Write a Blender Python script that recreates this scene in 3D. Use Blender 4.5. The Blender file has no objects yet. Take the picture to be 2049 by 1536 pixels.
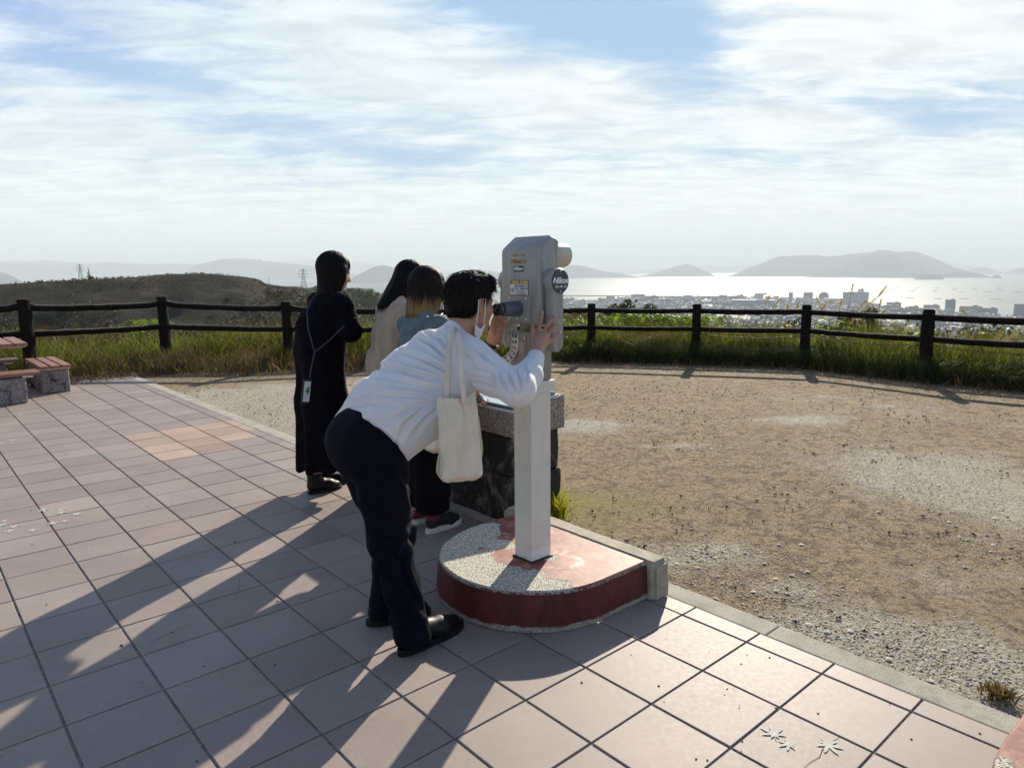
import bpy, bmesh, math, random
import numpy as np
import openvdb as vdb
from mathutils import Vector, Matrix, noise as mnoise
R = math.radians
scene = bpy.context.scene
C = scene.collection
random.seed(7)
rng = np.random.default_rng(7)

# ---------------------------------------------------------------- camera
F_PX, CAM_H = 1420.0, 1.445
PITCH, ROLL = math.atan((768 - 541) / F_PX), R(-0.5)
cd = bpy.data.cameras.new('camera')
cam = bpy.data.objects.new('camera', cd)
C.objects.link(cam)
cd.sensor_width = 36.0
cd.sensor_fit = 'HORIZONTAL'
cd.lens = 36.0 * F_PX / 2049.0
cd.clip_start, cd.clip_end = 0.05, 80000.0
cam.location = (0, 0, CAM_H)
cam.rotation_euler = (Matrix.Rotation(math.pi / 2 - PITCH, 4, 'X') @ Matrix.Rotation(ROLL, 4, 'Z')).to_euler()
scene.camera = cam

# ---------------------------------------------------------------- light
SUN_AZ, SUN_EL = R(18.5), R(26.0)          # azimuth from +Y towards +X
sd = bpy.data.lights.new('sun', 'SUN')
sun = bpy.data.objects.new('sun', sd)
C.objects.link(sun)
sd.energy = 5.0
sd.angle = R(0.6)
sd.color = (1.0, 0.90, 0.74)
sdir = Vector((math.sin(SUN_AZ) * math.cos(SUN_EL), math.cos(SUN_AZ) * math.cos(SUN_EL), math.sin(SUN_EL)))
sun.rotation_euler = sdir.to_track_quat('Z', 'Y').to_euler()
sun.location = (0, 0, 30)
scene.view_settings.view_transform = 'Standard'
scene.view_settings.look = 'None'
scene.view_settings.exposure = 0.88
scene.view_settings.gamma = 1.0
scene.cycles.use_denoising = True
scene.cycles.max_bounces = 6
scene.cycles.transparent_max_bounces = 8
scene.cycles.volume_bounces = 1
scene.cycles.sample_clamp_indirect = 4.0


class NT:
    """small node-tree writer"""
    def __init__(s, tree):
        s.t = tree
        s.n = tree.nodes
        s.l = tree.links

    def add(s, typ, **kw):
        n = s.n.new(typ)
        for k, v in kw.items():
            if k.startswith('i_'):
                s.set(n, k[2:], v)
            else:
                setattr(n, k, v)
        return n

    def set(s, n, key, v):
        key = int(key) if key.isdigit() else key.replace('_', ' ')
        sock = n.inputs[key]
        if isinstance(v, bpy.types.NodeSocket):
            s.l.new(v, sock)
        elif isinstance(v, bpy.types.Node):
            s.l.new(v.outputs[0], sock)
        else:
            if sock.type == 'RGBA' and len(v) == 3:
                v = (*v, 1)
            sock.default_value = v

    def math(s, op, a, b=0.0, c=None, clamp=False):
        n = s.n.new('ShaderNodeMath')
        n.operation = op
        n.use_clamp = clamp
        s.set(n, '0', a)
        s.set(n, '1', b)
        if c is not None:
            s.set(n, '2', c)
        return n.outputs[0]

    def vmath(s, op, a, b=(0, 0, 0)):
        n = s.n.new('ShaderNodeVectorMath')
        n.operation = op
        s.set(n, '0', a)
        s.set(n, '1', b)
        return n.outputs[0]

    def mix(s, f, a, b, blend='MIX'):
        n = s.n.new('ShaderNodeMix')
        n.data_type = 'RGBA'
        n.blend_type = blend
        n.clamp_factor = True
        for i, v in ((0, f), (6, a), (7, b)):
            sock = n.inputs[i]
            if isinstance(v, bpy.types.NodeSocket):
                s.l.new(v, sock)
            elif i == 0:
                sock.default_value = v
            else:
                sock.default_value = (*v, 1) if len(v) == 3 else v
        return n.outputs[2]

    def ramp(s, f, stops, interp='LINEAR'):
        n = s.n.new('ShaderNodeValToRGB')
        s.l.new(f, n.inputs[0])
        r = n.color_ramp
        r.interpolation = interp
        while len(r.elements) < len(stops):
            r.elements.new(0.5)
        for e, (p, c) in zip(r.elements, stops):
            e.position = p
            e.color = (c, c, c, 1) if not hasattr(c, '__len__') else (*c, 1)
        return n.outputs[0]

    def map(s, f, a, b, c=0.0, d=1.0, smooth=True):
        n = s.n.new('ShaderNodeMapRange')
        if smooth:
            n.interpolation_type = 'SMOOTHSTEP'
        s.l.new(f, n.inputs[0])
        for i, v in ((1, a), (2, b), (3, c), (4, d)):
            n.inputs[i].default_value = v
        return n.outputs[0]

    def noise(s, vec, scale, detail=3.0, rough=0.55, dist=0.0):
        n = s.n.new('ShaderNodeTexNoise')
        if vec is not None:
            s.l.new(vec, n.inputs['Vector'])
        n.inputs['Scale'].default_value = scale
        n.inputs['Detail'].default_value = detail
        n.inputs['Roughness'].default_value = rough
        n.inputs['Distortion'].default_value = dist
        return n.outputs[0]

    def vor(s, vec, scale, feature='F1', out=0, rnd=1.0):
        n = s.n.new('ShaderNodeTexVoronoi')
        n.feature = feature
        if vec is not None:
            s.l.new(vec, n.inputs['Vector'])
        n.inputs['Scale'].default_value = scale
        n.inputs['Randomness'].default_value = rnd
        return n.outputs[out]

    def xyz(s, vec):
        n = s.n.new('ShaderNodeSeparateXYZ')
        s.l.new(vec, n.inputs[0])
        return n.outputs

    def comb(s, x, y, z):
        n = s.n.new('ShaderNodeCombineXYZ')
        for i, v in enumerate((x, y, z)):
            s.set(n, str(i), v)
        return n.outputs[0]

    def scale(s, vec, sc, loc=(0, 0, 0), rot=(0, 0, 0)):
        n = s.n.new('ShaderNodeMapping')
        s.l.new(vec, n.inputs[0])
        n.inputs[1].default_value = loc
        n.inputs[2].default_value = rot
        n.inputs[3].default_value = sc
        return n.outputs[0]

    def bump(s, h, strength=0.3, dist=0.01, normal=None):
        n = s.n.new('ShaderNodeBump')
        n.inputs['Strength'].default_value = strength
        n.inputs['Distance'].default_value = dist
        s.l.new(h, n.inputs['Height'])
        if normal is not None:
            s.l.new(normal, n.inputs['Normal'])
        return n.outputs[0]

    def attr(s, name, out='Color'):
        n = s.n.new('ShaderNodeAttribute')
        n.attribute_name = name
        return n.outputs[out]


# ---------------------------------------------------------------- sky
world = bpy.data.worlds.new('World')
scene.world = world
world.use_nodes = True
W = NT(world.node_tree)
W.n.clear()
sky = W.add('ShaderNodeTexSky', sky_type='NISHITA', sun_disc=False, sun_elevation=SUN_EL, sun_rotation=SUN_AZ,
            air_density=1.0, dust_density=1.2, ozone_density=1.4)
gen = W.add('ShaderNodeTexCoord').outputs['Generated']
gx, gy, gz = W.xyz(gen)
zc = W.math('ADD', W.math('MAXIMUM', gz, 0.0), 0.10)
u = W.math('DIVIDE', gx, zc)
v = W.math('DIVIDE', gy, zc)
pl = W.comb(u, v, 0.0)
# long streaks running up to the right, torn by a finer noise
p1 = W.scale(pl, (0.75, 1.7, 1), rot=(0, 0, R(33)), loc=(3.1, 1.7, 0))
warp = W.add('ShaderNodeTexNoise', i_Scale=0.7, i_Detail=3.0)
W.l.new(p1, warp.inputs['Vector'])
p1w = W.vmath('ADD', p1, W.vmath('SCALE', warp.outputs['Color']))
p1w.node.inputs[1].links[0].from_node.inputs[3].default_value = 0.9
nA = W.noise(p1w, 1.1, 9.0, 0.62, 0.3)
nB = W.noise(W.scale(pl, (1.3, 2.6, 1), rot=(0, 0, R(-18)), loc=(9, 4, 0)), 2.1, 8.0, 0.65, 0.6)
dens = W.math('ADD', W.math('MULTIPLY', nA, 0.62), W.math('MULTIPLY', nB, 0.38))
az = W.math('ARCTAN2', gx, gy)
el = W.math('ARCSINE', gz)


def sky_blob(azd, eld, wa, we, rot=0.0):
    """soft ellipse in azimuth / elevation, 1 at its middle"""
    da = W.math('SUBTRACT', az, R(azd))
    de = W.math('SUBTRACT', el, R(eld))
    c_, s_ = math.cos(R(rot)), math.sin(R(rot))
    a = W.math('ADD', W.math('MULTIPLY', da, c_ / R(wa)), W.math('MULTIPLY', de, s_ / R(wa)))
    b = W.math('ADD', W.math('MULTIPLY', da, -s_ / R(we)), W.math('MULTIPLY', de, c_ / R(we)))
    r2 = W.math('ADD', W.math('MULTIPLY', a, a), W.math('MULTIPLY', b, b))
    return W.math('EXPONENT', W.math('MULTIPLY', r2, -1.0))


holes = None
for args in ((3, 19.6, 10, 3.0, -14, 0.27), (13, 15.0, 4.0, 2.0, -20, 0.17), (-29, 14.5, 11, 2.2, -16, 0.16), (-33, 20, 7, 3, 0, 0.16),
             (-9, 9.0, 9, 0.9, -4, 0.08), (27, 20.5, 7, 1.3, 8, 0.12), (-24, 19.5, 6, 1.2, -30, 0.12), (33, 10, 8, 1.1, 10, 0.06),
             (0, 60, 80, 20, 0, 0.05)):
    b = W.math('MULTIPLY', sky_blob(*args[:5]), args[5])
    holes = b if holes is None else W.math('ADD', holes, b)
for args in ((22, 15.0, 8, 5, 25, 0.07), (-12, 16, 11, 3, -14, 0.10), (3, 13, 9, 2.4, -10, 0.1), (30, 16, 9, 3, 10, 0.06)):
    holes = W.math('SUBTRACT', holes, W.math('MULTIPLY', sky_blob(*args[:5]), args[5]))
low = W.map(el, R(1.0), R(9.0), 0.16, 0.0)
dd = W.math('ADD', W.math('SUBTRACT', dens, holes), low)
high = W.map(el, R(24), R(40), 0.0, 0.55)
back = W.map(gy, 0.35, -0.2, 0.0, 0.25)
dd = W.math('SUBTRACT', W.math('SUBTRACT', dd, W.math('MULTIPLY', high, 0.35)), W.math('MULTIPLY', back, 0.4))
nC = W.noise(W.scale(pl, (3.0, 7.0, 1), rot=(0, 0, R(40)), loc=(2, 5, 0)), 2.2, 7.0, 0.7, 1.2)
dd = W.math('ADD', dd, W.math('MULTIPLY', W.math('SUBTRACT', nC, 0.5), 0.16))
cover = W.map(dd, 0.30, 0.58, 0.0, 1.0)
sunang = W.vmath('DOT_PRODUCT', gen, tuple(sdir))
sd_out = sunang.node.outputs['Value']
glow = W.map(sd_out, 0.78, 1.0, 0.0, 1.0)
tex2 = W.map(nB, 0.3, 0.7, 0.84, 1.14)
cl = W.mix(glow, (5.0, 5.6, 6.0), (6.1, 6.4, 6.4))
cl = W.mix(W.map(el, R(0.0), R(12.0), 1.0, 0.0), cl, (7.5, 8.1, 7.4))
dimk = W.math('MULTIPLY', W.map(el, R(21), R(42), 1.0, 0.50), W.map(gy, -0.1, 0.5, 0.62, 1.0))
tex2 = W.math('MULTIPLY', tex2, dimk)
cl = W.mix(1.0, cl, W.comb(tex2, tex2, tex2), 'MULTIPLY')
skyc = W.mix(1.0, sky.outputs[0], (0.46, 0.62, 0.92), 'MULTIPLY')
skyc = W.mix(1.0, skyc, (1.9, 3.4, 5.3), 'DARKEN')
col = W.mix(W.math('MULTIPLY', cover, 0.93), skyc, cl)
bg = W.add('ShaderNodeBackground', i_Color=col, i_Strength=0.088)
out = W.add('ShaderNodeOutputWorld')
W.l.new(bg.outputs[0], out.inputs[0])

# ---------------------------------------------------------------- helpers
_c, _s, _cr, _sr = math.cos(PITCH), math.sin(PITCH), math.cos(ROLL), math.sin(ROLL)


def ray(px, py):
    a, b = px - 1024.5, py - 768
    u, v = a * _cr + b * _sr, -a * _sr + b * _cr
    xc, yc = u / F_PX, -v / F_PX
    return Vector((xc, _c + yc * _s, yc * _c - _s))


def gnd(px, py, z=0.0):
    """point of the level z seen at a photo pixel"""
    r = ray(px, py)
    return Vector((0, 0, CAM_H)) + r * ((z - CAM_H) / r.z)


def at(px, py, y):
    """point at real depth y metres seen at a photo pixel"""
    r = ray(px, py)
    return Vector((0, 0, CAM_H)) + r * (y / r.y)


def pix(p):
    """photo pixel of world points (n,3)"""
    p = np.asarray(p, float)
    z = p[..., 2] - CAM_H
    yc = p[..., 1] * _s + z * _c
    zc_ = p[..., 1] * _c - z * _s
    u, v = F_PX * p[..., 0] / zc_, -F_PX * yc / zc_
    return np.stack([1024.5 + u * _cr - v * _sr, 768 + u * _sr + v * _cr], -1)


# grid axes of the place: P along the kerb towards the right, Q towards the paving side
TH = 0.8489
PX, PY = math.cos(TH), -math.sin(TH)
QX, QY = -math.sin(TH), -math.cos(TH)
GO = Vector((0.4929 * CAM_H, 1.9463 * CAM_H, 0))
PV, QV = Vector((PX, PY, 0)), Vector((QX, QY, 0))
GROT = -TH


def G(i, j, z=0.0):
    """grid (tile units of 0.3 m) to world"""
    return GO + PV * (0.3 * i) + QV * (0.3 * j) + Vector((0, 0, z))


def tag(o, label=None, cat=None, group=None, kind=None):
    if label: o['label'] = label
    if cat: o['category'] = cat
    if group: o['group'] = group
    if kind: o['kind'] = kind
    return o


def thing(name, label, cat, loc=(0, 0, 0), rz=0.0, group=None):
    o = bpy.data.objects.new(name, None)
    C.objects.link(o)
    o.empty_display_size = 0.1
    o.location = loc
    o.rotation_euler = (0, 0, rz)
    return tag(o, label, cat, group)


def mesh_obj(name, verts, faces, mat, parent=None, smooth=False, local=False, mats=None, midx=None, origin=None):
    """one mesh object; verts in world space unless local"""
    me = bpy.data.meshes.new(name)
    if parent is not None and not local:
        inv = world_of(parent).inverted()
        verts = [inv @ Vector(v) for v in verts]
    elif origin is not None:
        ov = Vector(origin)
        verts = [Vector(v) - ov for v in verts]
    me.from_pydata([tuple(v) for v in verts], [], [tuple(int(i) for i in f) for f in faces])
    for m in (mats or [mat]):
        me.materials.append(m)
    if midx is not None:
        me.polygons.foreach_set('material_index', midx)
    if smooth:
        me.polygons.foreach_set('use_smooth', [True] * len(me.polygons))
    me.update()
    o = bpy.data.objects.new(name, me)
    C.objects.link(o)
    if origin is not None and parent is None:
        o.location = origin
    if parent is not None:
        o.parent = parent
    return o


def world_of(o):
    m = Matrix.LocRotScale(o.location, o.rotation_euler, o.scale)
    return world_of(o.parent) @ m if o.parent else m


class MB:
    """collects shapes into one mesh"""
    def __init__(s):
        s.v, s.f, s.m = [], [], []

    def raw(s, vs, fs, mi=0):
        o = len(s.v)
        s.v += [Vector(v) for v in vs]
        s.f += [tuple(o + i for i in f) for f in fs]
        s.m += [mi] * len(fs)
        return s

    def bm(s, b, mi=0, M=None):
        if M is not None:
            bmesh.ops.transform(b, matrix=M, verts=b.verts)
        b.verts.index_update()
        s.raw([v.co.copy() for v in b.verts], [[v.index for v in f.verts] for f in b.faces], mi)
        b.free()
        return s

    def box(s, c, size, rz=0.0, bev=0.0, mi=0, M=None, seg=2):
        b = bmesh.new()
        bmesh.ops.create_cube(b, size=1.0)
        bmesh.ops.scale(b, vec=size, verts=b.verts)
        if bev > 0:
            bmesh.ops.bevel(b, geom=list(b.edges), offset=bev, segments=seg, affect='EDGES', profile=0.6)
        m = Matrix.Translation(Vector(c)) @ Matrix.Rotation(rz, 4, 'Z')
        if M is not None:
            m = M @ m
        return s.bm(b, mi, m)

    def tube(s, pts, radii, seg=10, cap=True, mi=0, flat=None):
        """swept tube through points; radii scalar or list; flat = (normal dir, ratio) squashes the section"""
        pts = [Vector(p) for p in pts]
        if not hasattr(radii, '__len__'):
            radii = [radii] * len(pts)
        rings = []
        prev = None
        o = len(s.v)
        for i, p in enumerate(pts):
            t = (pts[min(i + 1, len(pts) - 1)] - pts[max(i - 1, 0)])
            t = t.normalized() if t.length > 1e-9 else Vector((0, 0, 1))
            if prev is None:
                a = Vector((0, 0, 1)) if abs(t.z) < 0.9 else Vector((1, 0, 0))
                n = t.cross(a).normalized()
            else:
                n = (prev - t * prev.dot(t))
                n = n.normalized() if n.length > 1e-6 else t.orthogonal().normalized()
            prev = n
            b = t.cross(n)
            for k in range(seg):
                an = 2 * math.pi * k / seg
                d = n * math.cos(an) + b * math.sin(an)
                if flat is not None:
                    fd = Vector(flat[0])
                    d = d - fd * d.dot(fd) * (1 - flat[1])
                s.v.append(p + d * radii[i])
        for i in range(len(pts) - 1):
            for k in range(seg):
                k2 = (k + 1) % seg
                s.f.append((o + i * seg + k, o + i * seg + k2, o + (i + 1) * seg + k2, o + (i + 1) * seg + k))
                s.m.append(mi)
        if cap:
            s.f.append(tuple(o + k for k in range(seg))[::-1])
            s.f.append(tuple(o + (len(pts) - 1) * seg + k for k in range(seg)))
            s.m += [mi, mi]
        return s

    def prism(s, outline, z0, z1, mi=0, M=None, bev=0.0):
        """outline in xy, extruded in z"""
        b = bmesh.new()
        vs = [b.verts.new((x, y, z0)) for x, y in outline]
        f = b.faces.new(vs)
        r = bmesh.ops.extrude_face_region(b, geom=[f])
        bmesh.ops.translate(b, vec=(0, 0, z1 - z0), verts=[g for g in r['geom'] if isinstance(g, bmesh.types.BMVert)])
        bmesh.ops.recalc_face_normals(b, faces=b.faces)
        if bev > 0:
            bmesh.ops.bevel(b, geom=list(b.edges), offset=bev, segments=2, affect='EDGES', profile=0.6)
        return s.bm(b, mi, M)

    def build(s, name, mat, parent=None, smooth=False, local=False, origin=None):
        mats = mat if isinstance(mat, (list, tuple)) else [mat]
        return mesh_obj(name, s.v, s.f, None, parent, smooth, local, mats, s.m, origin)


def smooth_by_angle(o, ang=35):
    """shade smooth except across sharp edges"""
    me = o.data
    me.polygons.foreach_set('use_smooth', [True] * len(me.polygons))
    b = bmesh.new()
    b.from_mesh(me)
    for e in b.edges:
        if len(e.link_faces) == 2 and e.calc_face_angle(0) > R(ang):
            e.smooth = False
    b.to_mesh(me)
    b.free()
    return o


def new_mat(name):
    m = bpy.data.materials.new(name)
    m.use_nodes = True
    t = NT(m.node_tree)
    t.n.clear()
    t.o = t.add('ShaderNodeOutputMaterial')
    return m, t


def principled(t, color, rough=0.6, metallic=0.0, normal=None, spec=0.5, **kw):
    p = t.add('ShaderNodeBsdfPrincipled')
    t.set(p, 'Base Color', color)
    t.set(p, 'Roughness', rough)
    t.set(p, 'Metallic', metallic)
    t.set(p, 'Specular IOR Level', spec)
    if normal is not None:
        t.l.new(normal, p.inputs['Normal'])
    for k, v in kw.items():
        t.set(p, k, v)
    t.l.new(p.outputs[0], t.o.inputs[0])
    return p


def simple(name, color, rough=0.6, metallic=0.0, var=0.15, vs=8.0, bump=0.0, bs=60.0, spec=0.5, bdist=0.004, **kw):
    """plain material with a little procedural variation"""
    m, t = new_mat(name)
    co = t.add('ShaderNodeTexCoord').outputs['Object']
    n = t.noise(co, vs, 4)
    k = t.map(n, 0.25, 0.75, 1 - var, 1 + var)
    c = t.mix(1.0, color, t.comb(k, k, k), 'MULTIPLY')
    nor = None
    if bump > 0:
        nor = t.bump(t.noise(co, bs, 4), bump, bdist)
    r = t.map(t.noise(co, vs * 1.7, 3), 0.3, 0.7, max(0.02, rough - 0.06), min(1, rough + 0.06))
    principled(t, c, r, metallic, nor, spec, **kw)
    return m
# ================================================================ materials of the place
def mat_tile():
    m, t = new_mat('glazed_floor_tile')
    co = t.add('ShaderNodeTexCoord').outputs['Object']
    col = t.attr('tile')
    n1 = t.noise(co, 2.2, 5, 0.6)
    n2 = t.noise(co, 45, 5, 0.7)
    n3 = t.noise(co, 420, 2, 0.6)
    c = t.mix(1.0, col, t.ramp(n1, [(0.25, 0.86), (0.75, 1.12)]), 'MULTIPLY')
    c = t.mix(1.0, c, t.ramp(n2, [(0.3, 0.9), (0.7, 1.07)]), 'MULTIPLY')
    # fine dark pits and dusty smears
    c = t.mix(t.map(n3, 0.62, 0.74, 0.0, 0.45), c, (0.07, 0.06, 0.055))
    smear = t.map(t.noise(t.scale(co, (1.0, 4.5, 1), rot=(0, 0, R(30))), 5.0, 6, 0.7, 0.8), 0.56, 0.75, 0, 0.32)
    c = t.mix(smear, c, (0.34, 0.31, 0.27))
    stain = t.map(t.noise(t.scale(co, (1.5, 6, 1), rot=(0, 0, R(-20)), loc=(4, 2, 0)), 3.4, 6, 0.75, 1.2), 0.63, 0.74, 0, 0.35)
    c = t.mix(stain, c, (0.06, 0.055, 0.055))
    rgh = t.map(n2, 0.2, 0.8, 0.54, 0.62)
    nor = t.bump(t.math('ADD', t.math('MULTIPLY', n2, 0.5), t.math('MULTIPLY', n3, 0.5)), 0.22, 0.0016)
    principled(t, c, rgh, 0, nor, 0.28)
    return m


def mat_grout():
    m, t = new_mat('sandy_grout')
    co = t.add('ShaderNodeTexCoord').outputs['Object']
    n = t.noise(co, 130, 5, 0.7)
    n2 = t.noise(co, 9, 4, 0.7)
    c = t.ramp(n, [(0.3, (0.07, 0.065, 0.06)), (0.5, (0.28, 0.26, 0.23)), (0.72, (0.5, 0.47, 0.42))])
    c = t.mix(t.map(n2, 0.5, 0.65, 0, 0.45), c, (0.09, 0.08, 0.07))
    principled(t, c, 0.95, 0, t.bump(n, 1.0, 0.006), 0.2)
    return m


def mat_concrete(name='weathered_concrete', base=(0.45, 0.42, 0.35), dark=(0.12, 0.11, 0.09)):
    m, t = new_mat(name)
    co = t.add('ShaderNodeTexCoord').outputs['Object']
    n = t.noise(co, 7, 6, 0.7)
    n2 = t.noise(co, 160, 4, 0.7)
    c = t.mix(t.map(n, 0.35, 0.72), base, tuple(0.62 * b for b in base))
    c = t.mix(t.map(n2, 0.45, 0.75, 0, 0.6), c, dark)
    c = t.mix(t.map(t.vor(co, 170), 0.10, 0.25, 0.4, 0.0), c, (0.55, 0.53, 0.48))
    principled(t, c, 0.9, 0, t.bump(n2, 0.7, 0.004), 0.3)
    return m


def mat_ground():
    """dried grass over sandy, gravelly soil"""
    m, t = new_mat('dry_ground')
    co = t.add('ShaderNodeTexCoord').outputs['Object']
    xyz = t.xyz(co)
    big = t.noise(co, 0.42, 5, 0.6, 0.4)
    mid = t.noise(co, 2.6, 6, 0.7, 0.3)
    fine = t.noise(t.scale(co, (1, 1, 1)), 42, 5, 0.75)
    fib = t.noise(t.scale(co, (1, 2.6, 1), rot=(0, 0, R(35))), 65, 3, 0.7, 2.0)
    fib2 = t.noise(t.scale(co, (2.4, 1, 1), rot=(0, 0, R(20)), loc=(7, 3, 0)), 58, 3, 0.7, 2.0)
    straw = t.ramp(t.math('MAXIMUM', fib, fib2), [(0.40, (0.090, 0.062, 0.036)), (0.52, (0.31, 0.235, 0.140)), (0.70, (0.62, 0.51, 0.32))])
    straw = t.mix(t.map(mid, 0.35, 0.65, 0, 0.35), straw, (0.22, 0.15, 0.092))
    sand = t.ramp(fine, [(0.3, (0.26, 0.23, 0.18)), (0.5, (0.44, 0.395, 0.315)), (0.66, (0.60, 0.54, 0.44))])
    peb = t.vor(co, 62)
    pebc = t.vor(co, 62, out=1)
    bw = t.xyz(pebc)[0]
    stones = t.ramp(bw, [(0.0, (0.13, 0.13, 0.14)), (0.5, (0.30, 0.29, 0.28)), (1.0, (0.50, 0.48, 0.44))])
    sand = t.mix(t.map(peb, 0.35, 0.22, 0, 0.85), sand, stones)
    # bare patches: where the grass has worn away
    mask = t.math('ADD', t.math('MULTIPLY', big, 0.62), t.math('MULTIPLY', mid, 0.38))

    def patch(x, y, rx, ry, w):
        a = t.math('DIVIDE', t.math('SUBTRACT', xyz[0], x), rx)
        b = t.math('DIVIDE', t.math('SUBTRACT', xyz[1], y), ry)
        r2 = t.math('ADD', t.math('MULTIPLY', a, a), t.math('MULTIPLY', b, b))
        return t.math('MULTIPLY', t.math('EXPONENT', t.math('MULTIPLY', r2, -1.0)), w)
    for (px_, py_, rx, ry, w) in ((500, 810, 1.0, 1.9, 0.30), (560, 870, 0.7, 0.7, 0.16), (1150, 850, 0.4, 0.35, 0.22), (1570, 838, 0.55, 0.22, 0.20),
                                  (1360, 888, 0.34, 0.14, 0.2), (1850, 960, 0.85, 0.75, 0.22), (1960, 1030, 0.7, 0.5, 0.14), (1960, 1150, .5, .35, .12), (1420, 1100, 0.45, 0.25, 0.20),
                                  (1700, 1270, 0.55, 0.22, 0.22), (1960, 1340, 0.5, 0.25, 0.2), (480, 725, 2.5, 0.8, 0.16), (1560, 1170, 0.3, 0.15, 0.10)):
        g_ = gnd(px_, py_)
        mask = t.math('ADD', mask, patch(g_.x, g_.y, rx, ry, w))
    for (px_, py_, rx, ry, w) in ((1250, 760, 2.2, 2.0, 0.10), (1500, 960, 1.0, 0.7, 0.12), (1200, 960, .5, .5, .16), (300, 770, .7, 1.6, .12), (1600, 1050, .7, .4, .10)):
        g_ = gnd(px_, py_)
        mask = t.math('SUBTRACT', mask, patch(g_.x, g_.y, rx, ry, w))
    mf = t.math('ADD', mask, t.math('MULTIPLY', t.math('SUBTRACT', fine, 0.5), 0.22))
    flk = t.noise(co, 24, 5, 0.8, 0.4)
    straw = t.mix(t.map(flk, 0.51, 0.58, 0, 0.75), straw, (0.10, 0.068, 0.043))
    straw = t.mix(t.map(flk, 0.40, 0.30, 0, 0.5), straw, (0.60, 0.50, 0.36))
    sm = t.noise(co, 8.5, 5, 0.75, 0.5)
    straw = t.mix(t.map(sm, 0.50, 0.60, 0, 0.62), straw, (0.085, 0.055, 0.034))
    mf = t.math('ADD', mf, t.math('MULTIPLY', t.math('SUBTRACT', flk, 0.5), 0.22))
    sand = t.mix(t.map(flk, 0.58, 0.66, 0, 0.5), sand, (0.12, 0.10, 0.075))
    bare = t.map(mf, 0.53, 0.68)
    c = t.mix(bare, straw, sand)
    # a little green moss near the low stone stand
    gp = gnd(1175, 1010)
    green = t.math('MULTIPLY', patch(gp.x, gp.y, 0.42, 0.30, 1.2), t.map(mid, 0.3, 0.6))
    c = t.mix(green, c, t.mix(fine, (0.20, 0.17, 0.05), (0.34, 0.32, 0.12)))
    crumbs = t.map(t.vor(co, 17), 0.055, 0.035)
    c = t.mix(crumbs, c, (0.03, 0.024, 0.018))
    # beyond the fence: scrub on the slope
    far = t.map(xyz[1], 13.5, 16.0)
    fn = t.noise(co, 0.11, 8, 0.7)
    scrub = t.ramp(fn, [(0.3, (0.018, 0.028, 0.010)), (0.5, (0.045, 0.052, 0.02)), (0.7, (0.10, 0.085, 0.042))])
    c = t.mix(far, c, scrub)
    h = t.math('ADD', t.math('MULTIPLY', t.math('MAXIMUM', fib, fib2), 1.0), t.math('MULTIPLY', t.math('SUBTRACT', 0.5, peb), t.math('MULTIPLY', bare, 0.8)))
    h = t.math('ADD', h, t.math('MULTIPLY', mid, 1.4))
    principled(t, c, 0.92, 0, t.bump(t.math('ADD', h, t.math('MULTIPLY', flk, -1.0)), 0.9, 0.014), 0.2)
    return m


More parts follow.
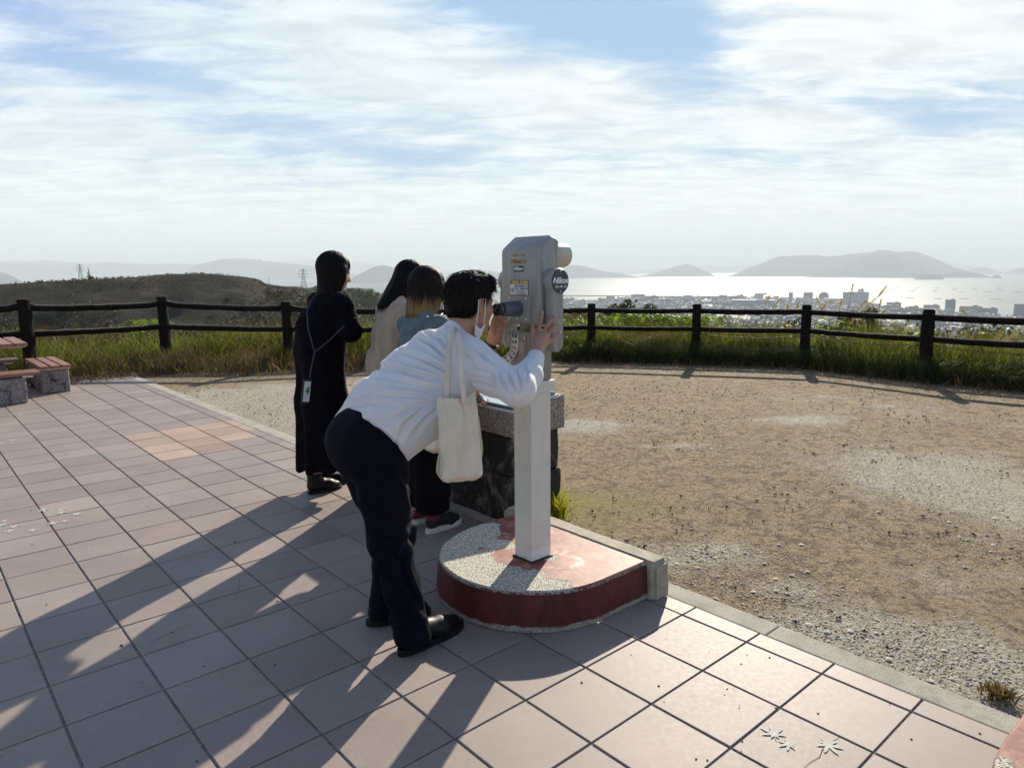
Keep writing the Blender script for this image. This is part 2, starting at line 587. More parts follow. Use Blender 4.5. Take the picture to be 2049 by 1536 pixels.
def mat_redpaint():
    """red floor paint flaking off pebbly concrete; object space, top near z = 0.18"""
    m, t = new_mat('flaking_red_paint')
    co = t.add('ShaderNodeTexCoord').outputs['Object']
    x, y, z = t.xyz(co)
    n = t.noise(co, 9, 7, 0.72)
    nf = t.noise(co, 70, 5, 0.75)
    paint = t.ramp(t.noise(co, 5, 5, 0.6), [(0.3, (0.165, 0.036, 0.028)), (0.7, (0.24, 0.062, 0.048))])
    scuff = t.map(t.noise(co, 14, 7, 0.75, 0.5), 0.40, 0.66, 0, 0.75)
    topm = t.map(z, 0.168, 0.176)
    paint = t.mix(t.math('MULTIPLY', scuff, topm), paint, (0.42, 0.23, 0.17))
    rx, ry = t.math('SUBTRACT', x, 0.17), t.math('SUBTRACT', y, -0.27)
    rr_ = t.math('SQRT', t.math('ADD', t.math('MULTIPLY', rx, rx), t.math('MULTIPLY', ry, ry)))
    ringm = t.map(t.math('ABSOLUTE', t.math('ADD', t.math('SUBTRACT', rr_, 0.085), t.math('MULTIPLY', t.math('SUBTRACT', n, 0.5), 0.08))), 0.022, 0.012)
    paint = t.mix(t.math('MULTIPLY', t.math('MULTIPLY', ringm, topm), t.map(t.math('ADD', t.math('MULTIPLY', nf, 0.5), t.math('MULTIPLY', scuff, 0.6)), 0.32, 0.6, 0.0, 0.75)), paint, (0.52, 0.42, 0.34))
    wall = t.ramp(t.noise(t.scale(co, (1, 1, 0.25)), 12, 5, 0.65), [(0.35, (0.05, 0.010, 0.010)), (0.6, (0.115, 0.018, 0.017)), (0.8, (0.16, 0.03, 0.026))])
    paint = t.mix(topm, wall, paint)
    pe = t.vor(co, 185)
    peb = t.ramp(pe, [(0.2, (0.72, 0.69, 0.58)), (0.5, (0.58, 0.55, 0.45)), (0.68, (0.20, 0.19, 0.16))])

    def blob(u_, v_, ru, rv, w, rot=0.0):
        du, dv = t.math('SUBTRACT', x, u_), t.math('SUBTRACT', y, v_)
        cc, ss = math.cos(rot), math.sin(rot)
        a = t.math('ADD', t.math('MULTIPLY', du, cc / ru), t.math('MULTIPLY', dv, ss / ru))
        b = t.math('ADD', t.math('MULTIPLY', du, -ss / rv), t.math('MULTIPLY', dv, cc / rv))
        return t.math('MULTIPLY', t.math('EXPONENT', t.math('MULTIPLY', t.math('ADD', t.math('MULTIPLY', a, a), t.math('MULTIPLY', b, b)), -1.0)), w)
    msk = t.math('MULTIPLY', n, 0.95)
    for b in PEEL:
        msk = t.math('ADD', msk, blob(*b))
    msk = t.math('ADD', msk, t.math('MULTIPLY', t.math('SUBTRACT', nf, 0.5), 0.10))
    bare = t.math('MULTIPLY', t.map(msk, 0.72, 0.75), topm)
    foot = t.math('MULTIPLY', t.map(t.math('ADD', z, t.math('MULTIPLY', n, -0.05)), 0.012, 0.0), 0.8)
    bare = t.math('MAXIMUM', bare, foot)
    rim = t.math('MULTIPLY', t.map(t.math('ABSOLUTE', t.math('SUBTRACT', z, 0.168)), 0.006, 0.002), t.map(nf, 0.45, 0.55))
    bare = t.math('MAXIMUM', bare, t.math('MULTIPLY', rim, 0.7))
    c = t.mix(bare, paint, peb)
    h = t.math('ADD', t.math('MULTIPLY', t.math('SUBTRACT', 1.0, bare), 0.8), t.math('MULTIPLY', t.math('SUBTRACT', 0.5, pe), t.math('MULTIPLY', bare, 1.4)))
    h = t.math('ADD', h, t.math('MULTIPLY', nf, 0.25))
    principled(t, c, t.map(bare, 0, 1, 0.55, 0.85), 0, t.bump(h, 0.6, 0.004), 0.35)
    return m


def mat_granite(name='rough_granite', light=(0.40, 0.35, 0.30), dark=(0.05, 0.04, 0.035), stain=0.0, sc=1.0):
    m, t = new_mat(name)
    co = t.add('ShaderNodeTexCoord').outputs['Object']
    v1 = t.vor(co, 130 * sc, out=1)
    a = t.xyz(v1)[0]
    n = t.noise(co, 60 * sc, 5, 0.7)
    c = t.ramp(a, [(0.0, dark), (0.32, tuple(0.45 * l for l in light)), (0.6, light), (1.0, tuple(min(1, 1.35 * l) for l in light))], 'CONSTANT')
    c = t.mix(0.45, c, t.ramp(n, [(0.3, tuple(0.35 * l for l in light)), (0.7, light)]))
    if stain > 0:
        s_ = t.noise(t.scale(co, (1, 1, 0.6)), 5.5, 7, 0.75, 0.6)
        c = t.mix(t.map(s_, 0.62 - 0.3 * stain, 0.74 - 0.3 * stain, 0, 0.93), c, (0.012, 0.011, 0.012))
        c = t.mix(t.map(t.noise(co, 8, 7, 0.8), 0.62, 0.72, 0, 0.5), c, (0.34, 0.36, 0.30))
    h = t.math('ADD', t.noise(co, 18, 5, 0.7), t.math('MULTIPLY', n, 0.3))
    principled(t, c, 0.75, 0, t.bump(h, 0.5, 0.012), 0.35)
    return m


def mat_fence():
    m, t = new_mat('dark_weathered_log')
    co = t.add('ShaderNodeTexCoord').outputs['Object']
    n = t.noise(co, 28, 6, 0.75)
    c = t.ramp(n, [(0.3, (0.004, 0.0035, 0.003)), (0.55, (0.012, 0.009, 0.007)), (0.8, (0.045, 0.032, 0.024))])
    # pale lichen and dust on faces that look up
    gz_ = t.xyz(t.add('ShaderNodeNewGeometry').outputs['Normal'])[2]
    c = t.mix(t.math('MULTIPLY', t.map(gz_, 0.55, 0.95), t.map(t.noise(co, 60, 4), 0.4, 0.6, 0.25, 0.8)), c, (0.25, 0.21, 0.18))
    principled(t, c, 0.85, 0, t.bump(n, 0.7, 0.012), 0.12)
    return m


M_TILE, M_GROUT, M_CONC, M_GROUND = mat_tile(), mat_grout(), mat_concrete(), mat_ground()
M_FENCE = mat_fence()

# ================================================================ ground: one sheet out to the sea bed
SEA_Z = -150.0


def terrain_z(x, y):
    """plateau, steep slope beyond the fence, then a plain down to the shore"""
    edge = 12.9 + 0.5 * math.sin(x * 0.3) - 0.035 * max(0.0, x - 2) ** 1.7 if x < 9 else 12.9 - 0.95 + 0.5 * math.sin(2.7)
    d = y - edge
    if d < 0 and x < 14 and x > -16:
        return 0.0
    if x > 14:
        d = max(d, x - 14)
    if x < -16:
        d = max(d, -16 - x)
    n = mnoise.noise(Vector((x * 0.02, y * 0.02, 3.0)))
    z = -0.05 * d if d < 3 else -0.15 - (d - 3) * 0.27
    far = math.hypot(x, y)
    z = max(z, -0.15 - 0.27 * 380 - (far - 380) * 0.016 if far > 380 else z)
    z += n * min(6.0, d * 0.03)
    return max(z, SEA_Z - 20.0)


def axis(n0, step, lim, growth):
    a = [0.0]
    st = step
    while a[-1] < lim:
        a.append(a[-1] + st)
        if a[-1] > n0:
            st *= growth
    return a


xs = axis(16, 1.0, 60000, 1.16)
xs = [-x for x in xs[:0:-1]] + xs
ys = [-40, -20, -8, -3] + axis(18, 0.75, 60000, 1.14)
gv = []
hole = []
for yy in ys:
    for xx in xs:
        gv.append((xx, yy, terrain_z(xx, yy) - 0.012))
nx = len(xs)
gf = [(r * nx + k, r * nx + k + 1, (r + 1) * nx + k + 1, (r + 1) * nx + k) for r in range(len(ys) - 1) for k in range(nx - 1)]
ground = mesh_obj('ground', gv, gf, M_GROUND, smooth=True)
tag(ground, kind='structure')

# ================================================================ tiled paving
J_EDGE = -0.33
I0, I1, J1 = -34.6, 10.0, 19.0
tv, tf, tc = [], [], []
gapj, gapi, bev, th_ = 0.0044, 0.0031, 0.0020, 0.006
ORANGE = {(-18, -1), (-18, 0), (-18, 1), (-18, 2), (-17, -1), (-17, 0), (-17, 1), (-17, 2), (-16, 0), (-16, 2), (-16, 1), (-15, 2)}
ORANGE = {(i, j) for i, j in ORANGE}
tr = random.Random(3)
for i in range(-35, 10):
    for j in range(-1, 19):
        u0, u1 = max(i, I0) * 0.3 + gapi, (i + 1) * 0.3 - gapi
        v0 = (J_EDGE if j == -1 else j) * 0.3 + (0 if j == -1 else gapj)
        v1 = (j + 1) * 0.3 - gapj
        if u1 - u0 < 0.03:
            continue
        tz = tr.uniform(-0.0006, 0.0006)
        tx, ty = tr.gauss(0, 0.0014), tr.gauss(0, 0.0014)
        o = len(tv)
        uc, vc = (u0 + u1) / 2, (v0 + v1) / 2
        for (e, z) in ((bev, 0.0), (0.0, -bev), (0.0, -th_ - 0.01)):
            for (uu, vv) in ((u0 + e, v0 + e), (u1 - e, v0 + e), (u1 - e, v1 - e), (u0 + e, v1 - e)):
                p = GO + PV * uu + QV * vv
                tv.append((p.x, p.y, z + tz + tx * (uu - uc) + ty * (vv - vc)))
        fs = [(o + 3, o + 2, o + 1, o)]
        for r_ in (0, 4):
            for k in range(4):
                k2 = (k + 1) % 4
                fs.append((o + r_ + k2, o + r_ + 4 + k2, o + r_ + 4 + k, o + r_ + k)[::-1])
        tf += fs
        if (i, j) in ORANGE:
            base = (0.42, 0.305, 0.235) if (i, j) != (-15, 1) else (0.30, 0.22, 0.17)
            if (i, j) in ((-16, 1), (-17, 0)):
                base = (0.35, 0.245, 0.185)
        elif (i, j) == (-15, 1):
            base = (0.27, 0.20, 0.155)
        else:
            base = (0.292, 0.240, 0.210)
        b = 1 + tr.gauss(0, 0.055)
        col_ = [base[k] * b * (1 + tr.gauss(0, 0.008)) for k in range(3)]
        tc += [col_] * len(fs)
paving = mesh_obj('paving', tv, tf, M_TILE)
a = paving.data.color_attributes.new('tile', 'FLOAT_COLOR', 'CORNER')
cols = np.ones((len(paving.data.loops), 4), np.float32)
li = 0
for f_, c_ in zip(paving.data.polygons, tc):
    cols[f_.loop_start:f_.loop_start + f_.loop_total, :3] = c_
a.data.foreach_set('color', cols.ravel())
# joint lines get the dark wall of the next tile; normals up
bmx = bmesh.new(); bmx.from_mesh(paving.data); bmesh.ops.recalc_face_normals(bmx, faces=bmx.faces)
for f_ in bmx.faces:
    if abs(f_.normal.z) > 0.99 and f_.normal.z < 0:
        f_.normal_flip()
bmx.to_mesh(paving.data); bmx.free()
tag(paving, kind='structure')
c4 = [G(I0, J_EDGE), G(I1, J_EDGE), G(I1, J1), G(I0, J1)]
grout = mesh_obj('paving_bed', [(p.x, p.y, -0.0055) for p in c4], [(3, 2, 1, 0)], M_GROUT)
tag(grout, kind='structure')
# concrete kerb strip along the paving
kb = MB()
k0, k1 = G(-34.6, J_EDGE), G(10, J_EDGE - 0.40)
segs = 15
for k in range(segs):
    ia, ib = -34.6 + k * 44.6 / segs + 0.01, -34.6 + (k + 1) * 44.6 / segs - 0.01
    mid = G((ia + ib) / 2, J_EDGE - 0.205, -0.05)
    kb.box(mid, ((ib - ia) * 0.3, 0.118, 0.102), rz=GROT, bev=0.006)
kerb = kb.build('kerb', M_CONC)
tag(kerb, kind='structure')

# white maple-leaf stencils on the tiles
M_STENCIL = simple('worn_white_paint', (0.45, 0.43, 0.39), 0.75, var=0.2, vs=60)


def leaf_outline(s):
    out = []
    tips = [(-150, 0.55), (-100, 0.8), (-50, 0.95), (0, 1.0), (50, 0.95), (100, 0.8), (150, 0.55)]
    for k, (a_, l_) in enumerate(tips):
        for da, l2 in ((-13, 0.58), (-6, 0.82), (0, 1.0), (6, 0.82), (13, 0.58)):
            an = R(a_ + da)
            out.append((math.sin(an) * l_ * l2 * s, math.cos(an) * l_ * l2 * s))
        an = R(a_ + 25)
        out.append((math.sin(an) * 0.27 * s, math.cos(an) * 0.27 * s))
    out[-1] = (0.03 * s, -0.25 * s)
    out += [(0.03 * s, -0.7 * s), (-0.02 * s, -0.7 * s), (-0.03 * s, -0.25 * s)]
    return out


LEAVES = [(86, 1020, 0.046), (122, 1020, 0.038), (122, 1025, 0.045), (153, 1029, 0.045), (105, 1047, 0.045), (128, 1043, 0.038), (9, 1042, 0.04), (6, 1049, 0.043),
          (27, 1054, 0.046), (21, 1062, 0.04), (64, 1061, 0.046), (20, 830, 0.045), (42, 830, 0.05), (3, 887, 0.045), (24, 881, 0.048),
          (1548, 1468, 0.046), (1578, 1489, 0.032), (1657, 1490, 0.046)]
lr = random.Random(5)
for (px_, py_, s_) in LEAVES:
    p = gnd(px_, py_, 0.0)
    an = lr.uniform(0, 6.28)
    pts = leaf_outline(s_ * lr.uniform(0.9, 1.1))
    vs = [(x * math.cos(an) - y * math.sin(an) + p.x, x * math.sin(an) + y * math.cos(an) + p.y, 0.0022) for x, y in pts]
    cvx = (p.x, p.y, 0.0022)
    n_ = len(vs)
    o = mesh_obj('painted_leaf', [cvx] + vs, [(0, 1 + k, 1 + (k + 1) % n_)[::-1] for k in range(n_)], M_STENCIL, parent=paving)

def crack(pts, w=0.0022):
    P_ = [gnd(*p) for p in pts]
    vs = []
    for k, p in enumerate(P_):
        d = (P_[min(k + 1, len(P_) - 1)] - P_[max(k - 1, 0)]).normalized()
        n_ = Vector((-d.y, d.x, 0)) * w * (0.3 + 0.7 * math.sin(math.pi * (k + .3) / len(P_)))
        vs += [(p.x - n_.x, p.y - n_.y, 0.0012), (p.x + n_.x, p.y + n_.y, 0.0012)]
    mesh_obj('tile_crack', vs, [(2 * k, 2 * k + 1, 2 * k + 3, 2 * k + 2) for k in range(len(P_) - 1)], bpy.data.materials.get('crack_dirt') or simple('crack_dirt', (0.05, 0.04, 0.035), 0.9), parent=paving)


crack([(1608, 1536), (1622, 1524), (1640, 1514), (1645, 1500), (1660, 1490), (1668, 1482), (1680, 1474)], 0.0012)
crack([(470, 1196), (474, 1182), (480, 1172), (478, 1160)], 0.0009)
crack([(300, 1286), (330, 1270), (360, 1256), (396, 1242)], 0.0008)

# ================================================================ red D-shaped platforms
def lg(u_, v_, z=0.0):
    return GO + PV * u_ + QV * v_ + Vector((0, 0, z))


def platform(u0, label, peel, stone=1.025):
    """round step: half circle of radius 0.46 towards the paving; local axes u (P) and -v"""
    global PEEL
    PEEL = peel
    root = thing('viewing_platform', label, 'platform', lg(u0, 0.0), GROT, 'red concrete steps of the telescopes')
    r, vc, z1 = 0.432, 0.280, 0.178
    prof = [(0.0, 0.004), (0.010, 0.03), (0.004, 0.12), (0.000, 0.160), (-0.004, 0.172), (-0.012, 0.178)]
    ring = [(r * math.cos(R(a_)), -vc - r * math.sin(R(a_))) for a_ in np.linspace(0, 180, 61)]
    ring = [(r, -0.002)] + [(r, -vc * k / 3) for k in range(3)] + ring + [(-r, -vc * (2 - k) / 3) for k in range(3)] + [(-r, -0.002)]
    m = MB()
    vs, fs = [], []
    n_ = len(ring)
    for (e, z) in prof:
        for (x, y) in ring:
            dx, dy = x, y + vc * 0.5
            L = math.hypot(dx, dy)
            w = mnoise.noise(Vector((x * 7, y * 7, z * 9))) * 0.004
            vs.append((x + dx / L * (e + w), y + dy / L * (e + w), z))
    for k in range(len(prof) - 1):
        for q in range(n_ - 1):
            fs.append((k * n_ + q, k * n_ + q + 1, (k + 1) * n_ + q + 1, (k + 1) * n_ + q)[::-1])
    base = len(vs)
    # top as a fan with a slightly uneven surface
    rings_t = 9
    for k in range(1, rings_t + 1):
        f_ = 1 - k / rings_t
        for (x, y) in vs[(len(prof) - 1) * n_:(len(prof) - 1) * n_ + n_] if False else [v[:2] for v in vs[(len(prof) - 1) * n_:len(prof) * n_]]:
            X, Y = x * f_, (y + 0.002) * f_ - 0.002
            vs.append((X, Y, z1 + mnoise.noise(Vector((X * 6, Y * 6, 1))) * 0.002))
    for k in range(rings_t):
        a0 = (len(prof) - 1) * n_ + k * n_
        b0 = a0 + n_
        for q in range(n_ - 1):
            fs.append((a0 + q, a0 + q + 1, b0 + q + 1, b0 + q)[::-1])
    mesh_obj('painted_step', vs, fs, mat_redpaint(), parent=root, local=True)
    o = bpy.context.scene.collection.objects[-1]
    # the grey kerb stone closing the back
    kbm = MB()
    b = bmesh.new()
    bmesh.ops.create_cube(b, size=1.0)
    bmesh.ops.scale(b, vec=(stone, 0.118, 0.192), verts=b.verts)
    bmesh.ops.subdivide_edges(b, edges=b.edges, cuts=5, use_grid_fill=True)
    bmesh.ops.bevel(b, geom=[e for e in b.edges if e.calc_face_angle(0) > 1.2], offset=0.02, segments=3, affect='EDGES')
    for v_ in b.verts:
        d = mnoise.noise(v_.co * 14) * 0.006
        v_.co += v_.co.normalized() * d
    kbm.bm(b, 0, Matrix.Translation((0.475 - stone / 2, 0.060, 0.081)))
    o2 = kbm.build('kerb_stone', mat_concrete('mossy_concrete', (0.50, 0.45, 0.35), (0.09, 0.08, 0.055)), root, local=True, smooth=False)
    smooth_by_angle(o2, 50)
    return root


platform(-0.625, 'red flaking D-shaped concrete step under the telescope post', [
    (-0.30, -0.40, 0.20, 0.15, 0.46, 0.6), (-0.05, -0.62, 0.34, 0.15, 0.50, 0.05), (0.20, -0.56, 0.20, 0.12, 0.42, 0.4), (0.34, -0.48, 0.10, 0.07, 0.34, 0.7), (-0.38, -0.24, 0.08, 0.10, 0.40, 0.0),
    (0.14, -0.30, 0.05, 0.10, 0.30, 0.5), (-0.16, -0.05, 0.08, 0.03, 0.3, 0.2), (-0.12, -0.22, 0.035, 0.035, 0.25, 0), (0.34, -0.40, .07, .04, .12, .9), (-0.1, -0.32, .14, .05, .18, .3)])
platform(1.635, 'red concrete step cut off by the bottom right corner', [(-0.3, -0.5, 0.1, 0.2, 0.2, 0.3), (-0.42, -0.2, 0.05, 0.4, 0.15, 0.0)], 0.86)

# ================================================================ granite stand with the panorama panel
stand = thing('information_stand', 'speckled granite stand with a slanted metal panorama panel', 'information stand', (0.0, 3.88, 0), GROT)
M_GR = mat_granite('flamed_granite', (0.42, 0.36, 0.31))
M_GRD = mat_granite('stained_granite', (0.27, 0.225, 0.19), stain=0.75)
# local: x along P (negative = away to the left), y along -Q
LX, LY = 1.15, 0.42


def slant_block(z0, za, zb, inset, bev=0.006):
    b = bmesh.new()
    x0, x1, y0, y1 = -LX + inset, -inset, inset, LY - inset
    co = [(x0, y0, z0), (x1, y0, z0), (x1, y1, z0), (x0, y1, z0), (x0, y0, za), (x1, y0, za), (x1, y1, zb), (x0, y1, zb)]
    v_ = [b.verts.new(c) for c in co]
    for f_ in ((3, 2, 1, 0), (4, 5, 6, 7), (0, 1, 5, 4), (1, 2, 6, 5), (2, 3, 7, 6), (3, 0, 4, 7)):
        b.faces.new([v_[k] for k in f_])
    bmesh.ops.bevel(b, geom=list(b.edges), offset=bev, segments=2, affect='EDGES')
    return b


def rough_block(x0, x1, y0, y1, z0, z1, amp, sc=9.0, cuts=9, bev=0.012):
    b = bmesh.new()
    bmesh.ops.create_cube(b, size=1.0)
    bmesh.ops.scale(b, vec=(x1 - x0, y1 - y0, z1 - z0), verts=b.verts)
    bmesh.ops.bevel(b, geom=list(b.edges), offset=bev, segments=1, affect='EDGES')
    bmesh.ops.translate(b, vec=((x0 + x1) / 2, (y0 + y1) / 2, (z0 + z1) / 2), verts=b.verts)
    bmesh.ops.subdivide_edges(b, edges=b.edges, cuts=cuts, use_grid_fill=True)
    for v_ in b.verts:
        n_ = mnoise.noise_vector(v_.co * sc) + 0.5 * mnoise.noise_vector(v_.co * sc * 3)
        v_.co += n_ * amp
    return b


MB().bm(slant_block(0.515, 0.650, 0.715, 0.0)).build('granite_cap', M_GR, stand, local=True)
o = MB().bm(rough_block(-LX + 0.03, -0.02, 0.02, LY - 0.03, 0.27, 0.512, 0.008)).build('middle_course', M_GRD, stand, local=True)
o = MB().bm(rough_block(-LX + 0.01, -0.012, 0.0, LY - 0.02, -0.02, 0.268, 0.014, 6)).build('foot_course', M_GRD, stand, local=True)
mp, tp = new_mat('panorama_print')
co = tp.add('ShaderNodeTexCoord').outputs['Object']
pn = tp.noise(tp.scale(co, (1, 5, 1)), 3, 5, 0.6)
principled(tp, tp.ramp(pn, [(0.3, (0.30, 0.45, 0.55)), (0.55, (0.55, 0.66, 0.70)), (0.75, (0.72, 0.75, 0.72))]), 0.16, 0.0, None, 0.7)
M_STEEL = simple('brushed_steel', (0.52, 0.52, 0.50), 0.32, 0.9, vs=40)
slope = math.atan2(0.065, LY)
MS = Matrix.Translation((0, 0, 0.650)) @ Matrix.Rotation(slope, 4, 'X')
MB().box((-LX / 2, LY / 2, 0.004), (LX - 0.05, LY - 0.05, 0.010), bev=0.002, M=MS).build('base_plate', simple('white_edge_plate', (0.75, 0.75, 0.72), 0.35), stand, local=True)
MB().box((-LX / 2, LY / 2, 0.016), (LX - 0.075, LY - 0.075, 0.016), bev=0.003, M=MS).build('panel_frame', simple('dark_steel_frame', (0.18, 0.19, 0.20), 0.35, 0.7), stand, local=True)
MB().box((-LX / 2, LY / 2, 0.026), (LX - 0.09, LY - 0.09, 0.006), bev=0.001, M=MS).build('panorama_panel', mp, stand, local=True)

# ================================================================ picnic table and benches
def mat_slat():
    m, t = new_mat('recycled_wood_slat')
    co = t.add('ShaderNodeTexCoord').outputs['Object']
    n = t.noise(t.scale(co, (3, 30, 30)), 2.0, 4)
    c = t.ramp(n, [(0.3, (0.215, 0.088, 0.060)), (0.7, (0.33, 0.155, 0.11))])
    principled(t, c, 0.5, 0, t.bump(n, 0.1, 0.001), 0.5)
    return m


M_SLAT = mat_slat()
M_BRK = simple('cream_metal', (0.62, 0.60, 0.52), 0.5)
M_GRB = mat_granite('bench_granite', (0.36, 0.33, 0.33), stain=0.25)


def seat_row(i_, j_, rot, label, long_=1.2):
    root = thing('picnic_bench', label, 'bench', G(i_, j_), GROT + rot, 'slatted benches with granite feet')
    for k in range(3):
        b = MB().box((0, (k - 1) * 0.117, 0.330), (long_, 0.092, 0.036), bev=0.005).build('seat_slat', M_SLAT, root, local=True)
    for sx in (-1, 1):
        MB().box((sx * (long_ / 2 - 0.12), 0, 0.302), (0.10, 0.33, 0.018), bev=0.002).build('bracket', M_BRK, root, local=True)
    MB().bm(rough_block(-long_ / 2 + 0.10, long_ / 2 - 0.14, -0.15, 0.15, 0.0, 0.292, 0.010, 9, 8)).build('granite_foot', M_GRB, root, local=True)
    return root


seat_row(-30.25, 2.98, math.pi, 'slatted bench on a granite block beside the grass, right of the table')
seat_row(-27.15, 5.75, math.pi / 2, 'slatted bench in front of the picnic table at the left edge')
seat_row(-32.6, 5.75, math.pi / 2, 'slatted bench half hidden behind the picnic table')
tb = thing('picnic_table', 'slatted picnic table at the left edge of the paving', 'table', G(-29.5, 5.75), GROT)
for k in range(8):
    MB().box((0, (k - 3.5) * 0.14, 0.640), (1.12, 0.118, 0.042), bev=0.005).build('table_slat', M_SLAT, tb, local=True)
for sx in (-1, 1):
    MB().box((sx * 0.38, 0, 0.608), (0.08, 1.08, 0.02), bev=0.002).build('bracket', M_BRK, tb, local=True)
MB().bm(rough_block(-0.17, 0.17, -0.17, 0.17, 0.0, 0.597, 0.012, 9, 8)).build('granite_pedestal', M_GRB, tb, local=True)

# ================================================================ log rail fence
POSTS = [(-11.9, 4.2, 1.12, .17), (-10.8, 6.0, 1.13, .17), (-9.2, 7.9, 1.14, .17), (-6.72, 9.85, 1.115, .152), (-5.5, 11.25, 1.09, .148), (-3.52, 11.15, 1.0, .145), (-1.88, 11.5, 0.92, .14), (-0.62, 11.8, 0.9, .13),
         (1.32, 11.7, 0.9, .118), (2.93, 11.25, 0.9, .128), (4.46, 10.75, 0.9, .13), (5.46, 9.3, 0.9, .142), (6.9, 7.95, 0.9, .14), (8.2, 6.4, .9, .14), (8.95, 4.75, .9, .14), (9.4, 3.0, .9, .14)]
fence = thing('log_fence', 'dark two-rail log fence round the lookout', 'fence', (0, 11.8, 0))
fr = random.Random(11)
for (x, y, h, w) in POSTS:
    b = bmesh.new()
    bmesh.ops.create_cone(b, cap_ends=True, segments=12, radius1=w * 0.60, radius2=w * 0.54, depth=h + 0.35)
    bmesh.ops.subdivide_edges(b, edges=[e for e in b.edges if abs((e.verts[0].co - e.verts[1].co).z) > 0.2], cuts=10)
    for v_ in b.verts:
        v_.co.x += mnoise.noise(v_.co * 6 + Vector((x, y, 0))) * 0.012
        v_.co.y += mnoise.noise(v_.co * 6 + Vector((y, x, 5))) * 0.012
    bmesh.ops.bevel(b, geom=[e for e in b.edges if e.calc_face_angle(0) > 1.2], offset=0.012, segments=2, affect='EDGES')
    MB().bm(b, 0, Matrix.Translation((x, y, h / 2 - 0.175))).build('fence_post', M_FENCE, fence)
for k in range(len(POSTS) - 1):
    (x0, y0, h0, w0), (x1, y1, h1, w1) = POSTS[k], POSTS[k + 1]
    for rel, rr in ((0.90, 0.043), (0.585, 0.040)):
        rr *= (w0 / 0.13) ** 0.8
        pts, rad = [], []
        for q in range(17):
            f_ = q / 16
            s_ = 1 - 4 * (f_ - 0.5) ** 2
            za, zb = h0 * rel - 0.02, h1 * rel - 0.02
            up = (0.05 * (abs(2 * f_ - 1) ** 10)) if (rel > .8 and k < 6) else 0.0
            pts.append((x0 + (x1 - x0) * f_ + fr.uniform(-.004, .004), y0 + (y1 - y0) * f_, za + (zb - za) * f_ - 0.012 * s_ + up + fr.uniform(-.003, .003)))
            rad.append(rr * fr.uniform(0.93, 1.07))
        MB().tube(pts, rad, 10).build('fence_rail', M_FENCE, fence, smooth=True)
# slack wire hung under the lower rail
wp = []
for k in range(7, len(POSTS) - 1):
    (x0, y0, h0, w0), (x1, y1, h1, w1) = POSTS[k], POSTS[k + 1]
    for q in range(12):
        f_ = q / 12
        wp.append((x0 + (x1 - x0) * f_, y0 + (y1 - y0) * f_ - 0.07, 0.44 - 0.055 * (1 - 4 * (f_ - 0.5) ** 2)))
MB().tube(wp, 0.006, 6).build('slack_wire', simple('black_wire', (0.02, 0.02, 0.02), 0.6), fence)
# ================================================================ coin telescope
def mat_grey_paint(name, base, grime=(0.12, 0.11, 0.08), rough=0.42):
    m, t = new_mat(name)
    co = t.add('ShaderNodeTexCoord').outputs['Object']
    n = t.noise(co, 9, 6, 0.65)
    streak = t.noise(t.scale(co, (30, 30, 3)), 1.0, 5, 0.7)
    f = t.noise(co, 120, 4, 0.7)
    c = t.mix(t.map(n, 0.4, 0.8, 0, 0.45), base, tuple(0.7 * b for b in base))
    c = t.mix(t.map(streak, 0.50, 0.72, 0, 0.5), c, grime)
    c = t.mix(t.map(f, 0.66, 0.74, 0, 0.6), c, (0.10, 0.085, 0.065))
    principled(t, c, t.map(n, 0.3, 0.7, rough - 0.08, rough + 0.12), 0, t.bump(f, 0.12, 0.002), 0.5)
    return m


def mat_pillar():
    m, t = new_mat('worn_cream_paint')
    co = t.add('ShaderNodeTexCoord').outputs['Object']
    x, y, z = t.xyz(co)
    n = t.noise(co, 8, 6, 0.7)
    f = t.noise(co, 95, 5, 0.75)
    base = t.mix(t.map(n, 0.35, 0.7, 0, 0.5), (0.70, 0.69, 0.63), (0.56, 0.54, 0.48))
    base = t.mix(t.map(z, 0.048, 0.056, 1, 0), base, (0.74, 0.75, 0.74))
    drip = t.math('MULTIPLY', t.map(t.noise(t.scale(co, (40, 40, 2)), 1, 4, 0.6), 0.60, 0.7), t.map(z, 0.35, 0.74))
    c = t.mix(t.math('MULTIPLY', drip, 0.6), base, (0.22, 0.13, 0.07))
    edge = t.math('MAXIMUM', t.math('ABSOLUTE', x), t.math('ABSOLUTE', y))
    chip = t.math('MULTIPLY', t.map(t.math('ADD', f, t.math('MULTIPLY', n, 0.4)), 0.86, 0.90), 0.9)
    c = t.mix(chip, c, (0.07, 0.045, 0.03))
    principled(t, c, 0.45, 0, t.bump(f, 0.15, 0.002), 0.45)
    return m


M_HEAD = mat_grey_paint('grey_cast_housing', (0.30, 0.31, 0.29))
M_BOX = mat_grey_paint('grey_coin_box', (0.27, 0.26, 0.235))
M_PIL = mat_pillar()
M_NAVY = simple('navy_enamel', (0.006, 0.010, 0.035), 0.25, var=0.1)
M_LETTER = simple('white_lettering', (0.80, 0.80, 0.78), 0.5, var=0.05)
M_BLK = simple('black_rubber', (0.008, 0.008, 0.009), 0.5)
M_SCREW = simple('bright_screw', (0.72, 0.70, 0.62), 0.35, 0.4)
M_EYE = simple('blue_grey_enamel', (0.085, 0.105, 0.14), 0.35, var=0.3, vs=30)
M_YEL = simple('yellow_strip', (0.55, 0.40, 0.05), 0.5, var=0.25, vs=90)
M_PAPER = simple('white_sticker', (0.66, 0.66, 0.64), 0.5, var=0.1, vs=50)
M_INK = simple('blue_black_ink', (0.02, 0.03, 0.12), 0.5)
M_RUST = simple('old_glue_mark', (0.27, 0.20, 0.09), 0.7, var=0.5, vs=70)
M_RUST.node_tree.nodes  # keeps the name readable


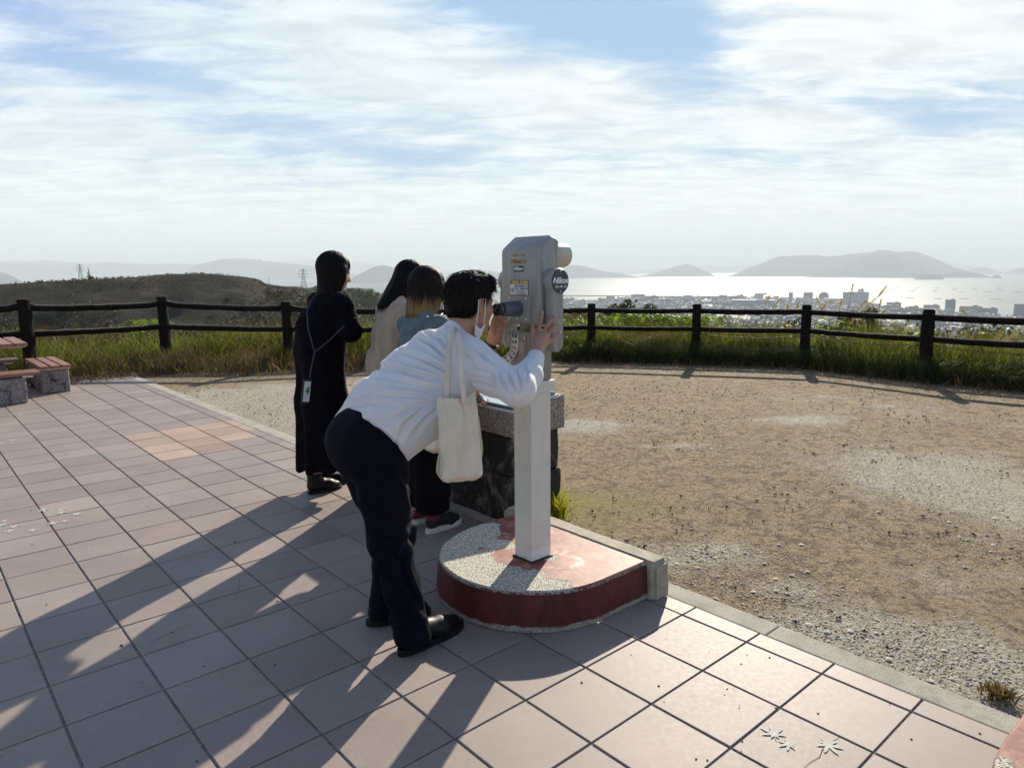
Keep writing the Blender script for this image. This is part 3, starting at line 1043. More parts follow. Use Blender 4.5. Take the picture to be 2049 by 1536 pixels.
def text_mesh(name, body, size, M, mat, parent, extrude=0.0006, shear=0.0, bold=0.0, align='CENTER', spacing=1.0, sx=1.0):
    """writing as a thin mesh; M places local x = reading direction, y = up, z = towards the reader (parent space)"""
    cu = bpy.data.curves.new(name, 'FONT')
    cu.body = body
    cu.size = size
    cu.shear = shear
    cu.offset = bold
    cu.extrude = extrude
    cu.align_x, cu.align_y = align, 'CENTER'
    cu.space_character = spacing
    cu.resolution_u = 3
    to = bpy.data.objects.new(name, cu)
    C.objects.link(to)
    dg = bpy.context.evaluated_depsgraph_get()
    me = bpy.data.meshes.new_from_object(to.evaluated_get(dg))
    bpy.data.objects.remove(to)
    me.name = name
    me.transform(M @ Matrix.Diagonal((sx, 1, 1, 1)))
    me.materials.clear()
    me.materials.append(mat)
    o = bpy.data.objects.new(name, me)
    C.objects.link(o)
    o.parent = parent
    return o


def face_q(x, y, z):
    """text frame on a face that looks towards -y (the eyepiece side): reads along +x"""
    return Matrix(((1, 0, 0, x), (0, 0, -1, y), (0, 1, 0, z), (0, 0, 0, 1)))


def face_p(x, y, z):
    """text frame on a face that looks towards +x: reads along +y"""
    return Matrix(((0, 0, 1, x), (1, 0, 0, y), (0, 1, 0, z), (0, 0, 0, 1)))


TZ = 0.178
TC = Vector((0.087, 3.03, TZ))
tel = thing('coin_telescope', 'grey coin telescope on a square white post, navy round badge on its side', 'telescope', TC, GROT)
m = MB().box((0, 0, (0.932 - TZ) / 2), (0.110, 0.118, 0.932 - TZ), bev=0.005)
m.build('post', M_PIL, tel, local=True)
MB().box((0, 0, 0.003), (0.125, 0.133, 0.008), bev=0.002).build('base_gasket', M_BLK, tel, local=True)
MB().box((0, 0, 0.955 - TZ), (0.138, 0.146, 0.048), bev=0.003).build('collar', M_PIL, tel, local=True)
HX = -0.010     # the head sits a little to the left of the post
m = MB().box((HX, 0.0, (0.979 + 1.19) / 2 - TZ), (0.128, 0.130, 0.211), bev=0.005)
m.box((HX - 0.001, -0.0665, 1.085 - TZ), (0.098, 0.004, 0.185), bev=0.0015)
m.box((HX + 0.0655, 0.0, 1.080 - TZ), (0.004, 0.10, 0.18), bev=0.0015)
cb = m.build('coin_box', M_BOX, tel, local=True)
for (x, z) in ((-0.040, 1.165), (0.038, 1.165), (-0.040, 1.003), (0.038, 1.003)):
    MB().tube([(HX + x, -0.068, z - TZ), (HX + x, -0.071, z - TZ)], 0.0035, 10).build('screw', M_SCREW, cb, local=True)
MB().box((HX + 0.020, -0.0695, 1.125 - TZ), (0.030, 0.004, 0.05), bev=0.001).build('coin_slot_plate', simple('dull_metal', (0.35, 0.34, 0.31), 0.4, 0.6), cb, local=True)
# patch of bare white paint on the side of the box
pv = [(0.0, 0.062), (0.016, 0.045), (0.02, 0.01), (0.012, -0.03), (-0.002, -0.055), (-0.012, -0.03), (-0.014, 0.012), (-0.008, 0.04)]
mesh_obj('bare_patch', [(HX + 0.0682, -0.030 + a_, 1.075 - TZ + b_) for a_, b_ in pv], [tuple(range(8))], M_PAPER, parent=cb, local=True)
MB().tube([(HX, 0, 1.185 - TZ), (HX, 0, 1.200 - TZ), (HX, 0, 1.232 - TZ)], [0.056, 0.046, 0.046], 24).build('neck', simple('lichened_metal', (0.20, 0.20, 0.13), 0.6, var=0.4, vs=40), tel, local=True, smooth=False)

# ---- housing: side profile extruded along x
D0, D1 = -0.062, 0.060
prof = [(D0, 1.235), (D0 + 0.012, 1.221), (D1 - 0.01, 1.221), (D1, 1.232), (D1, 1.560), (D1 - 0.012, 1.574), (0.012, 1.586), (D0 + 0.006, 1.536), (D0, 1.524)]
bh = bmesh.new()
HW = 0.117
va = [bh.verts.new((-HW, y, z - TZ)) for y, z in prof]
vb = [bh.verts.new((HW, y, z - TZ)) for y, z in prof]
bh.faces.new(va)
bh.faces.new(vb[::-1])
for k in range(len(prof)):
    k2 = (k + 1) % len(prof)
    bh.faces.new((va[k2], va[k], vb[k], vb[k2]))
bmesh.ops.recalc_face_normals(bh, faces=bh.faces)
bmesh.ops.bevel(bh, geom=[e for e in bh.edges if abs(abs(e.verts[0].co.x) - HW) < 1e-6 and abs(e.verts[0].co.x - e.verts[1].co.x) < 1e-6],
                offset=0.014, segments=4, affect='EDGES', profile=0.5)
housing = MB().bm(bh, 0, Matrix.Translation((HX, 0, 0))).build('housing', M_HEAD, tel, local=True)
smooth_by_angle(housing, 40)
# raised rim where the two castings meet
for sx in (-1, 1):
    # trunnion drums and fork arms
    x0, x1 = HX + sx * 0.112, HX + sx * 0.166
    zc_ = 1.400 - TZ
    mm = MB().tube([(x0, 0.012, zc_), (x1 - sx * 0.004, 0.012, zc_), (x1, 0.012, zc_)], [0.052, 0.0515, 0.049], 36)
    dr = mm.build('trunnion', M_HEAD, tel, local=True)
    smooth_by_angle(dr, 40)
    xa, xb = HX + sx * 0.122, HX + sx * 0.164
    outl = [(-0.030, 1.385), (-0.030, 1.375), (-0.033, 1.33), (-0.033, 1.155)]
    outl += [(0.003 + 0.036 * math.cos(R(a_)), 1.150 + 0.040 * math.sin(R(a_))) for a_ in np.linspace(180, 360, 13)]
    outl += [(0.039, 1.155), (0.039, 1.33), (0.042, 1.385)]
    b = bmesh.new()
    f_ = b.faces.new([b.verts.new((xa, y, z - TZ)) for y, z in outl])
    r_ = bmesh.ops.extrude_face_region(b, geom=[f_])
    bmesh.ops.translate(b, vec=(xb - xa, 0, 0), verts=[g for g in r_['geom'] if isinstance(g, bmesh.types.BMVert)])
    bmesh.ops.recalc_face_normals(b, faces=b.faces)
    bmesh.ops.bevel(b, geom=[e for e in b.edges if e.calc_face_angle(0) > 1.0], offset=0.006, segments=3, affect='EDGES')
    arm = MB().bm(b).build('fork_arm', M_HEAD, tel, local=True)
    smooth_by_angle(arm, 40)
    MB().box((HX + sx * 0.10, 0.003, 1.148 - TZ), (0.075, 0.06, 0.035), bev=0.004).build('fork_foot', M_HEAD, arm, local=True)
badge = MB().tube([(HX + 0.166, 0.012, 1.400 - TZ), (HX + 0.1692, 0.012, 1.400 - TZ)], 0.0480, 48).build('badge', M_NAVY, tel, local=True)
BX = HX + 0.1694
text_mesh('lettering', 'Nikon', 0.034, face_p(BX, 0.012, 1.402 - TZ), M_LETTER, badge, shear=0.28, bold=0.0011, spacing=1.02)
text_mesh('lettering', '20 x 80 - III', 0.0125, face_p(BX, 0.014, 1.378 - TZ), M_LETTER, badge, bold=0.0003, spacing=1.05)
for a_ in (0, 90, 180, 270):
    y, z = 0.012 + 0.041 * math.cos(R(a_)), 1.400 - TZ + 0.041 * math.sin(R(a_))
    MB().tube([(BX, y, z), (BX + 0.0012, y, z)], 0.0028, 10).build('rivet', M_SCREW, badge, local=True)
# objective tube, pointing out over the bay
ob = MB()
oc = 1.508 - TZ
ob.tube([(HX, 0.05, oc), (HX, 0.198, oc), (HX, 0.205, oc), (HX, 0.205, oc), (HX, 0.16, oc)], [0.0505, 0.0515, 0.050, 0.044, 0.043], 40)
o = ob.build('objective_tube', mat_grey_paint('cream_tube_paint', (0.50, 0.47, 0.37)), tel, local=True)
smooth_by_angle(o, 40)
mg, tg = new_mat('coated_lens')
principled(tg, (0.01, 0.015, 0.03), 0.05, 0, None, 0.9)
MB().tube([(HX, 0.161, oc), (HX, 0.166, oc)], 0.0425, 32).build('objective_lens', mg, o, local=True)
# eyepiece
ez = 1.287 - TZ
ep = MB().box((HX, D0 - 0.004, ez), (0.142, 0.010, 0.108), bev=0.003).build('eyepiece_plate', M_HEAD, tel, local=True)
for (x, z) in ((-0.052, 0.043), (0.052, 0.043), (-0.052, -0.043), (0.0, -0.043), (0.052, -0.043)):
    MB().tube([(HX + x, D0 - 0.009, ez + z), (HX + x, D0 - 0.0125, ez + z)], [0.0052, 0.004], 12).build('screw', M_SCREW, ep, local=True)
et = MB()
et.tube([(HX, D0 - 0.006, ez), (HX, D0 - 0.03, ez), (HX, D0 - 0.07, ez), (HX, D0 - 0.098, ez), (HX, D0 - 0.100, ez)], [0.0340, 0.0325, 0.0310, 0.029, 0.025], 32)
o = et.build('eyepiece_tube', M_EYE, tel, local=True)
smooth_by_angle(o, 40)
o2 = MB().tube([(HX, D0 - 0.098, ez), (HX, D0 - 0.104, ez), (HX, D0 - 0.112, ez), (HX, D0 - 0.128, ez), (HX, D0 - 0.131, ez), (HX, D0 - 0.131, ez), (HX, D0 - 0.12, ez)],
                [0.026, 0.026, 0.024, 0.0255, 0.0245, 0.019, 0.014], 32).build('eyecup', M_BLK, tel, local=True)
smooth_by_angle(o2, 40)
MB().tube([(HX, D0 - 0.112, ez), (HX, D0 - 0.1135, ez)], [0.0262, 0.0262], 32).build('focus_ring', simple('pale_ring', (0.4, 0.42, 0.45), 0.3, 0.6), tel, local=True)
# plates and stickers on the front
FY = D0 - 0.0008
np_ = MB().box((HX - 0.003, FY, 1.451 - TZ), (0.060, 0.0022, 0.024), bev=0.0006).build('name_plate', M_NAVY, tel, local=True)
text_mesh('lettering', 'Nikon', 0.0205, face_q(HX - 0.003, FY - 0.0016, 1.4515 - TZ), M_LETTER, np_, extrude=0.0004, shear=0.2, bold=0.0006)
MB().box((HX - 0.004, FY + 0.0003, 1.482 - TZ), (0.096, 0.0016, 0.017), bev=0.0005).build('glue_mark', M_RUST, tel, local=True)
gm = MB()
for k, (dx, w_) in enumerate(((-0.030, 0.020), (-0.004, 0.016), (0.018, 0.014), (0.034, 0.010))):
    gm.box((HX + dx, FY + 0.0004, 1.507 - TZ), (w_, 0.0012, 0.010), bev=0.0003)
gm.build('glue_mark', M_RUST, tel, local=True)
ws = MB().box((HX, FY, 1.373 - TZ), (0.116, 0.0018, 0.062), bev=0.0005).build('warning_sticker', M_INK, tel, local=True)
MB().box((HX, FY - 0.0012, 1.3655 - TZ), (0.112, 0.0010, 0.0435)).build('sticker_field', M_PAPER, ws, local=True)
MB().box((HX, FY - 0.0012, 1.3955 - TZ), (0.112, 0.0010, 0.0135)).build('sticker_field', M_YEL, ws, local=True)
tf_ = FY - 0.0019
text_mesh('lettering', '警 告', 0.0115, face_q(HX + 0.012, tf_, 1.3955 - TZ), M_INK, ws, extrude=0.0002, spacing=1.3)
tri = MB()
tri.raw([(HX - 0.052, tf_, 1.3905 - TZ), (HX - 0.040, tf_, 1.3905 - TZ), (HX - 0.046, tf_, 1.4010 - TZ)], [(0, 1, 2)])
tri.build('warning_triangle', M_INK, ws, local=True)
text_mesh('lettering', '太陽を直接見ないで', 0.0098, face_q(HX + 0.014, tf_, 1.3795 - TZ), M_INK, ws, extrude=0.0002, bold=0.0002)
text_mesh('lettering', '下さい。失明の恐れ', 0.0098, face_q(HX + 0.014, tf_, 1.3690 - TZ), M_INK, ws, extrude=0.0002, bold=0.0002)
text_mesh('lettering', 'Never look directly at\nthe sun through the\nlens of this telescope', 0.0066, face_q(HX + 0.014, tf_, 1.3530 - TZ), M_INK, ws, extrude=0.0002)
rg = MB()
for k in range(24):
    a0, a1 = 2 * math.pi * k / 24, 2 * math.pi * (k + 1) / 24
    rg.raw([(HX - 0.041 + r_ * math.cos(a_), tf_, 1.362 - TZ + r_ * math.sin(a_)) for r_, a_ in ((0.0085, a0), (0.0085, a1), (0.0105, a1), (0.0105, a0))], [(0, 1, 2, 3)])
rg.raw([(HX - 0.048, tf_, 1.3685 - TZ), (HX - 0.047, tf_, 1.3695 - TZ), (HX - 0.034, tf_, 1.3555 - TZ), (HX - 0.035, tf_, 1.3545 - TZ)], [(0, 1, 2, 3)])
rg.raw([(HX - 0.044, tf_, 1.358 - TZ), (HX - 0.038, tf_, 1.358 - TZ), (HX - 0.038, tf_, 1.366 - TZ), (HX - 0.041, tf_, 1.368 - TZ), (HX - 0.044, tf_, 1.366 - TZ)], [(0, 1, 2, 3, 4)])
rg.build('no_looking_mark', M_INK, ws, local=True)

# peeling paper strip with writing, stuck to the coin box and curling away to the left
pts = [(-0.020, -0.0705, 1.178), (-0.020, -0.0705, 1.150), (-0.022, -0.0706, 1.120), (-0.030, -0.073, 1.098), (-0.046, -0.080, 1.078), (-0.064, -0.090, 1.060), (-0.083, -0.099, 1.040), (-0.098, -0.104, 1.020)]
wid = [0.046, 0.046, 0.047, 0.045, 0.044, 0.044, 0.043, 0.038]
sv, frames = [], []
for k, (x, y, z) in enumerate(pts):
    p = Vector((x + HX, y, z - TZ))
    a_ = Vector(pts[max(0, k - 1)])
    b_ = Vector(pts[min(len(pts) - 1, k + 1)])
    d = (b_ - a_).normalized()
    nrm = Vector((0, -1, 0))
    nrm = (nrm - d * nrm.dot(d)).normalized()
    side = d.cross(nrm).normalized()          # to the reader's right when going down
    if side.x < 0:
        side = -side
    frames.append((p, side, -d, nrm))
    for s_ in (-1, -0.33, 0.33, 1):
        q = p + side * (wid[k] / 2 * s_) + nrm * (0.0015 * (1 - abs(s_)) if k < 3 else 0.004 * math.sin(k * 2 + s_ * 2))
        sv.append(q)
sf = [(k * 4 + q, k * 4 + q + 1, (k + 1) * 4 + q + 1, (k + 1) * 4 + q) for k in range(len(pts) - 1) for q in range(3)]
strip = mesh_obj('peeling_label', sv, sf, M_PAPER, parent=tel, local=True, smooth=True)
sol = strip.modifiers.new('thick', 'SOLIDIFY')
sol.thickness = 0.0006
cols_t = ['絶対に太陽を', '見ないで下さい']
for ci, s_ in enumerate(cols_t):
    for k, ch in enumerate(s_):
        f_ = 0.32 + k * 0.86
        k0 = min(int(f_), len(frames) - 2)
        w_ = f_ - k0
        p = frames[k0][0].lerp(frames[k0 + 1][0], w_)
        sd_ = frames[k0][1].lerp(frames[k0 + 1][1], w_).normalized()
        up = frames[k0][2].lerp(frames[k0 + 1][2], w_).normalized()
        nn = frames[k0][3].lerp(frames[k0 + 1][3], w_).normalized()
        q = p + sd_ * (0.0095 if ci == 0 else -0.0095) + nn * 0.0035
        M_ = Matrix(((sd_.x, up.x, nn.x, q.x), (sd_.y, up.y, nn.y, q.y), (sd_.z, up.z, nn.z, q.z), (0, 0, 0, 1)))
        text_mesh('lettering', ch, 0.0155, M_, simple('black_ink', (0.02, 0.02, 0.02), 0.5) if (ci, k) == (0, 0) else bpy.data.materials['black_ink'], strip, extrude=0.0002, bold=0.0004)
# ================================================================ sea
ms, ts = new_mat('sea_water')
co = ts.add('ShaderNodeTexCoord').outputs['Object']
w1 = ts.noise(ts.scale(co, (0.004, 0.010, 1), rot=(0, 0, R(15))), 1.0, 6, 0.6)
w2 = ts.noise(ts.scale(co, (0.03, 0.06, 1)), 1.0, 4, 0.6)
wk = ts.noise(ts.scale(co, (0.0005, 0.004, 1), rot=(0, 0, R(4))), 1.0, 4, 0.6, 1.0)
principled(ts, (0.02, 0.045, 0.05), ts.map(wk, 0.35, 0.65, 0.38, 0.50), 0,
           ts.bump(ts.math('ADD', ts.math('MULTIPLY', w1, 0.6), ts.math('MULTIPLY', w2, 0.4)), 0.12, 1.5), 0.5, IOR=1.33)
sea = mesh_obj('sea', [(-60000, 300, SEA_Z), (60000, 300, SEA_Z), (60000, 70000, SEA_Z), (-60000, 70000, SEA_Z)], [(0, 1, 2, 3)], ms)
tag(sea, kind='structure')

# ================================================================ islands and mountains across the bay
def mat_far(name, a, b, sc):
    m, t = new_mat(name)
    co = t.add('ShaderNodeTexCoord').outputs['Object']
    n = t.noise(co, sc, 7, 0.7)
    principled(t, t.ramp(n, [(0.35, a), (0.65, b)]), 0.95, 0, None, 0.1)
    return m


M_ISL = mat_far('wooded_island', (0.018, 0.03, 0.02), (0.045, 0.055, 0.035), 0.003)


def ridge(name, D, prof, seed=0, depth=2.2, mat=None, step=5.0, rough=0.05, foot=None, extra=None):
    """a hill range whose crest runs through sighted heights at a real distance D; slopes both ways"""
    pxs = np.arange(prof[0][0], prof[-1][0] + 0.01, step)
    pys = np.interp(pxs, [p[0] for p in prof], [p[1] for p in prof])
    rows = [(-1.0, 0.0), (-0.8, 0.13), (-0.6, 0.30), (-0.42, 0.50), (-0.25, 0.70), (-0.1, 0.90), (0.0, 1.0), (0.15, 0.82), (0.4, 0.5), (0.7, 0.2), (1.0, 0.0)]
    z0 = (foot if foot is not None else SEA_Z - 6)
    vs = []
    hmax = 1.0
    tops = []
    for x, y in zip(pxs, pys):
        r_ = ray(x, y)
        hd = math.hypot(r_.x, r_.y)
        tops.append((r_.x / hd, r_.y / hd, CAM_H + D * r_.z / hd))
    hm = max(t_[2] for t_ in tops) - z0
    for (dx, dy, zt) in tops:
        h = max(zt - z0, 1.0)
        for (q, hh) in rows:
            dd_ = D + q * depth * (0.35 * hm + 0.65 * h)
            p = Vector((dx * dd_, dy * dd_, 0))
            n_ = mnoise.fractal(p * (3.0 / hm) + Vector((seed, 0, 0)), 1.0, 2.0, 5)
            k = 1.0 if q == 0 else 1.0 + n_ * 0.45 * (1 - hh * 0.5)
            jit = mnoise.noise(p * (14.0 / hm)) * rough * 0.35 * h if 0 < hh else 0
            vs.append((p.x, p.y, z0 + h * hh * max(0.0, k) * (1 if q else 1) + jit))
    nr = len(rows)
    fs = [(k * nr + q, (k + 1) * nr + q, (k + 1) * nr + q + 1, k * nr + q + 1) for k in range(len(pxs) - 1) for q in range(nr - 1)]
    o = mesh_obj(name, vs, fs, mat or M_ISL, smooth=True)
    return tag(o, kind='structure')


ridge('mountain_range', 27000, [(-900, 520), (-400, 512), (0, 522), (300, 528), (545, 524.8), (620, 519), (660, 520), (720, 523), (790, 533), (880, 541), (1000, 545), (1130, 541), (1225, 543), (1280, 541), (1320, 538), (1402, 532), (1461, 532), (1502, 530), (1600, 534), (1700, 536), (1800, 528), (1886, 520), (1930, 530), (1988, 538), (2100, 536), (2500, 520), (2900, 524)], 1, 1.6)
ridge('mountain_range', 19000, [(-1200, 520), (-700, 505), (-300, 512), (0, 524), (39, 525), (91, 521), (133, 524), (169, 527), (218, 524), (260, 527), (302, 528.4), (348, 527), (390, 530), (470, 540), (600, 552)], 2, 1.8)
ridge('island', 15500, [(360, 556), (390, 531), (417, 524), (454, 517), (490, 517), (520, 521), (560, 525), (590, 528.4), (620, 531.4), (660, 538), (710, 548), (760, 560)], 3, 1.8)
ridge('island', 9200, [(-700, 560), (-400, 530), (-200, 520), (-60, 532), (0, 545), (18, 549.6), (36, 559), (50, 567)], 4, 1.8)
ridge('island', 10100, [(690, 565), (704, 555.7), (728, 544), (747, 534), (767, 530), (785, 534), (812, 544), (840, 555), (860, 564)], 5, 1.8, step=3)
ridge('island', 13500, [(900, 556), (930, 549), (961, 542), (975, 541), (1000, 545), (1060, 540), (1090, 543), (1122, 535), (1144, 530), (1168, 532), (1197, 540), (1217, 544), (1246, 548), (1290, 556)], 6, 1.8)
ridge('island', 15000, [(1270, 556), (1283, 552), (1310, 546), (1334, 538.5), (1358, 531), (1375.7, 528), (1388, 531.7), (1405, 539.8), (1440, 555)], 7, 1.8)
ridge('island', 14000, [(1450, 554), (1463, 550), (1480, 544.7), (1500, 535), (1519, 529), (1539, 520), (1549, 516), (1559, 513), (1578, 512), (1610, 510), (1639, 510.5), (1649, 513), (1676, 512), (1700, 508), (1730, 505.6), (1744, 504), (1759, 500), (1776, 500), (1793, 504.4), (1815, 503), (1834, 504.4), (1851, 509), (1871, 516.6), (1890, 526.4), (1910, 535), (1930, 540), (1949, 546), (1990, 556)], 8, 1.5, step=3)
ridge('island', 12400, [(1600, 557), (1622, 550.8), (1646, 542), (1676, 537), (1700, 526), (1724, 514), (1744, 508), (1773, 507), (1788, 510.5), (1807, 520), (1837, 530), (1861, 540), (1876, 547), (1895, 556)], 9, 0.9, step=3)
ridge('island', 11600, [(1715, 557), (1725, 552), (1783, 548), (1812, 543), (1832, 545), (1849, 549.5), (1870, 549), (1888, 547), (1910, 543), (1939, 544), (1964, 548), (1995, 557)], 10, 1.0, step=3)
ridge('island', 9900, [(1828, 559), (1836, 554), (1842, 551), (1866, 549), (1883, 550), (1890, 559)], 11, 1.4, step=1.5)
ridge('island', 10800, [(1982, 557), (1987, 551), (1995.6, 548), (2001, 551), (2005, 557)], 12, 1.4, step=1.5)
ridge('island', 17500, [(1925, 550), (1939, 540), (1970, 534), (1988, 540), (2012, 547)], 13, 1.6, step=3)
ridge('island', 16500, [(2002, 550), (2010, 545), (2027, 538.6), (2049, 535), (2120, 528), (2250, 532), (2420, 520), (2700, 540)], 14, 1.6)

# ================================================================ near hill on the left (cleared slope)
def mat_hill():
    m, t = new_mat('cleared_hillside')
    co = t.add('ShaderNodeTexCoord').outputs['Object']
    n = t.noise(co, 0.055, 8, 0.72, 0.8)
    f = t.noise(co, 0.5, 6, 0.8)
    c = t.ramp(n, [(0.36, (0.006, 0.010, 0.004)), (0.48, (0.013, 0.014, 0.007)), (0.58, (0.042, 0.029, 0.019)), (0.68, (0.17, 0.125, 0.085))])
    c = t.mix(t.map(f, 0.35, 0.6, 0.75, 0), c, (0.014, 0.017, 0.009))
    c = t.mix(t.map(f, 0.64, 0.8, 0, 0.5), c, (0.26, 0.20, 0.145))
    principled(t, c, 0.95, 0, t.bump(t.math('ADD', f, t.math('MULTIPLY', n, 2)), 1.0, 1.6), 0.15)
    return m


M_HILL = mat_hill()
HPROF = [(-9000, 600), (-3000, 585), (-900, 560), (-500, 548), (-200, 560), (0, 568), (60, 565), (100, 563), (180, 560), (250, 556), (300, 554), (340, 552), (365, 551), (395, 550.5), (430, 551), (460, 553), (485, 557), (510, 564), (524, 570), (532, 577), (560, 580), (590, 583), (620, 590), (660, 606), (720, 640), (800, 690), (900, 760)]
HD = 230.0


def hill_z(az_, dist):
    """height of the near hill at azimuth (tan = x/y) and horizontal distance"""
    px_ = 1024.5 + F_PX * math.tan(az_) / _c
    y_ = np.interp(px_, [p[0] for p in HPROF], [p[1] for p in HPROF])
    r_ = ray(px_, float(y_))
    top = CAM_H + HD * r_.z / math.hypot(r_.x, r_.y)
    q = (dist - HD) / 130.0
    base = -42.0
    f_ = math.exp(-q * q * 2.4) if q < 0 else math.exp(-q * q * 3.5)
    p = Vector((math.sin(az_) * dist, math.cos(az_) * dist, 0))
    n_ = mnoise.fractal(p * 0.02 + Vector((4, 1, 0)), 1.0, 2.0, 4)
    fold = mnoise.noise(p * 0.011 + Vector((9, 2, 3)))
    near = min(1.0, abs(q) * 3)
    return base + (top - base) * f_ + near * (n_ * 7.5 + fold * 11.0) + mnoise.noise(p * 0.12) * 0.5


hv = []
azs = np.radians(np.linspace(-88, -8.5, 320))
dst = np.concatenate([np.linspace(70, 240, 90), np.linspace(246, 430, 24)])
for a_ in azs:
    for d_ in dst:
        hv.append((math.sin(a_) * d_, math.cos(a_) * d_, hill_z(a_, d_)))
nd = len(dst)
hf = [(i * nd + j, i * nd + j + 1, (i + 1) * nd + j + 1, (i + 1) * nd + j)[::-1] for i in range(len(azs) - 1) for j in range(nd - 1)]
tag(mesh_obj('hillside', hv, hf, M_HILL, smooth=True), kind='structure')
M_FOREST = mat_far('forested_ridge', (0.016, 0.026, 0.012), (0.05, 0.062, 0.028), 0.03)
ridge('forest_ridge', 620, [(470, 600), (520, 584), (560, 579), (575, 575), (590, 579), (602, 574), (640, 571), (680, 572), (720, 578), (745, 582), (757, 590), (772, 602), (800, 630), (830, 700), (860, 800)], 20, 1.3, M_FOREST, 1.5, 0.10, foot=-75)
ridge('forest_ridge', 2300, [(640, 586), (700, 577), (712, 576), (748, 578), (752, 586), (800, 590), (860, 592), (920, 640)], 21, 1.2, M_FOREST, 1.5, 0.08, foot=-150)


def leaf_mat(name, a, b, trans=0.45, rough=0.55):
    """thin leaf: colour differs from leaf to leaf, light passes through"""
    m, t = new_mat(name)
    geo = t.add('ShaderNodeNewGeometry')
    rnd = geo.outputs['Random Per Island']
    co = t.add('ShaderNodeTexCoord').outputs['Object']
    n = t.noise(co, 0.9, 3)
    f = t.math('ADD', t.math('MULTIPLY', rnd, 0.7), t.math('MULTIPLY', n, 0.3))
    c = t.ramp(f, [(0.15, a), (0.85, b)])
    p = t.add('ShaderNodeBsdfPrincipled', i_Roughness=rough)
    t.l.new(c, p.inputs['Base Color'])
    p.inputs['Specular IOR Level'].default_value = 0.12
    tr = t.add('ShaderNodeBsdfTranslucent')
    t.l.new(t.mix(1.0, c, (1.55, 1.5, 0.75), 'MULTIPLY'), tr.inputs[0])
    mx = t.add('ShaderNodeMixShader')
    mx.inputs[0].default_value = trans
    t.l.new(p.outputs[0], mx.inputs[1])
    t.l.new(tr.outputs[0], mx.inputs[2])
    t.l.new(mx.outputs[0], t.o.inputs[0])
    return m


L_DARK = leaf_mat('dark_evergreen_and_shaded_grass', (0.012, 0.022, 0.008), (0.05, 0.062, 0.022), 0.25)  # evergreens; on the low fence grass the dark colour stands for shade
L_MID = leaf_mat('olive_leaf', (0.035, 0.045, 0.013), (0.12, 0.125, 0.04), 0.35)
L_PALE = leaf_mat('pale_bamboo_leaf', (0.09, 0.11, 0.035), (0.22, 0.23, 0.09), 0.4)
L_BROWN = leaf_mat('dry_scrub_leaf', (0.014, 0.012, 0.007), (0.085, 0.055, 0.033), 0.25)
L_GREEN = leaf_mat('bright_fern_leaf', (0.075, 0.13, 0.015), (0.20, 0.27, 0.04), 0.55)
M_BARK = simple('rough_bark', (0.055, 0.042, 0.03), 0.9, bump=0.8, bs=20)


def leaf_cloud(cs, rs, n, size, rg, flat=0.75, aspect=2.0):
    """n small leaf faces filling ellipsoids; returns verts, faces"""
    cs, rs = np.asarray(cs, float), np.asarray(rs, float)
    w = rs ** 2
    idx = rg.choice(len(cs), n, p=w / w.sum())
    d = rg.normal(size=(n, 3))
    d /= np.linalg.norm(d, axis=1)[:, None]
    rad = rs[idx] * (0.45 + 0.6 * rg.random(n) ** 0.5)
    d2 = d.copy()
    d2[:, 2] *= flat
    pos = cs[idx] + d2 * rad[:, None]
    s_ = size * (0.6 + 0.8 * rg.random(n))
    a_ = rg.normal(size=(n, 3)) + d * 0.7
    a_ /= np.linalg.norm(a_, axis=1)[:, None]
    b_ = np.cross(a_, rg.normal(size=(n, 3)))
    b_ /= np.linalg.norm(b_, axis=1)[:, None] + 1e-9
    c_ = np.cross(a_, b_)
    l_, w_ = s_[:, None], (s_ / aspect)[:, None]
    v_ = np.stack([pos - b_ * l_ * .5, pos + c_ * w_ * .5, pos + b_ * l_ * .5 + a_ * l_ * 0.1, pos - c_ * w_ * .5], 1).reshape(-1, 3)
    f_ = np.arange(n * 4).reshape(-1, 4)
    return v_, f_


def fast_mesh(name, v_, f_, mat, parent=None, origin=None):
    """large quad/tri mesh from arrays (world space)"""
    v_ = np.asarray(v_, float)
    if parent is not None:
        inv = np.array(world_of(parent).inverted())
        v_ = v_ @ inv[:3, :3].T + inv[:3, 3]
    elif origin is not None:
        v_ = v_ - np.asarray(origin, float)
    me = bpy.data.meshes.new(name)
    k = f_.shape[1]
    me.vertices.add(len(v_))
    me.vertices.foreach_set('co', v_.astype(np.float32).ravel())
    me.loops.add(f_.size)
    me.loops.foreach_set('vertex_index', f_.astype(np.int32).ravel())
    me.polygons.add(len(f_))
    me.polygons.foreach_set('loop_start', np.arange(0, f_.size, k, dtype=np.int32))
    me.polygons.foreach_set('loop_total', np.full(len(f_), k, np.int32))
    me.materials.append(mat)
    me.update(calc_edges=True)
    o = bpy.data.objects.new(name, me)
    C.objects.link(o)
    if origin is not None and parent is None:
        o.location = origin
    if parent is not None:
        o.parent = parent
    return o


# scrub over the hillside
rgh = np.random.default_rng(21)
cs, rs = [], []
for k in range(9500):
    a_ = math.radians(rgh.uniform(-40, -9))
    d_ = rgh.uniform(95, 236)
    z_ = hill_z(a_, d_)
    p = Vector((math.sin(a_) * d_, math.cos(a_) * d_, z_))
    if mnoise.noise(Vector((p.x, p.y, 0)) * 0.03) + rgh.uniform(-0.35, 0.35) < -0.02:
        continue
    r_ = rgh.uniform(0.35, 1.15) * (0.55 if d_ > 215 else 1.0)
    cs.append((p.x, p.y, z_ + r_ * 0.3))
    rs.append(r_)
half = len(cs) // 2
v_, f_ = leaf_cloud(cs[:half], rs[:half], 42000, 0.42, rgh, 0.8, 1.6)
tag(fast_mesh('scrub', v_, f_, L_DARK), kind='stuff')
v_, f_ = leaf_cloud(cs[half:], rs[half:], 42000, 0.42, rgh, 0.8, 1.6)
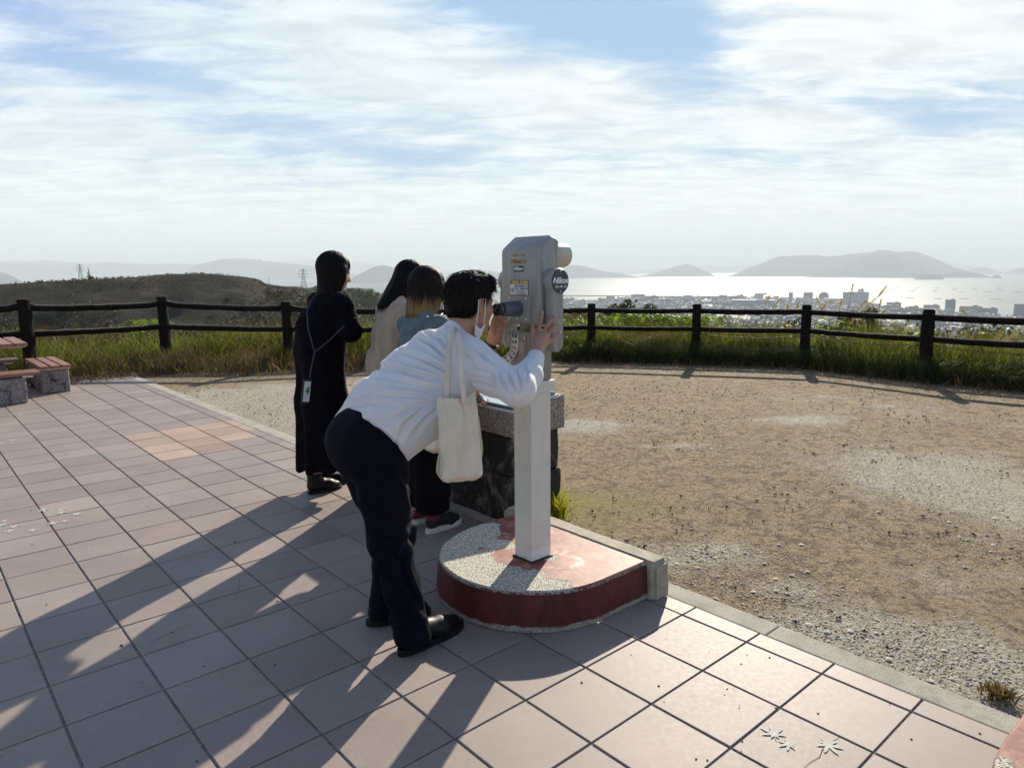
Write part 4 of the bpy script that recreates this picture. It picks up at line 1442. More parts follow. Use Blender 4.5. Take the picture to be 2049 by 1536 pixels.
tag(fast_mesh('dry_scrub', v_, f_, L_BROWN), kind='stuff')
# canopy of the wooded ridge behind
cs, rs = [], []
for k in range(900):
    px_ = rgh.uniform(500, 790)
    prof = [(470, 600), (520, 584), (560, 579), (575, 575), (590, 579), (602, 574), (640, 571), (680, 572), (720, 578), (745, 582), (757, 590), (772, 602), (800, 630)]
    py_ = np.interp(px_, [q[0] for q in prof], [q[1] for q in prof])
    dn = abs(rgh.normal()) * 14
    hd = 620 - dn * 3.2
    r_ = ray(px_, py_ + 1.5)
    hh = math.hypot(r_.x, r_.y)
    zt = CAM_H + 620 * r_.z / hh
    rr = rgh.uniform(2.0, 4.2)
    cs.append((r_.x / hh * hd, r_.y / hh * hd, zt - dn * 1.15 - rr * 0.5))
    rs.append(rr)
v_, f_ = leaf_cloud(cs, rs, 26000, 1.5, rgh, 0.8, 1.4)
tag(fast_mesh('woodland', v_, f_, L_DARK), kind='stuff')


# ================================================================ single trees
def tree(name, label, px_, py_top, D, h, w, leafmat, seed, n=2600, leaf=0.22, conic=False, group=None, base_drop=None, blobs=14):
    rg = np.random.default_rng(seed)
    top = at(px_, py_top, D)
    base = Vector((top.x, top.y, top.z - h))
    root = thing(name, label, 'tree', base, 0, group)
    tb_ = MB()
    lean = Vector((rg.normal() * 0.05, rg.normal() * 0.05, 0)) * h
    tp_ = [base + lean * (q * q) + Vector((0, 0, h * 0.92 * q)) for q in (0, .25, .5, .75, 1)]
    tb_.tube(tp_, [w * 0.07, w * 0.055, w * 0.04, w * 0.025, w * 0.008], 8)
    cs, rs = [], []
    for k in range(blobs):
        q = (k + 0.5) / blobs
        an = k * 2.4 + rg.uniform(-.5, .5)
        if conic:
            zz = 0.12 + 0.86 * q
            rr = w * 0.5 * (1 - 0.86 * q) * rg.uniform(0.7, 1.2)
            rad = rr * 0.55
        else:
            zz = 0.30 + 0.62 * q
            rr = w * 0.5 * math.sin(math.pi * (0.25 + 0.62 * q)) * rg.uniform(0.5, 1.05)
            rad = w * 0.19 * rg.uniform(0.7, 1.3)
        c_ = base + lean * zz ** 2 + Vector((math.cos(an) * rr * 0.75, math.sin(an) * rr * 0.75, zz * h))
        cs.append(c_)
        rs.append(rad)
        st = base + lean * (zz * .8) ** 2 + Vector((0, 0, zz * h * 0.78))
        tb_.tube([st, st.lerp(c_, 0.5) + Vector((0, 0, -0.02 * h)), c_], [w * 0.022, w * 0.014, w * 0.005], 5)
    tb_.build('trunk', M_BARK, root)
    v_, f_ = leaf_cloud(cs, rs, n, leaf, rg, 0.85, 1.8)
    fast_mesh('crown', v_, f_, leafmat, root)
    return root


tree('pine_tree', 'dark bushy pine beyond the fence, tallest of the clump', 1248, 586, 42, 7.0, 2.9, L_DARK, 31, 5200, 0.17)
tree('broadleaf_tree', 'dark rounded tree at the left of the clump', 1229, 596, 41, 6.0, 2.0, L_DARK, 32, 3000, 0.17)
tree('cedar_tree', 'small pointed conifer right of the dark pine', 1266, 591, 43, 6.2, 1.1, L_DARK, 33, 1700, 0.15, True)
tree('cedar_tree', 'thin dark pointed tree standing alone above the rail', 1281, 597, 44, 6.0, 0.8, L_DARK, 34, 1100, 0.14, True)
tree('broadleaf_tree', 'low dark tree at the right end of the clump', 1302, 603, 44, 5.2, 2.3, L_DARK, 35, 2400, 0.17)
tree('broadleaf_tree', 'olive tree just right of the telescope behind the rail', 1168, 612, 40, 5.0, 1.5, L_MID, 36, 1700, 0.17)
tree('bamboo', 'pale feathery bamboo behind the telescope, nearest the lens', 1128, 600, 52, 8.0, 2.4, L_PALE, 37, 2600, 0.20)
tree('bamboo', 'pale bamboo next to the olive tree', 1150, 607, 54, 8.0, 2.2, L_PALE, 38, 2400, 0.20)
tree('bamboo', 'pale bamboo against the grey town, right of the others', 1190, 613, 56, 8.0, 2.6, L_PALE, 44, 2400, 0.20)
tree('broadleaf_tree', 'dark low tree above the rail right of the third post', 1700, 612, 48, 6, 2.4, L_DARK, 39, 2800, 0.18)
tree('broadleaf_tree', 'grey green rounded tree below the white seaside block', 1742, 608, 75, 8, 3.4, L_MID, 40, 2400, 0.28)
tree('broadleaf_tree', 'dark bush crown between the rails beside the third post', 1590, 634, 30, 5, 2.6, L_DARK, 41, 3000, 0.15)
tree('broadleaf_tree', 'green tree low behind the last bay of the fence', 1990, 664, 24, 4.5, 3.4, L_MID, 42, 3600, 0.13)
tree('broadleaf_tree', 'dark tree low behind the fence at the right edge', 2060, 672, 22, 4.5, 3.0, L_DARK, 43, 3000, 0.13)
tree('ivy_snag', 'tall narrow pale snag standing on the hill crest', 177, 533, 226, 5.2, 1.4, L_PALE, 45, 900, 0.30, True)
tree('bush_tree', 'small round bush at the foot of the pale snag', 183, 552, 225, 2.2, 1.9, L_MID, 46, 500, 0.30)

# ================================================================ pylons
M_PYL = simple('galvanised_lattice', (0.22, 0.24, 0.25), 0.6, 0.2)


def pylon(px_, py_top, py_bot, D, label, group='power pylons on the skyline'):
    top, bot = at(px_, py_top, D), at(px_, py_bot, D)
    h = top.z - bot.z
    bot.x, bot.y = top.x, top.y
    root = thing('power_pylon', label, 'pylon', bot, R(20), group)
    m = MB()
    w = h * 0.13
    t_ = h * 0.0065

    def leg(f_):
        return w * (1 - f_) ** 1.3 + w * 0.09
    lv = [0, .18, .34, .48, .6, .7, .8, .9, 1.0]
    for sx in (-1, 1):
        for sy in (-1, 1):
            m.tube([(sx * leg(f_), sy * leg(f_), h * f_) for f_ in lv], t_, 4)
    for a_, b_ in zip(lv[:-1], lv[1:]):
        for s_ in (-1, 1):
            m.tube([(-leg(a_), s_ * leg(a_), h * a_), (leg(b_), s_ * leg(b_), h * b_)], t_ * .7, 4)
            m.tube([(leg(a_), s_ * leg(a_), h * a_), (-leg(b_), s_ * leg(b_), h * b_)], t_ * .7, 4)
            m.tube([(s_ * leg(a_), -leg(a_), h * a_), (s_ * leg(b_), leg(b_), h * b_)], t_ * .7, 4)
    m.build('lattice_tower', M_PYL, root, local=True)
    for f_, l_ in ((.62, .17), (.76, .2), (.9, .14)):
        for s_ in (-1, 1):
            a = MB()
            a.tube([(s_ * leg(f_), 0, h * f_), (s_ * h * l_, 0, h * (f_ + .015))], t_ * .8, 4)
            a.tube([(s_ * leg(f_ + .05), 0, h * (f_ + .05)), (s_ * h * l_, 0, h * (f_ + .015))], t_ * .8, 4)
            a.tube([(s_ * h * l_, 0, h * (f_ + .015)), (s_ * h * l_, 0, h * (f_ - .03))], t_ * 1.3, 5)
            a.build('cross_arm', M_PYL, root, local=True)
    return root


pylon(159, 528, 566, 420, 'lattice pylon on the hill crest beside the pale snag')
pylon(606, 537, 584, 760, 'lattice pylon left of the woman in black')
mp_ = thing('radio_mast', 'very thin mast at the right end of the brown hill', 'mast', at(538, 582, 600))
MB().tube([at(538, 582, 600), at(538, 556, 600)], [0.35, 0.2], 6).build('mast_pole', M_PYL, mp_)

# ================================================================ the town by the bay
def mat_bldg(name, wall, win=(0.10, 0.12, 0.15), sc=3.2):
    m, t = new_mat(name)
    co = t.add('ShaderNodeTexCoord').outputs['Object']
    x, y, z = t.xyz(co)
    hx = t.math('FRACT', t.math('DIVIDE', t.math('ADD', x, y), sc))
    hz = t.math('FRACT', t.math('DIVIDE', z, 3.1))
    w_ = t.math('MULTIPLY', t.math('GREATER_THAN', hx, 0.42), t.math('GREATER_THAN', hz, 0.5))
    nz = t.xyz(t.add('ShaderNodeNewGeometry').outputs['Normal'])[2]
    w_ = t.math('MULTIPLY', w_, t.math('LESS_THAN', t.math('ABSOLUTE', nz), 0.3))
    n = t.noise(co, 0.15, 3)
    c = t.mix(t.map(n, 0.3, 0.7, 0, 0.3), wall, tuple(.75 * q for q in wall))
    principled(t, t.mix(t.math('MULTIPLY', w_, 0.8), c, win), 0.8, 0, None, 0.2)
    return m


BM = [mat_bldg('pale_render', (0.30, 0.305, 0.31)), mat_bldg('grey_render', (0.20, 0.21, 0.23)), mat_bldg('beige_tile_wall', (0.30, 0.265, 0.22)), mat_bldg('white_panel', (0.44, 0.45, 0.47), sc=5.0),
      simple('blue_grey_roof', (0.10, 0.12, 0.16), 0.8, var=.3, vs=.1), simple('metal_roof', (0.15, 0.165, 0.19), 0.7, var=.3, vs=.1), simple('brown_tile_roof', (0.10, 0.075, 0.06), 0.8, var=.3, vs=.1)]


def shore(az_):
    return float(np.interp(math.degrees(az_), [-60, 0, 4, 7, 12, 17, 22, 26, 28, 32, 36, 60], [3000, 3150, 3300, 3700, 3950, 4000, 3800, 3450, 2950, 2800, 2500, 2300]))


def plain_z(x, y):
    d = math.hypot(x, y)
    return float(np.interp(d, [900, 1500, shore(math.atan2(x, y))], [-122, -143, -148.5]))


def terrain_far(x, y):
    d, az_ = math.hypot(x, y), math.atan2(x, y)
    S_ = shore(az_)
    return float(np.interp(d, [380, 900, 1500, S_, S_ + 40, S_ + 2000], [-102, -122, -143, -148.5, -156, -170]))


# rebuild the far part of the ground sheet so that it follows the shore
me = ground.data
for v_ in me.vertices:
    d = math.hypot(v_.co.x, v_.co.y)
    if d > 380:
        v_.co.z = terrain_far(v_.co.x, v_.co.y) + mnoise.noise(v_.co * 0.002) * min(4, (d - 380) * .01) * (1 if d < 1500 else 0)
# finer plain for the town (a sheet laid over the coarse one)
pv_, pf_ = [], []
aa = np.radians(np.linspace(-6, 46, 105))
for a_ in aa:
    S_ = shore(a_) + 18 * math.sin(a_ * 90) + 14 * mnoise.noise(Vector((a_ * 60, 1, 1)))
    for q in range(13):
        d = 1100 + (S_ - 1100) * q / 12
        pv_.append((math.sin(a_) * d, math.cos(a_) * d, plain_z(math.sin(a_) * d, math.cos(a_) * d) + 1.2))
    pv_.append((math.sin(a_) * (S_ + 6), math.cos(a_) * (S_ + 6), SEA_Z - 5))
pf_ = [(i * 14 + j, i * 14 + j + 1, (i + 1) * 14 + j + 1, (i + 1) * 14 + j)[::-1] for i in range(len(aa) - 1) for j in range(13)]
mpl, tpl = new_mat('town_ground')
co = tpl.add('ShaderNodeTexCoord').outputs['Object']
pn = tpl.noise(co, 0.012, 7, 0.75)
principled(tpl, tpl.ramp(pn, [(0.35, (0.05, 0.06, 0.035)), (0.5, (0.13, 0.13, 0.12)), (0.7, (0.25, 0.25, 0.24))]), 0.8)
tag(mesh_obj('coastal_plain', pv_, pf_, mpl), kind='structure')

bl_n = [0]


def bldg(x, y, w, d, h, rz, mi, ri, parent=None, gable=False, name='building'):
    m = MB()
    m.box((0, 0, h / 2), (w, d, h), mi=0)
    if gable:
        r_ = min(w, d) * 0.28
        m.raw([(-w / 2 - .4, -d / 2 - .4, h + .05), (w / 2 + .4, -d / 2 - .4, h + .05), (w / 2 + .4, d / 2 + .4, h + .05), (-w / 2 - .4, d / 2 + .4, h + .05), (-w / 2 - .4, 0, h + r_), (w / 2 + .4, 0, h + r_)],
              [(0, 1, 5, 4), (3, 4, 5, 2), (0, 4, 3), (1, 2, 5), (3, 2, 1, 0)], 1)
    else:
        m.box((0, 0, h + 0.25), (w + 0.6, d + 0.6, 0.5), mi=1)
        if h > 9:
            m.box((w * 0.2, 0, h + 1.9), (w * 0.25, d * 0.4, 2.8), mi=0)
    o = m.build(name, [BM[mi], BM[ri]], None, local=True)
    o.location = (x, y, plain_z(x, y) + 1.0)
    o.rotation_euler = (0, 0, rz)
    return o


def sited(px_, py_base, dist=None):
    """ground point of the plain sighted at a photo pixel"""
    r_ = ray(px_, py_base)
    lo, hi = 700.0, 5000.0
    hd = math.hypot(r_.x, r_.y)
    for _ in range(40):
        mid = (lo + hi) / 2
        z_ = CAM_H + mid * r_.z / hd
        if z_ > plain_z(r_.x / hd * mid, r_.y / hd * mid):
            lo = mid
        else:
            hi = mid
    return r_.x / hd * lo, r_.y / hd * lo, lo


def landmark(px0, px1, py_top, py_base, mi, ri, label, cat='building', depth=0.7, **kw):
    x, y, d = sited((px0 + px1) / 2, py_base)
    w = (px1 - px0) / F_PX * d
    h = (py_base - py_top) / F_PX * d * 0.78
    o = bldg(x, y, w, w * depth, h, -math.atan2(x, y), mi, ri, **kw)
    return tag(o, label, cat)


landmark(1690, 1732, 581, 609, 3, 4, 'large white seaside block with a stepped roof')
landmark(1716, 1726, 575, 606, 3, 4, 'small tower rising from the white seaside block')
landmark(1893, 1908, 598, 622, 1, 4, 'lone dark tower block right of the fourth post')
landmark(2033, 2056, 608, 634, 1, 4, 'dark apartment block at the right edge above the rail')
landmark(1776, 1799, 604, 619, 2, 4, 'wide beige hotel with a raised middle on the shore')
landmark(1925, 1957, 612, 630, 2, 4, 'brown apartment block right of the lone tower')
landmark(1966, 1990, 616, 630, 0, 4, 'pale apartment block between two brown ones')
landmark(1468, 1545, 598, 612, 0, 5, 'long pale hospital-like block above the top rail', depth=.3)
landmark(1531, 1542, 594, 611, 1, 4, 'grey tower at the end of the long pale block')
landmark(1290, 1316, 590, 601, 1, 4, 'grey harbour shed on the far side of the inlet', depth=.5)
landmark(1318, 1345, 597, 606, 1, 4, 'square office block on the inlet quay')
landmark(1446, 1458, 603, 614, 1, 4, 'small dark tower just right of the second post')
landmark(1320, 1328, 602, 616, 1, 4, 'narrow dark tower over the rail, left half of the town')
landmark(1608, 1625, 583, 598, 0, 4, 'pale office block with a mast on the quay')
landmark(1578, 1586, 583, 599, 1, 4, 'slim grey tower left of the domed hall')
landmark(1512, 1535, 586, 590, 3, 5, 'long white roofed shed on the pier')
landmark(1655, 1720, 597, 601, 3, 5, 'long low white roofed hall on the waterfront', depth=.25)
landmark(1820, 1835, 612, 626, 0, 6, 'pale block behind the grass plumes')
landmark(1852, 1876, 610, 617, 2, 6, 'low beige block left of the lone tower')
# domed hall
x, y, d = sited(1648, 598)
dm = MB()
b = bmesh.new()
rr = 9 / F_PX * d
bmesh.ops.create_uvsphere(b, u_segments=24, v_segments=12, radius=rr)
bmesh.ops.bisect_plane(b, geom=list(b.verts) + list(b.edges) + list(b.faces), plane_co=(0, 0, 0), plane_no=(0, 0, -1), clear_outer=True)
dm.bm(b, 0, Matrix.Translation((0, 0, 12)))
dm.tube([(0, 0, 0), (0, 0, 12)], rr, 24)
o = dm.build('domed_hall', BM[5], None, local=True)
o.location = (x, y, plain_z(x, y))
tag(o, 'grey domed hall on the waterfront', 'building')

GRP = 'buildings of the town by the bay'
rb = np.random.default_rng(77)
LBL = ['small pale house in the hazy town', 'small grey house in the hazy town', 'beige low block in the hazy town', 'white low block in the hazy town']
placed = []
cnt = 0
protos = []
for q in range(16):
    w_, d_, h_ = rb.uniform(9, 20), rb.uniform(8, 14), rb.uniform(5, 9)
    if q % 5 == 0:
        w_, d_, h_ = rb.uniform(24, 45), rb.uniform(12, 20), rb.uniform(12, 24)
    mi = q % 4
    protos.append((bldg(0, 1500, w_, d_, h_, 0, mi, (4, 5, 6)[q % 3], gable=(h_ < 8 and q % 2 == 0)), mi))
while cnt < 230:
    a_ = math.radians(rb.uniform(3.5, 37))
    S_ = shore(a_)
    d = 1250 + (S_ - 1290) * rb.random() ** 0.75
    x, y = math.sin(a_) * d, math.cos(a_) * d
    if any((x - q[0]) ** 2 + (y - q[1]) ** 2 < 26 ** 2 for q in placed):
        continue
    placed.append((x, y))
    src, mi = protos[cnt % 16]
    o = src if cnt < 16 else src.copy()
    if cnt >= 16:
        C.objects.link(o)
    o.location = (x, y, plain_z(x, y) + 1.0)
    o.rotation_euler = (0, 0, rb.uniform(-0.5, 0.5) + (1.57 if rb.random() < .3 else 0))
    tag(o, LBL[mi], 'building', GRP)
    cnt += 1
# the rest of the town reads as one carpet of roofs
vv, ff = [], []
mm_ = []
for k in range(5200):
    a_ = math.radians(rb.uniform(2, 39))
    S_ = shore(a_)
    d = 1150 + (S_ - 1180) * rb.random() ** 0.75
    x, y = math.sin(a_) * d, math.cos(a_) * d
    if mnoise.noise(Vector((x, y, 0)) * 0.004) > 0.32:
        continue
    w_, d_, h_ = rb.uniform(4, 9), rb.uniform(3.5, 7), rb.uniform(4, 7.5)
    rz = rb.uniform(0, 3.1)
    c_, s_ = math.cos(rz), math.sin(rz)
    z_ = plain_z(x, y) + 1
    o0 = len(vv)
    for zz in (0, h_):
        for (ax, ay) in ((-w_, -d_), (w_, -d_), (w_, d_), (-w_, d_)):
            vv.append((x + ax * c_ - ay * s_, y + ax * s_ + ay * c_, z_ + zz))
    for ax in (-w_, w_):
        vv.append((x + ax * c_, y + ax * s_, z_ + h_ + d_ * .5))
    wi, ri_ = int(rb.integers(0, 4)), 4 + int(rb.integers(0, 3))
    ff += [(o0, o0 + 1, o0 + 5, o0 + 4), (o0 + 1, o0 + 2, o0 + 6, o0 + 5), (o0 + 2, o0 + 3, o0 + 7, o0 + 6), (o0 + 3, o0, o0 + 4, o0 + 7),
           (o0 + 4, o0 + 5, o0 + 9, o0 + 8), (o0 + 6, o0 + 7, o0 + 8, o0 + 9), (o0 + 5, o0 + 6, o0 + 9), (o0 + 7, o0 + 4, o0 + 8)]
    mm_ += [wi] * 4 + [ri_, ri_] + [wi, wi]
tag(mesh_obj('distant_houses', vv, ff, None, mats=BM, midx=mm_), kind='stuff')
# greenery between the roofs
cs, rs = [], []
for k in range(1500):
    a_ = math.radians(rb.uniform(2, 39))
    d = 1100 + (shore(a_) - 1110) * rb.random() ** 0.7
    x, y = math.sin(a_) * d, math.cos(a_) * d
    if mnoise.noise(Vector((x, y, 0)) * 0.004) < 0.1 and rb.random() < 0.75:
        continue
    r_ = rb.uniform(3, 8)
    cs.append((x, y, plain_z(x, y) + 1 + r_ * .5))
    rs.append(r_)
v_, f_ = leaf_cloud(cs, rs, 16000, 4.0, rb, 0.7, 1.3)
tag(fast_mesh('town_trees', v_, f_, L_DARK), kind='stuff')
# harbour breakwaters
for (pa, pb, d_, lab) in (((1120, 592.5), (1290, 592.5), 4150, 'long thin breakwater left of the harbour'), ((1290, 594.5), (1560, 592), 4080, 'dark harbour mole behind the inlet')):
    ra, rb_ = ray(*pa), ray(*pb)
    a_, b_ = Vector((ra.x, ra.y, 0)).normalized() * d_, Vector((rb_.x, rb_.y, 0)).normalized() * d_
    m = MB().box((0, 0, 0), ((b_ - a_).length, 16, 9), bev=1.0)
    o = m.build('breakwater', M_CONC, None, local=True)
    o.location = ((a_ + b_) / 2).to_tuple()[:2] + (SEA_Z + 1,)
    o.rotation_euler = (0, 0, math.atan2(b_.y - a_.y, b_.x - a_.x))
    tag(o, lab, 'breakwater')

# ================================================================ oyster rafts on the bay
M_RAFT = simple('dark_bamboo_raft', (0.06, 0.055, 0.05), 0.7, var=.3, vs=.3)
RAFTS = [(1752, 580, 14), (1757, 577, 8), (1775, 583, 10), (1787, 580, 8), (1796, 576, 8), (1823, 583, 11), (1830, 580, 7), (1836, 576, 7), (1871, 583.5, 8), (1871, 580, 8), (1875, 576, 8),
         (1909, 580, 8), (1911, 577, 8), (1925, 584, 9), (1950, 580, 9), (1949, 577, 8), (1976, 584, 13), (2001, 581, 10), (2003, 572, 8), (1997, 577, 12), (2037, 584, 14),
         (1820, 596.5, 13), (1876, 598, 12), (1930, 598, 15), (1993, 599, 18), (1622, 577, 12), (1633, 579, 10), (1648, 576, 9), (1668, 580, 11), (1688, 577, 9), (1583, 580, 12), (1562, 578, 10), (1600, 577, 9),
         (1551, 583, 8), (1570, 584, 7)]
rr_ = random.Random(9)
raft0 = None
for (px_, py_, w_) in RAFTS:
    r_ = ray(px_, py_)
    t_ = (SEA_Z - CAM_H) / r_.z
    p = Vector((0, 0, CAM_H)) + r_ * t_
    if raft0 is None:
        m = MB()
        for k in range(9):
            m.box((0, -0.44 + k * 0.11, 0.55), (1.0, 0.05, 1.1))
        for k in range(6):
            m.box((-0.45 + k * 0.18, 0, 1.3), (0.02, 0.98, 0.4))
        o = raft0 = m.build('oyster_raft', M_RAFT, None, local=True)
    else:
        o = raft0.copy()
        C.objects.link(o)
    o.location = (p.x, p.y, SEA_Z - 0.2)
    L_ = w_ / F_PX * t_ * 1.0
    o.scale = (L_, L_ * 0.45, 1.6)
    o.rotation_euler = (0, 0, -math.atan2(p.x, p.y) + rr_.choice((-1, 1)) * rr_.uniform(0.2, 0.7))
    tag(o, 'flat dark raft floating on the bright bay', 'raft', 'oyster rafts in rows on the bay')

# ================================================================ haze over the bay
hz = bmesh.new()
bmesh.ops.create_cube(hz, size=1.0)
HT, HB = 900.0, -172.0
bmesh.ops.scale(hz, vec=(70000, 42000, HT - HB), verts=hz.verts)
bmesh.ops.translate(hz, vec=(0, 20000 - 9000 + 2000, (HT + HB) / 2), verts=hz.verts)
hme = bpy.data.meshes.new('haze')
hz.to_mesh(hme)
hz.free()
haze = bpy.data.objects.new('haze', hme)
C.objects.link(haze)
mh = bpy.data.materials.new('haze_air')
mh.use_nodes = True
th_ = mh.node_tree
th_.nodes.clear()
ho = th_.nodes.new('ShaderNodeOutputMaterial')
hp = th_.nodes.new('ShaderNodeVolumePrincipled')
hp.inputs['Color'].default_value = (0.86, 0.95, 0.98, 1)
hp.inputs['Density'].default_value = 0.00011
hp.inputs['Anisotropy'].default_value = 0.0
th_.links.new(hp.outputs[0], ho.inputs['Volume'])
hme.materials.append(mh)
tag(haze, kind='stuff')
# ================================================================ grass, ferns, plumes, litter
L_GRASS = leaf_mat('long_grass_blade', (0.025, 0.034, 0.007), (0.15, 0.185, 0.036), 0.42)
L_STRAW = leaf_mat('dead_grass_blade', (0.045, 0.031, 0.014), (0.22, 0.16, 0.08), 0.3)
L_PLUME = leaf_mat('pampas_plume', (0.28, 0.22, 0.16), (0.55, 0.47, 0.37), 0.5)
fx = np.array([p[0] for p in POSTS])
fy = np.array([p[1] for p in POSTS])


def blades(bx, by, bz, h, w, rg, bend=0.5, lean=None):
    """curved tapering grass blades from arrays of roots"""
    n = len(bx)
    an = rg.uniform(0, 2 * np.pi, n)
    if lean is not None:
        an = lean + rg.normal(0, 0.7, n)
    dirx, diry = np.cos(an), np.sin(an)
    wa = rg.uniform(0, 2 * np.pi, n)
    wx, wy = np.cos(wa), np.sin(wa)
    b_ = bend * h * rg.uniform(0.2, 1.2, n)
    root = np.stack([bx, by, bz], 1)
    V = []
    for q, ww in ((0, 1.0), (0.45, 0.85), (0.8, 0.5), (1.0, 0.08)):
        c_ = root + np.stack([dirx * b_ * q ** 2, diry * b_ * q ** 2, h * (q - 0.25 * (b_ / h) * q ** 2)], 1)
        side = np.stack([wx, wy, np.zeros(n)], 1) * (w * ww / 2)[:, None]
        V += [c_ - side, c_ + side]
    V = np.stack(V, 1).reshape(-1, 3)
    o_ = np.arange(n)[:, None] * 8
    F = np.concatenate([o_ + np.array([[0, 1, 3, 2]]), o_ + np.array([[2, 3, 5, 4]]), o_ + np.array([[4, 5, 7, 6]])], 0)
    return V, F


def fence_pts(n, rg, x0, x1, o0, o1, pw=1.0):
    """random points along the fence, offset towards (-) or beyond (+) it"""
    x = rg.uniform(x0, x1, n)
    y = np.interp(x, fx, fy)
    sl = (np.interp(x + .2, fx, fy) - np.interp(x - .2, fx, fy)) / .4
    off = o0 + (o1 - o0) * rg.random(n) ** pw
    nrm = np.sqrt(1 + sl ** 2)
    return x - sl / nrm * off, y + off / nrm, off


def clump(x, y, sc, seed=0.0):
    return np.array([mnoise.noise(Vector((a_ * sc, b_ * sc, seed))) for a_, b_ in zip(x, y)])


rv = np.random.default_rng(5)
Vs, Fs = [], []


def push(V, F):
    o_ = sum(len(v) for v in Vs)
    Vs.append(V)
    Fs.append(F + o_)


def flush(name, mat):
    global Vs, Fs
    o = tag(fast_mesh(name, np.concatenate(Vs), np.concatenate(Fs), mat), kind='stuff')
    Vs, Fs = [], []
    return o


# green behind and under the fence
x, y, off = fence_pts(52000, rv, -12.5, 9.5, -0.30, 2.3, 1.1)
c_ = clump(x, y, 1.1, 2)
hh = np.clip(0.36 + 0.32 * c_ + rv.normal(0, .10, len(x)) + np.where(x < -1, 0.03, 0.0) + np.where(x > 5, .08, 0), 0.10, 1.0)
hh *= np.clip(0.55 + (off + 0.30) * 0.9, 0.4, 1.05)
keep = (c_ > -0.42)
x, y, off, hh = x[keep], y[keep], off[keep], hh[keep]
bz = np.array([terrain_z(a_, b_) for a_, b_ in zip(x, y)]) - 0.03
V, F = blades(x, y, bz, hh, rv.uniform(0.006, 0.014, len(x)), rv, 0.55)
push(V, F)
flush('tall_grass', L_GRASS)
# low growth on the right; its shade is put into the dark leaf colour
x, y, off = fence_pts(27000, rv, 0.8, 9.5, -0.5, 0.7)
hh = np.clip(0.33 + 0.18 * clump(x, y, 1.7, 6) + rv.normal(0, .05, len(x)), 0.06, .5)
V, F = blades(x, y, np.full(len(x), -0.02), hh, rv.uniform(0.006, 0.012, len(x)), rv, 0.9)
push(V, F)
flush('low_grass', L_DARK)
cs, rs = [], []
x, y, off = fence_pts(300, rv, 0.8, 9.5, -0.35, 0.6)
for a_, b_ in zip(x, y):
    r_ = rv.uniform(.08, .17)
    cs.append((a_, b_, r_ * .7))
    rs.append(r_)
v_, f_ = leaf_cloud(cs, rs, 14000, 0.04, rv, 0.9, 2.0)
tag(fast_mesh('shade_dark_undergrowth', v_, f_, L_DARK), kind='stuff')  # dark leaves painted in for the shade under the rails
# dead grass in front, thicker on the left
x, y, off = fence_pts(14000, rv, -12.5, -1.2, -1.15, 0.4, 0.8)
hh = np.clip(0.30 + 0.15 * clump(x, y, 1.3, 9) + rv.normal(0, .06, len(x)), 0.05, .6) * np.clip(0.35 + (off + 1.25) * 0.9, 0.3, 1.0)
V, F = blades(x, y, np.full(len(x), -0.02), hh, rv.uniform(0.006, 0.012, len(x)), rv, 0.9)
push(V, F)
x, y, off = fence_pts(6500, rv, 0.8, 9.5, -0.85, 0.3, 0.7)
hh = np.clip(0.20 + rv.normal(0, .07, len(x)), 0.05, .45) * np.clip(0.3 + (off + .85), 0.25, 1.0)
V, F = blades(x, y, np.full(len(x), -0.02), hh, rv.uniform(0.005, 0.011, len(x)), rv, 1.2)
push(V, F)
x, y, off = fence_pts(5000, rv, -12, 9.5, 0.0, 2.4)
hh = np.clip(0.62 + 0.2 * clump(x, y, 1.0, 3) + rv.normal(0, .12, len(x)), 0.2, 1.05)
bz = np.array([terrain_z(a_, b_) for a_, b_ in zip(x, y)])
V, F = blades(x, y, bz, hh, rv.uniform(0.004, 0.009, len(x)), rv, 0.6)
push(V, F)
flush('dead_grass', L_STRAW)
# dense low leaves filling under the rails
cs, rs = [], []
x, y, off = fence_pts(420, rv, -12, 9.5, 0.15, 2.2)
cc_ = clump(x, y, 0.8, 12)
for a_, b_, o_, q in zip(x, y, off, cc_):
    z_ = terrain_z(a_, b_)
    r_ = 0.16 + 0.12 * (q + .5)
    cs.append((a_, b_, z_ + r_ * 0.8 + (0.12 if q > .1 else 0)))
    rs.append(r_)
v_, f_ = leaf_cloud(cs, rs, 26000, 0.045, rv, 0.9, 1.8)
tag(fast_mesh('undergrowth', v_, f_, L_MID), kind='stuff')
# shrub cover on the slope beyond, olive and brown
for nm, mt, cnt_, sd_ in (('slope_shrubs', L_MID, 520, 1), ('dry_shrubs', L_BROWN, 300, 2), ('dark_shrubs', L_DARK, 420, 3)):
    cs, rs = [], []
    for k in range(cnt_):
        d = rv.uniform(2.5, 30)
        x_ = rv.uniform(-14, 24)
        yb = np.interp(x_, fx, fy)
        y_ = yb + d
        z_ = terrain_z(x_, y_)
        r_ = rv.uniform(0.18, 0.36) * (1 + d * 0.05)
        if d < 7: r_ *= 0.6
        cs.append((x_, y_, z_ + r_ * 0.3))
        rs.append(r_)
    v_, f_ = leaf_cloud(cs, rs, cnt_ * 62, 0.11, rv, 0.85, 1.7)
    tag(fast_mesh(nm, v_, f_, mt), kind='stuff')
# hedge of shrubs seen between the rails right of the telescope
cs, rs = [], []
for k in range(90):
    px_ = rv.uniform(1110, 1385)
    D_ = rv.uniform(15, 24)
    p = at(px_, rv.uniform(652, 672), D_)
    cs.append(p)
    rs.append(rv.uniform(0.22, 0.42))
v_, f_ = leaf_cloud(cs, rs, 15000, 0.10, rv, 0.8, 1.8)
tag(fast_mesh('hedge_shrubs', v_, f_, L_MID), kind='stuff')


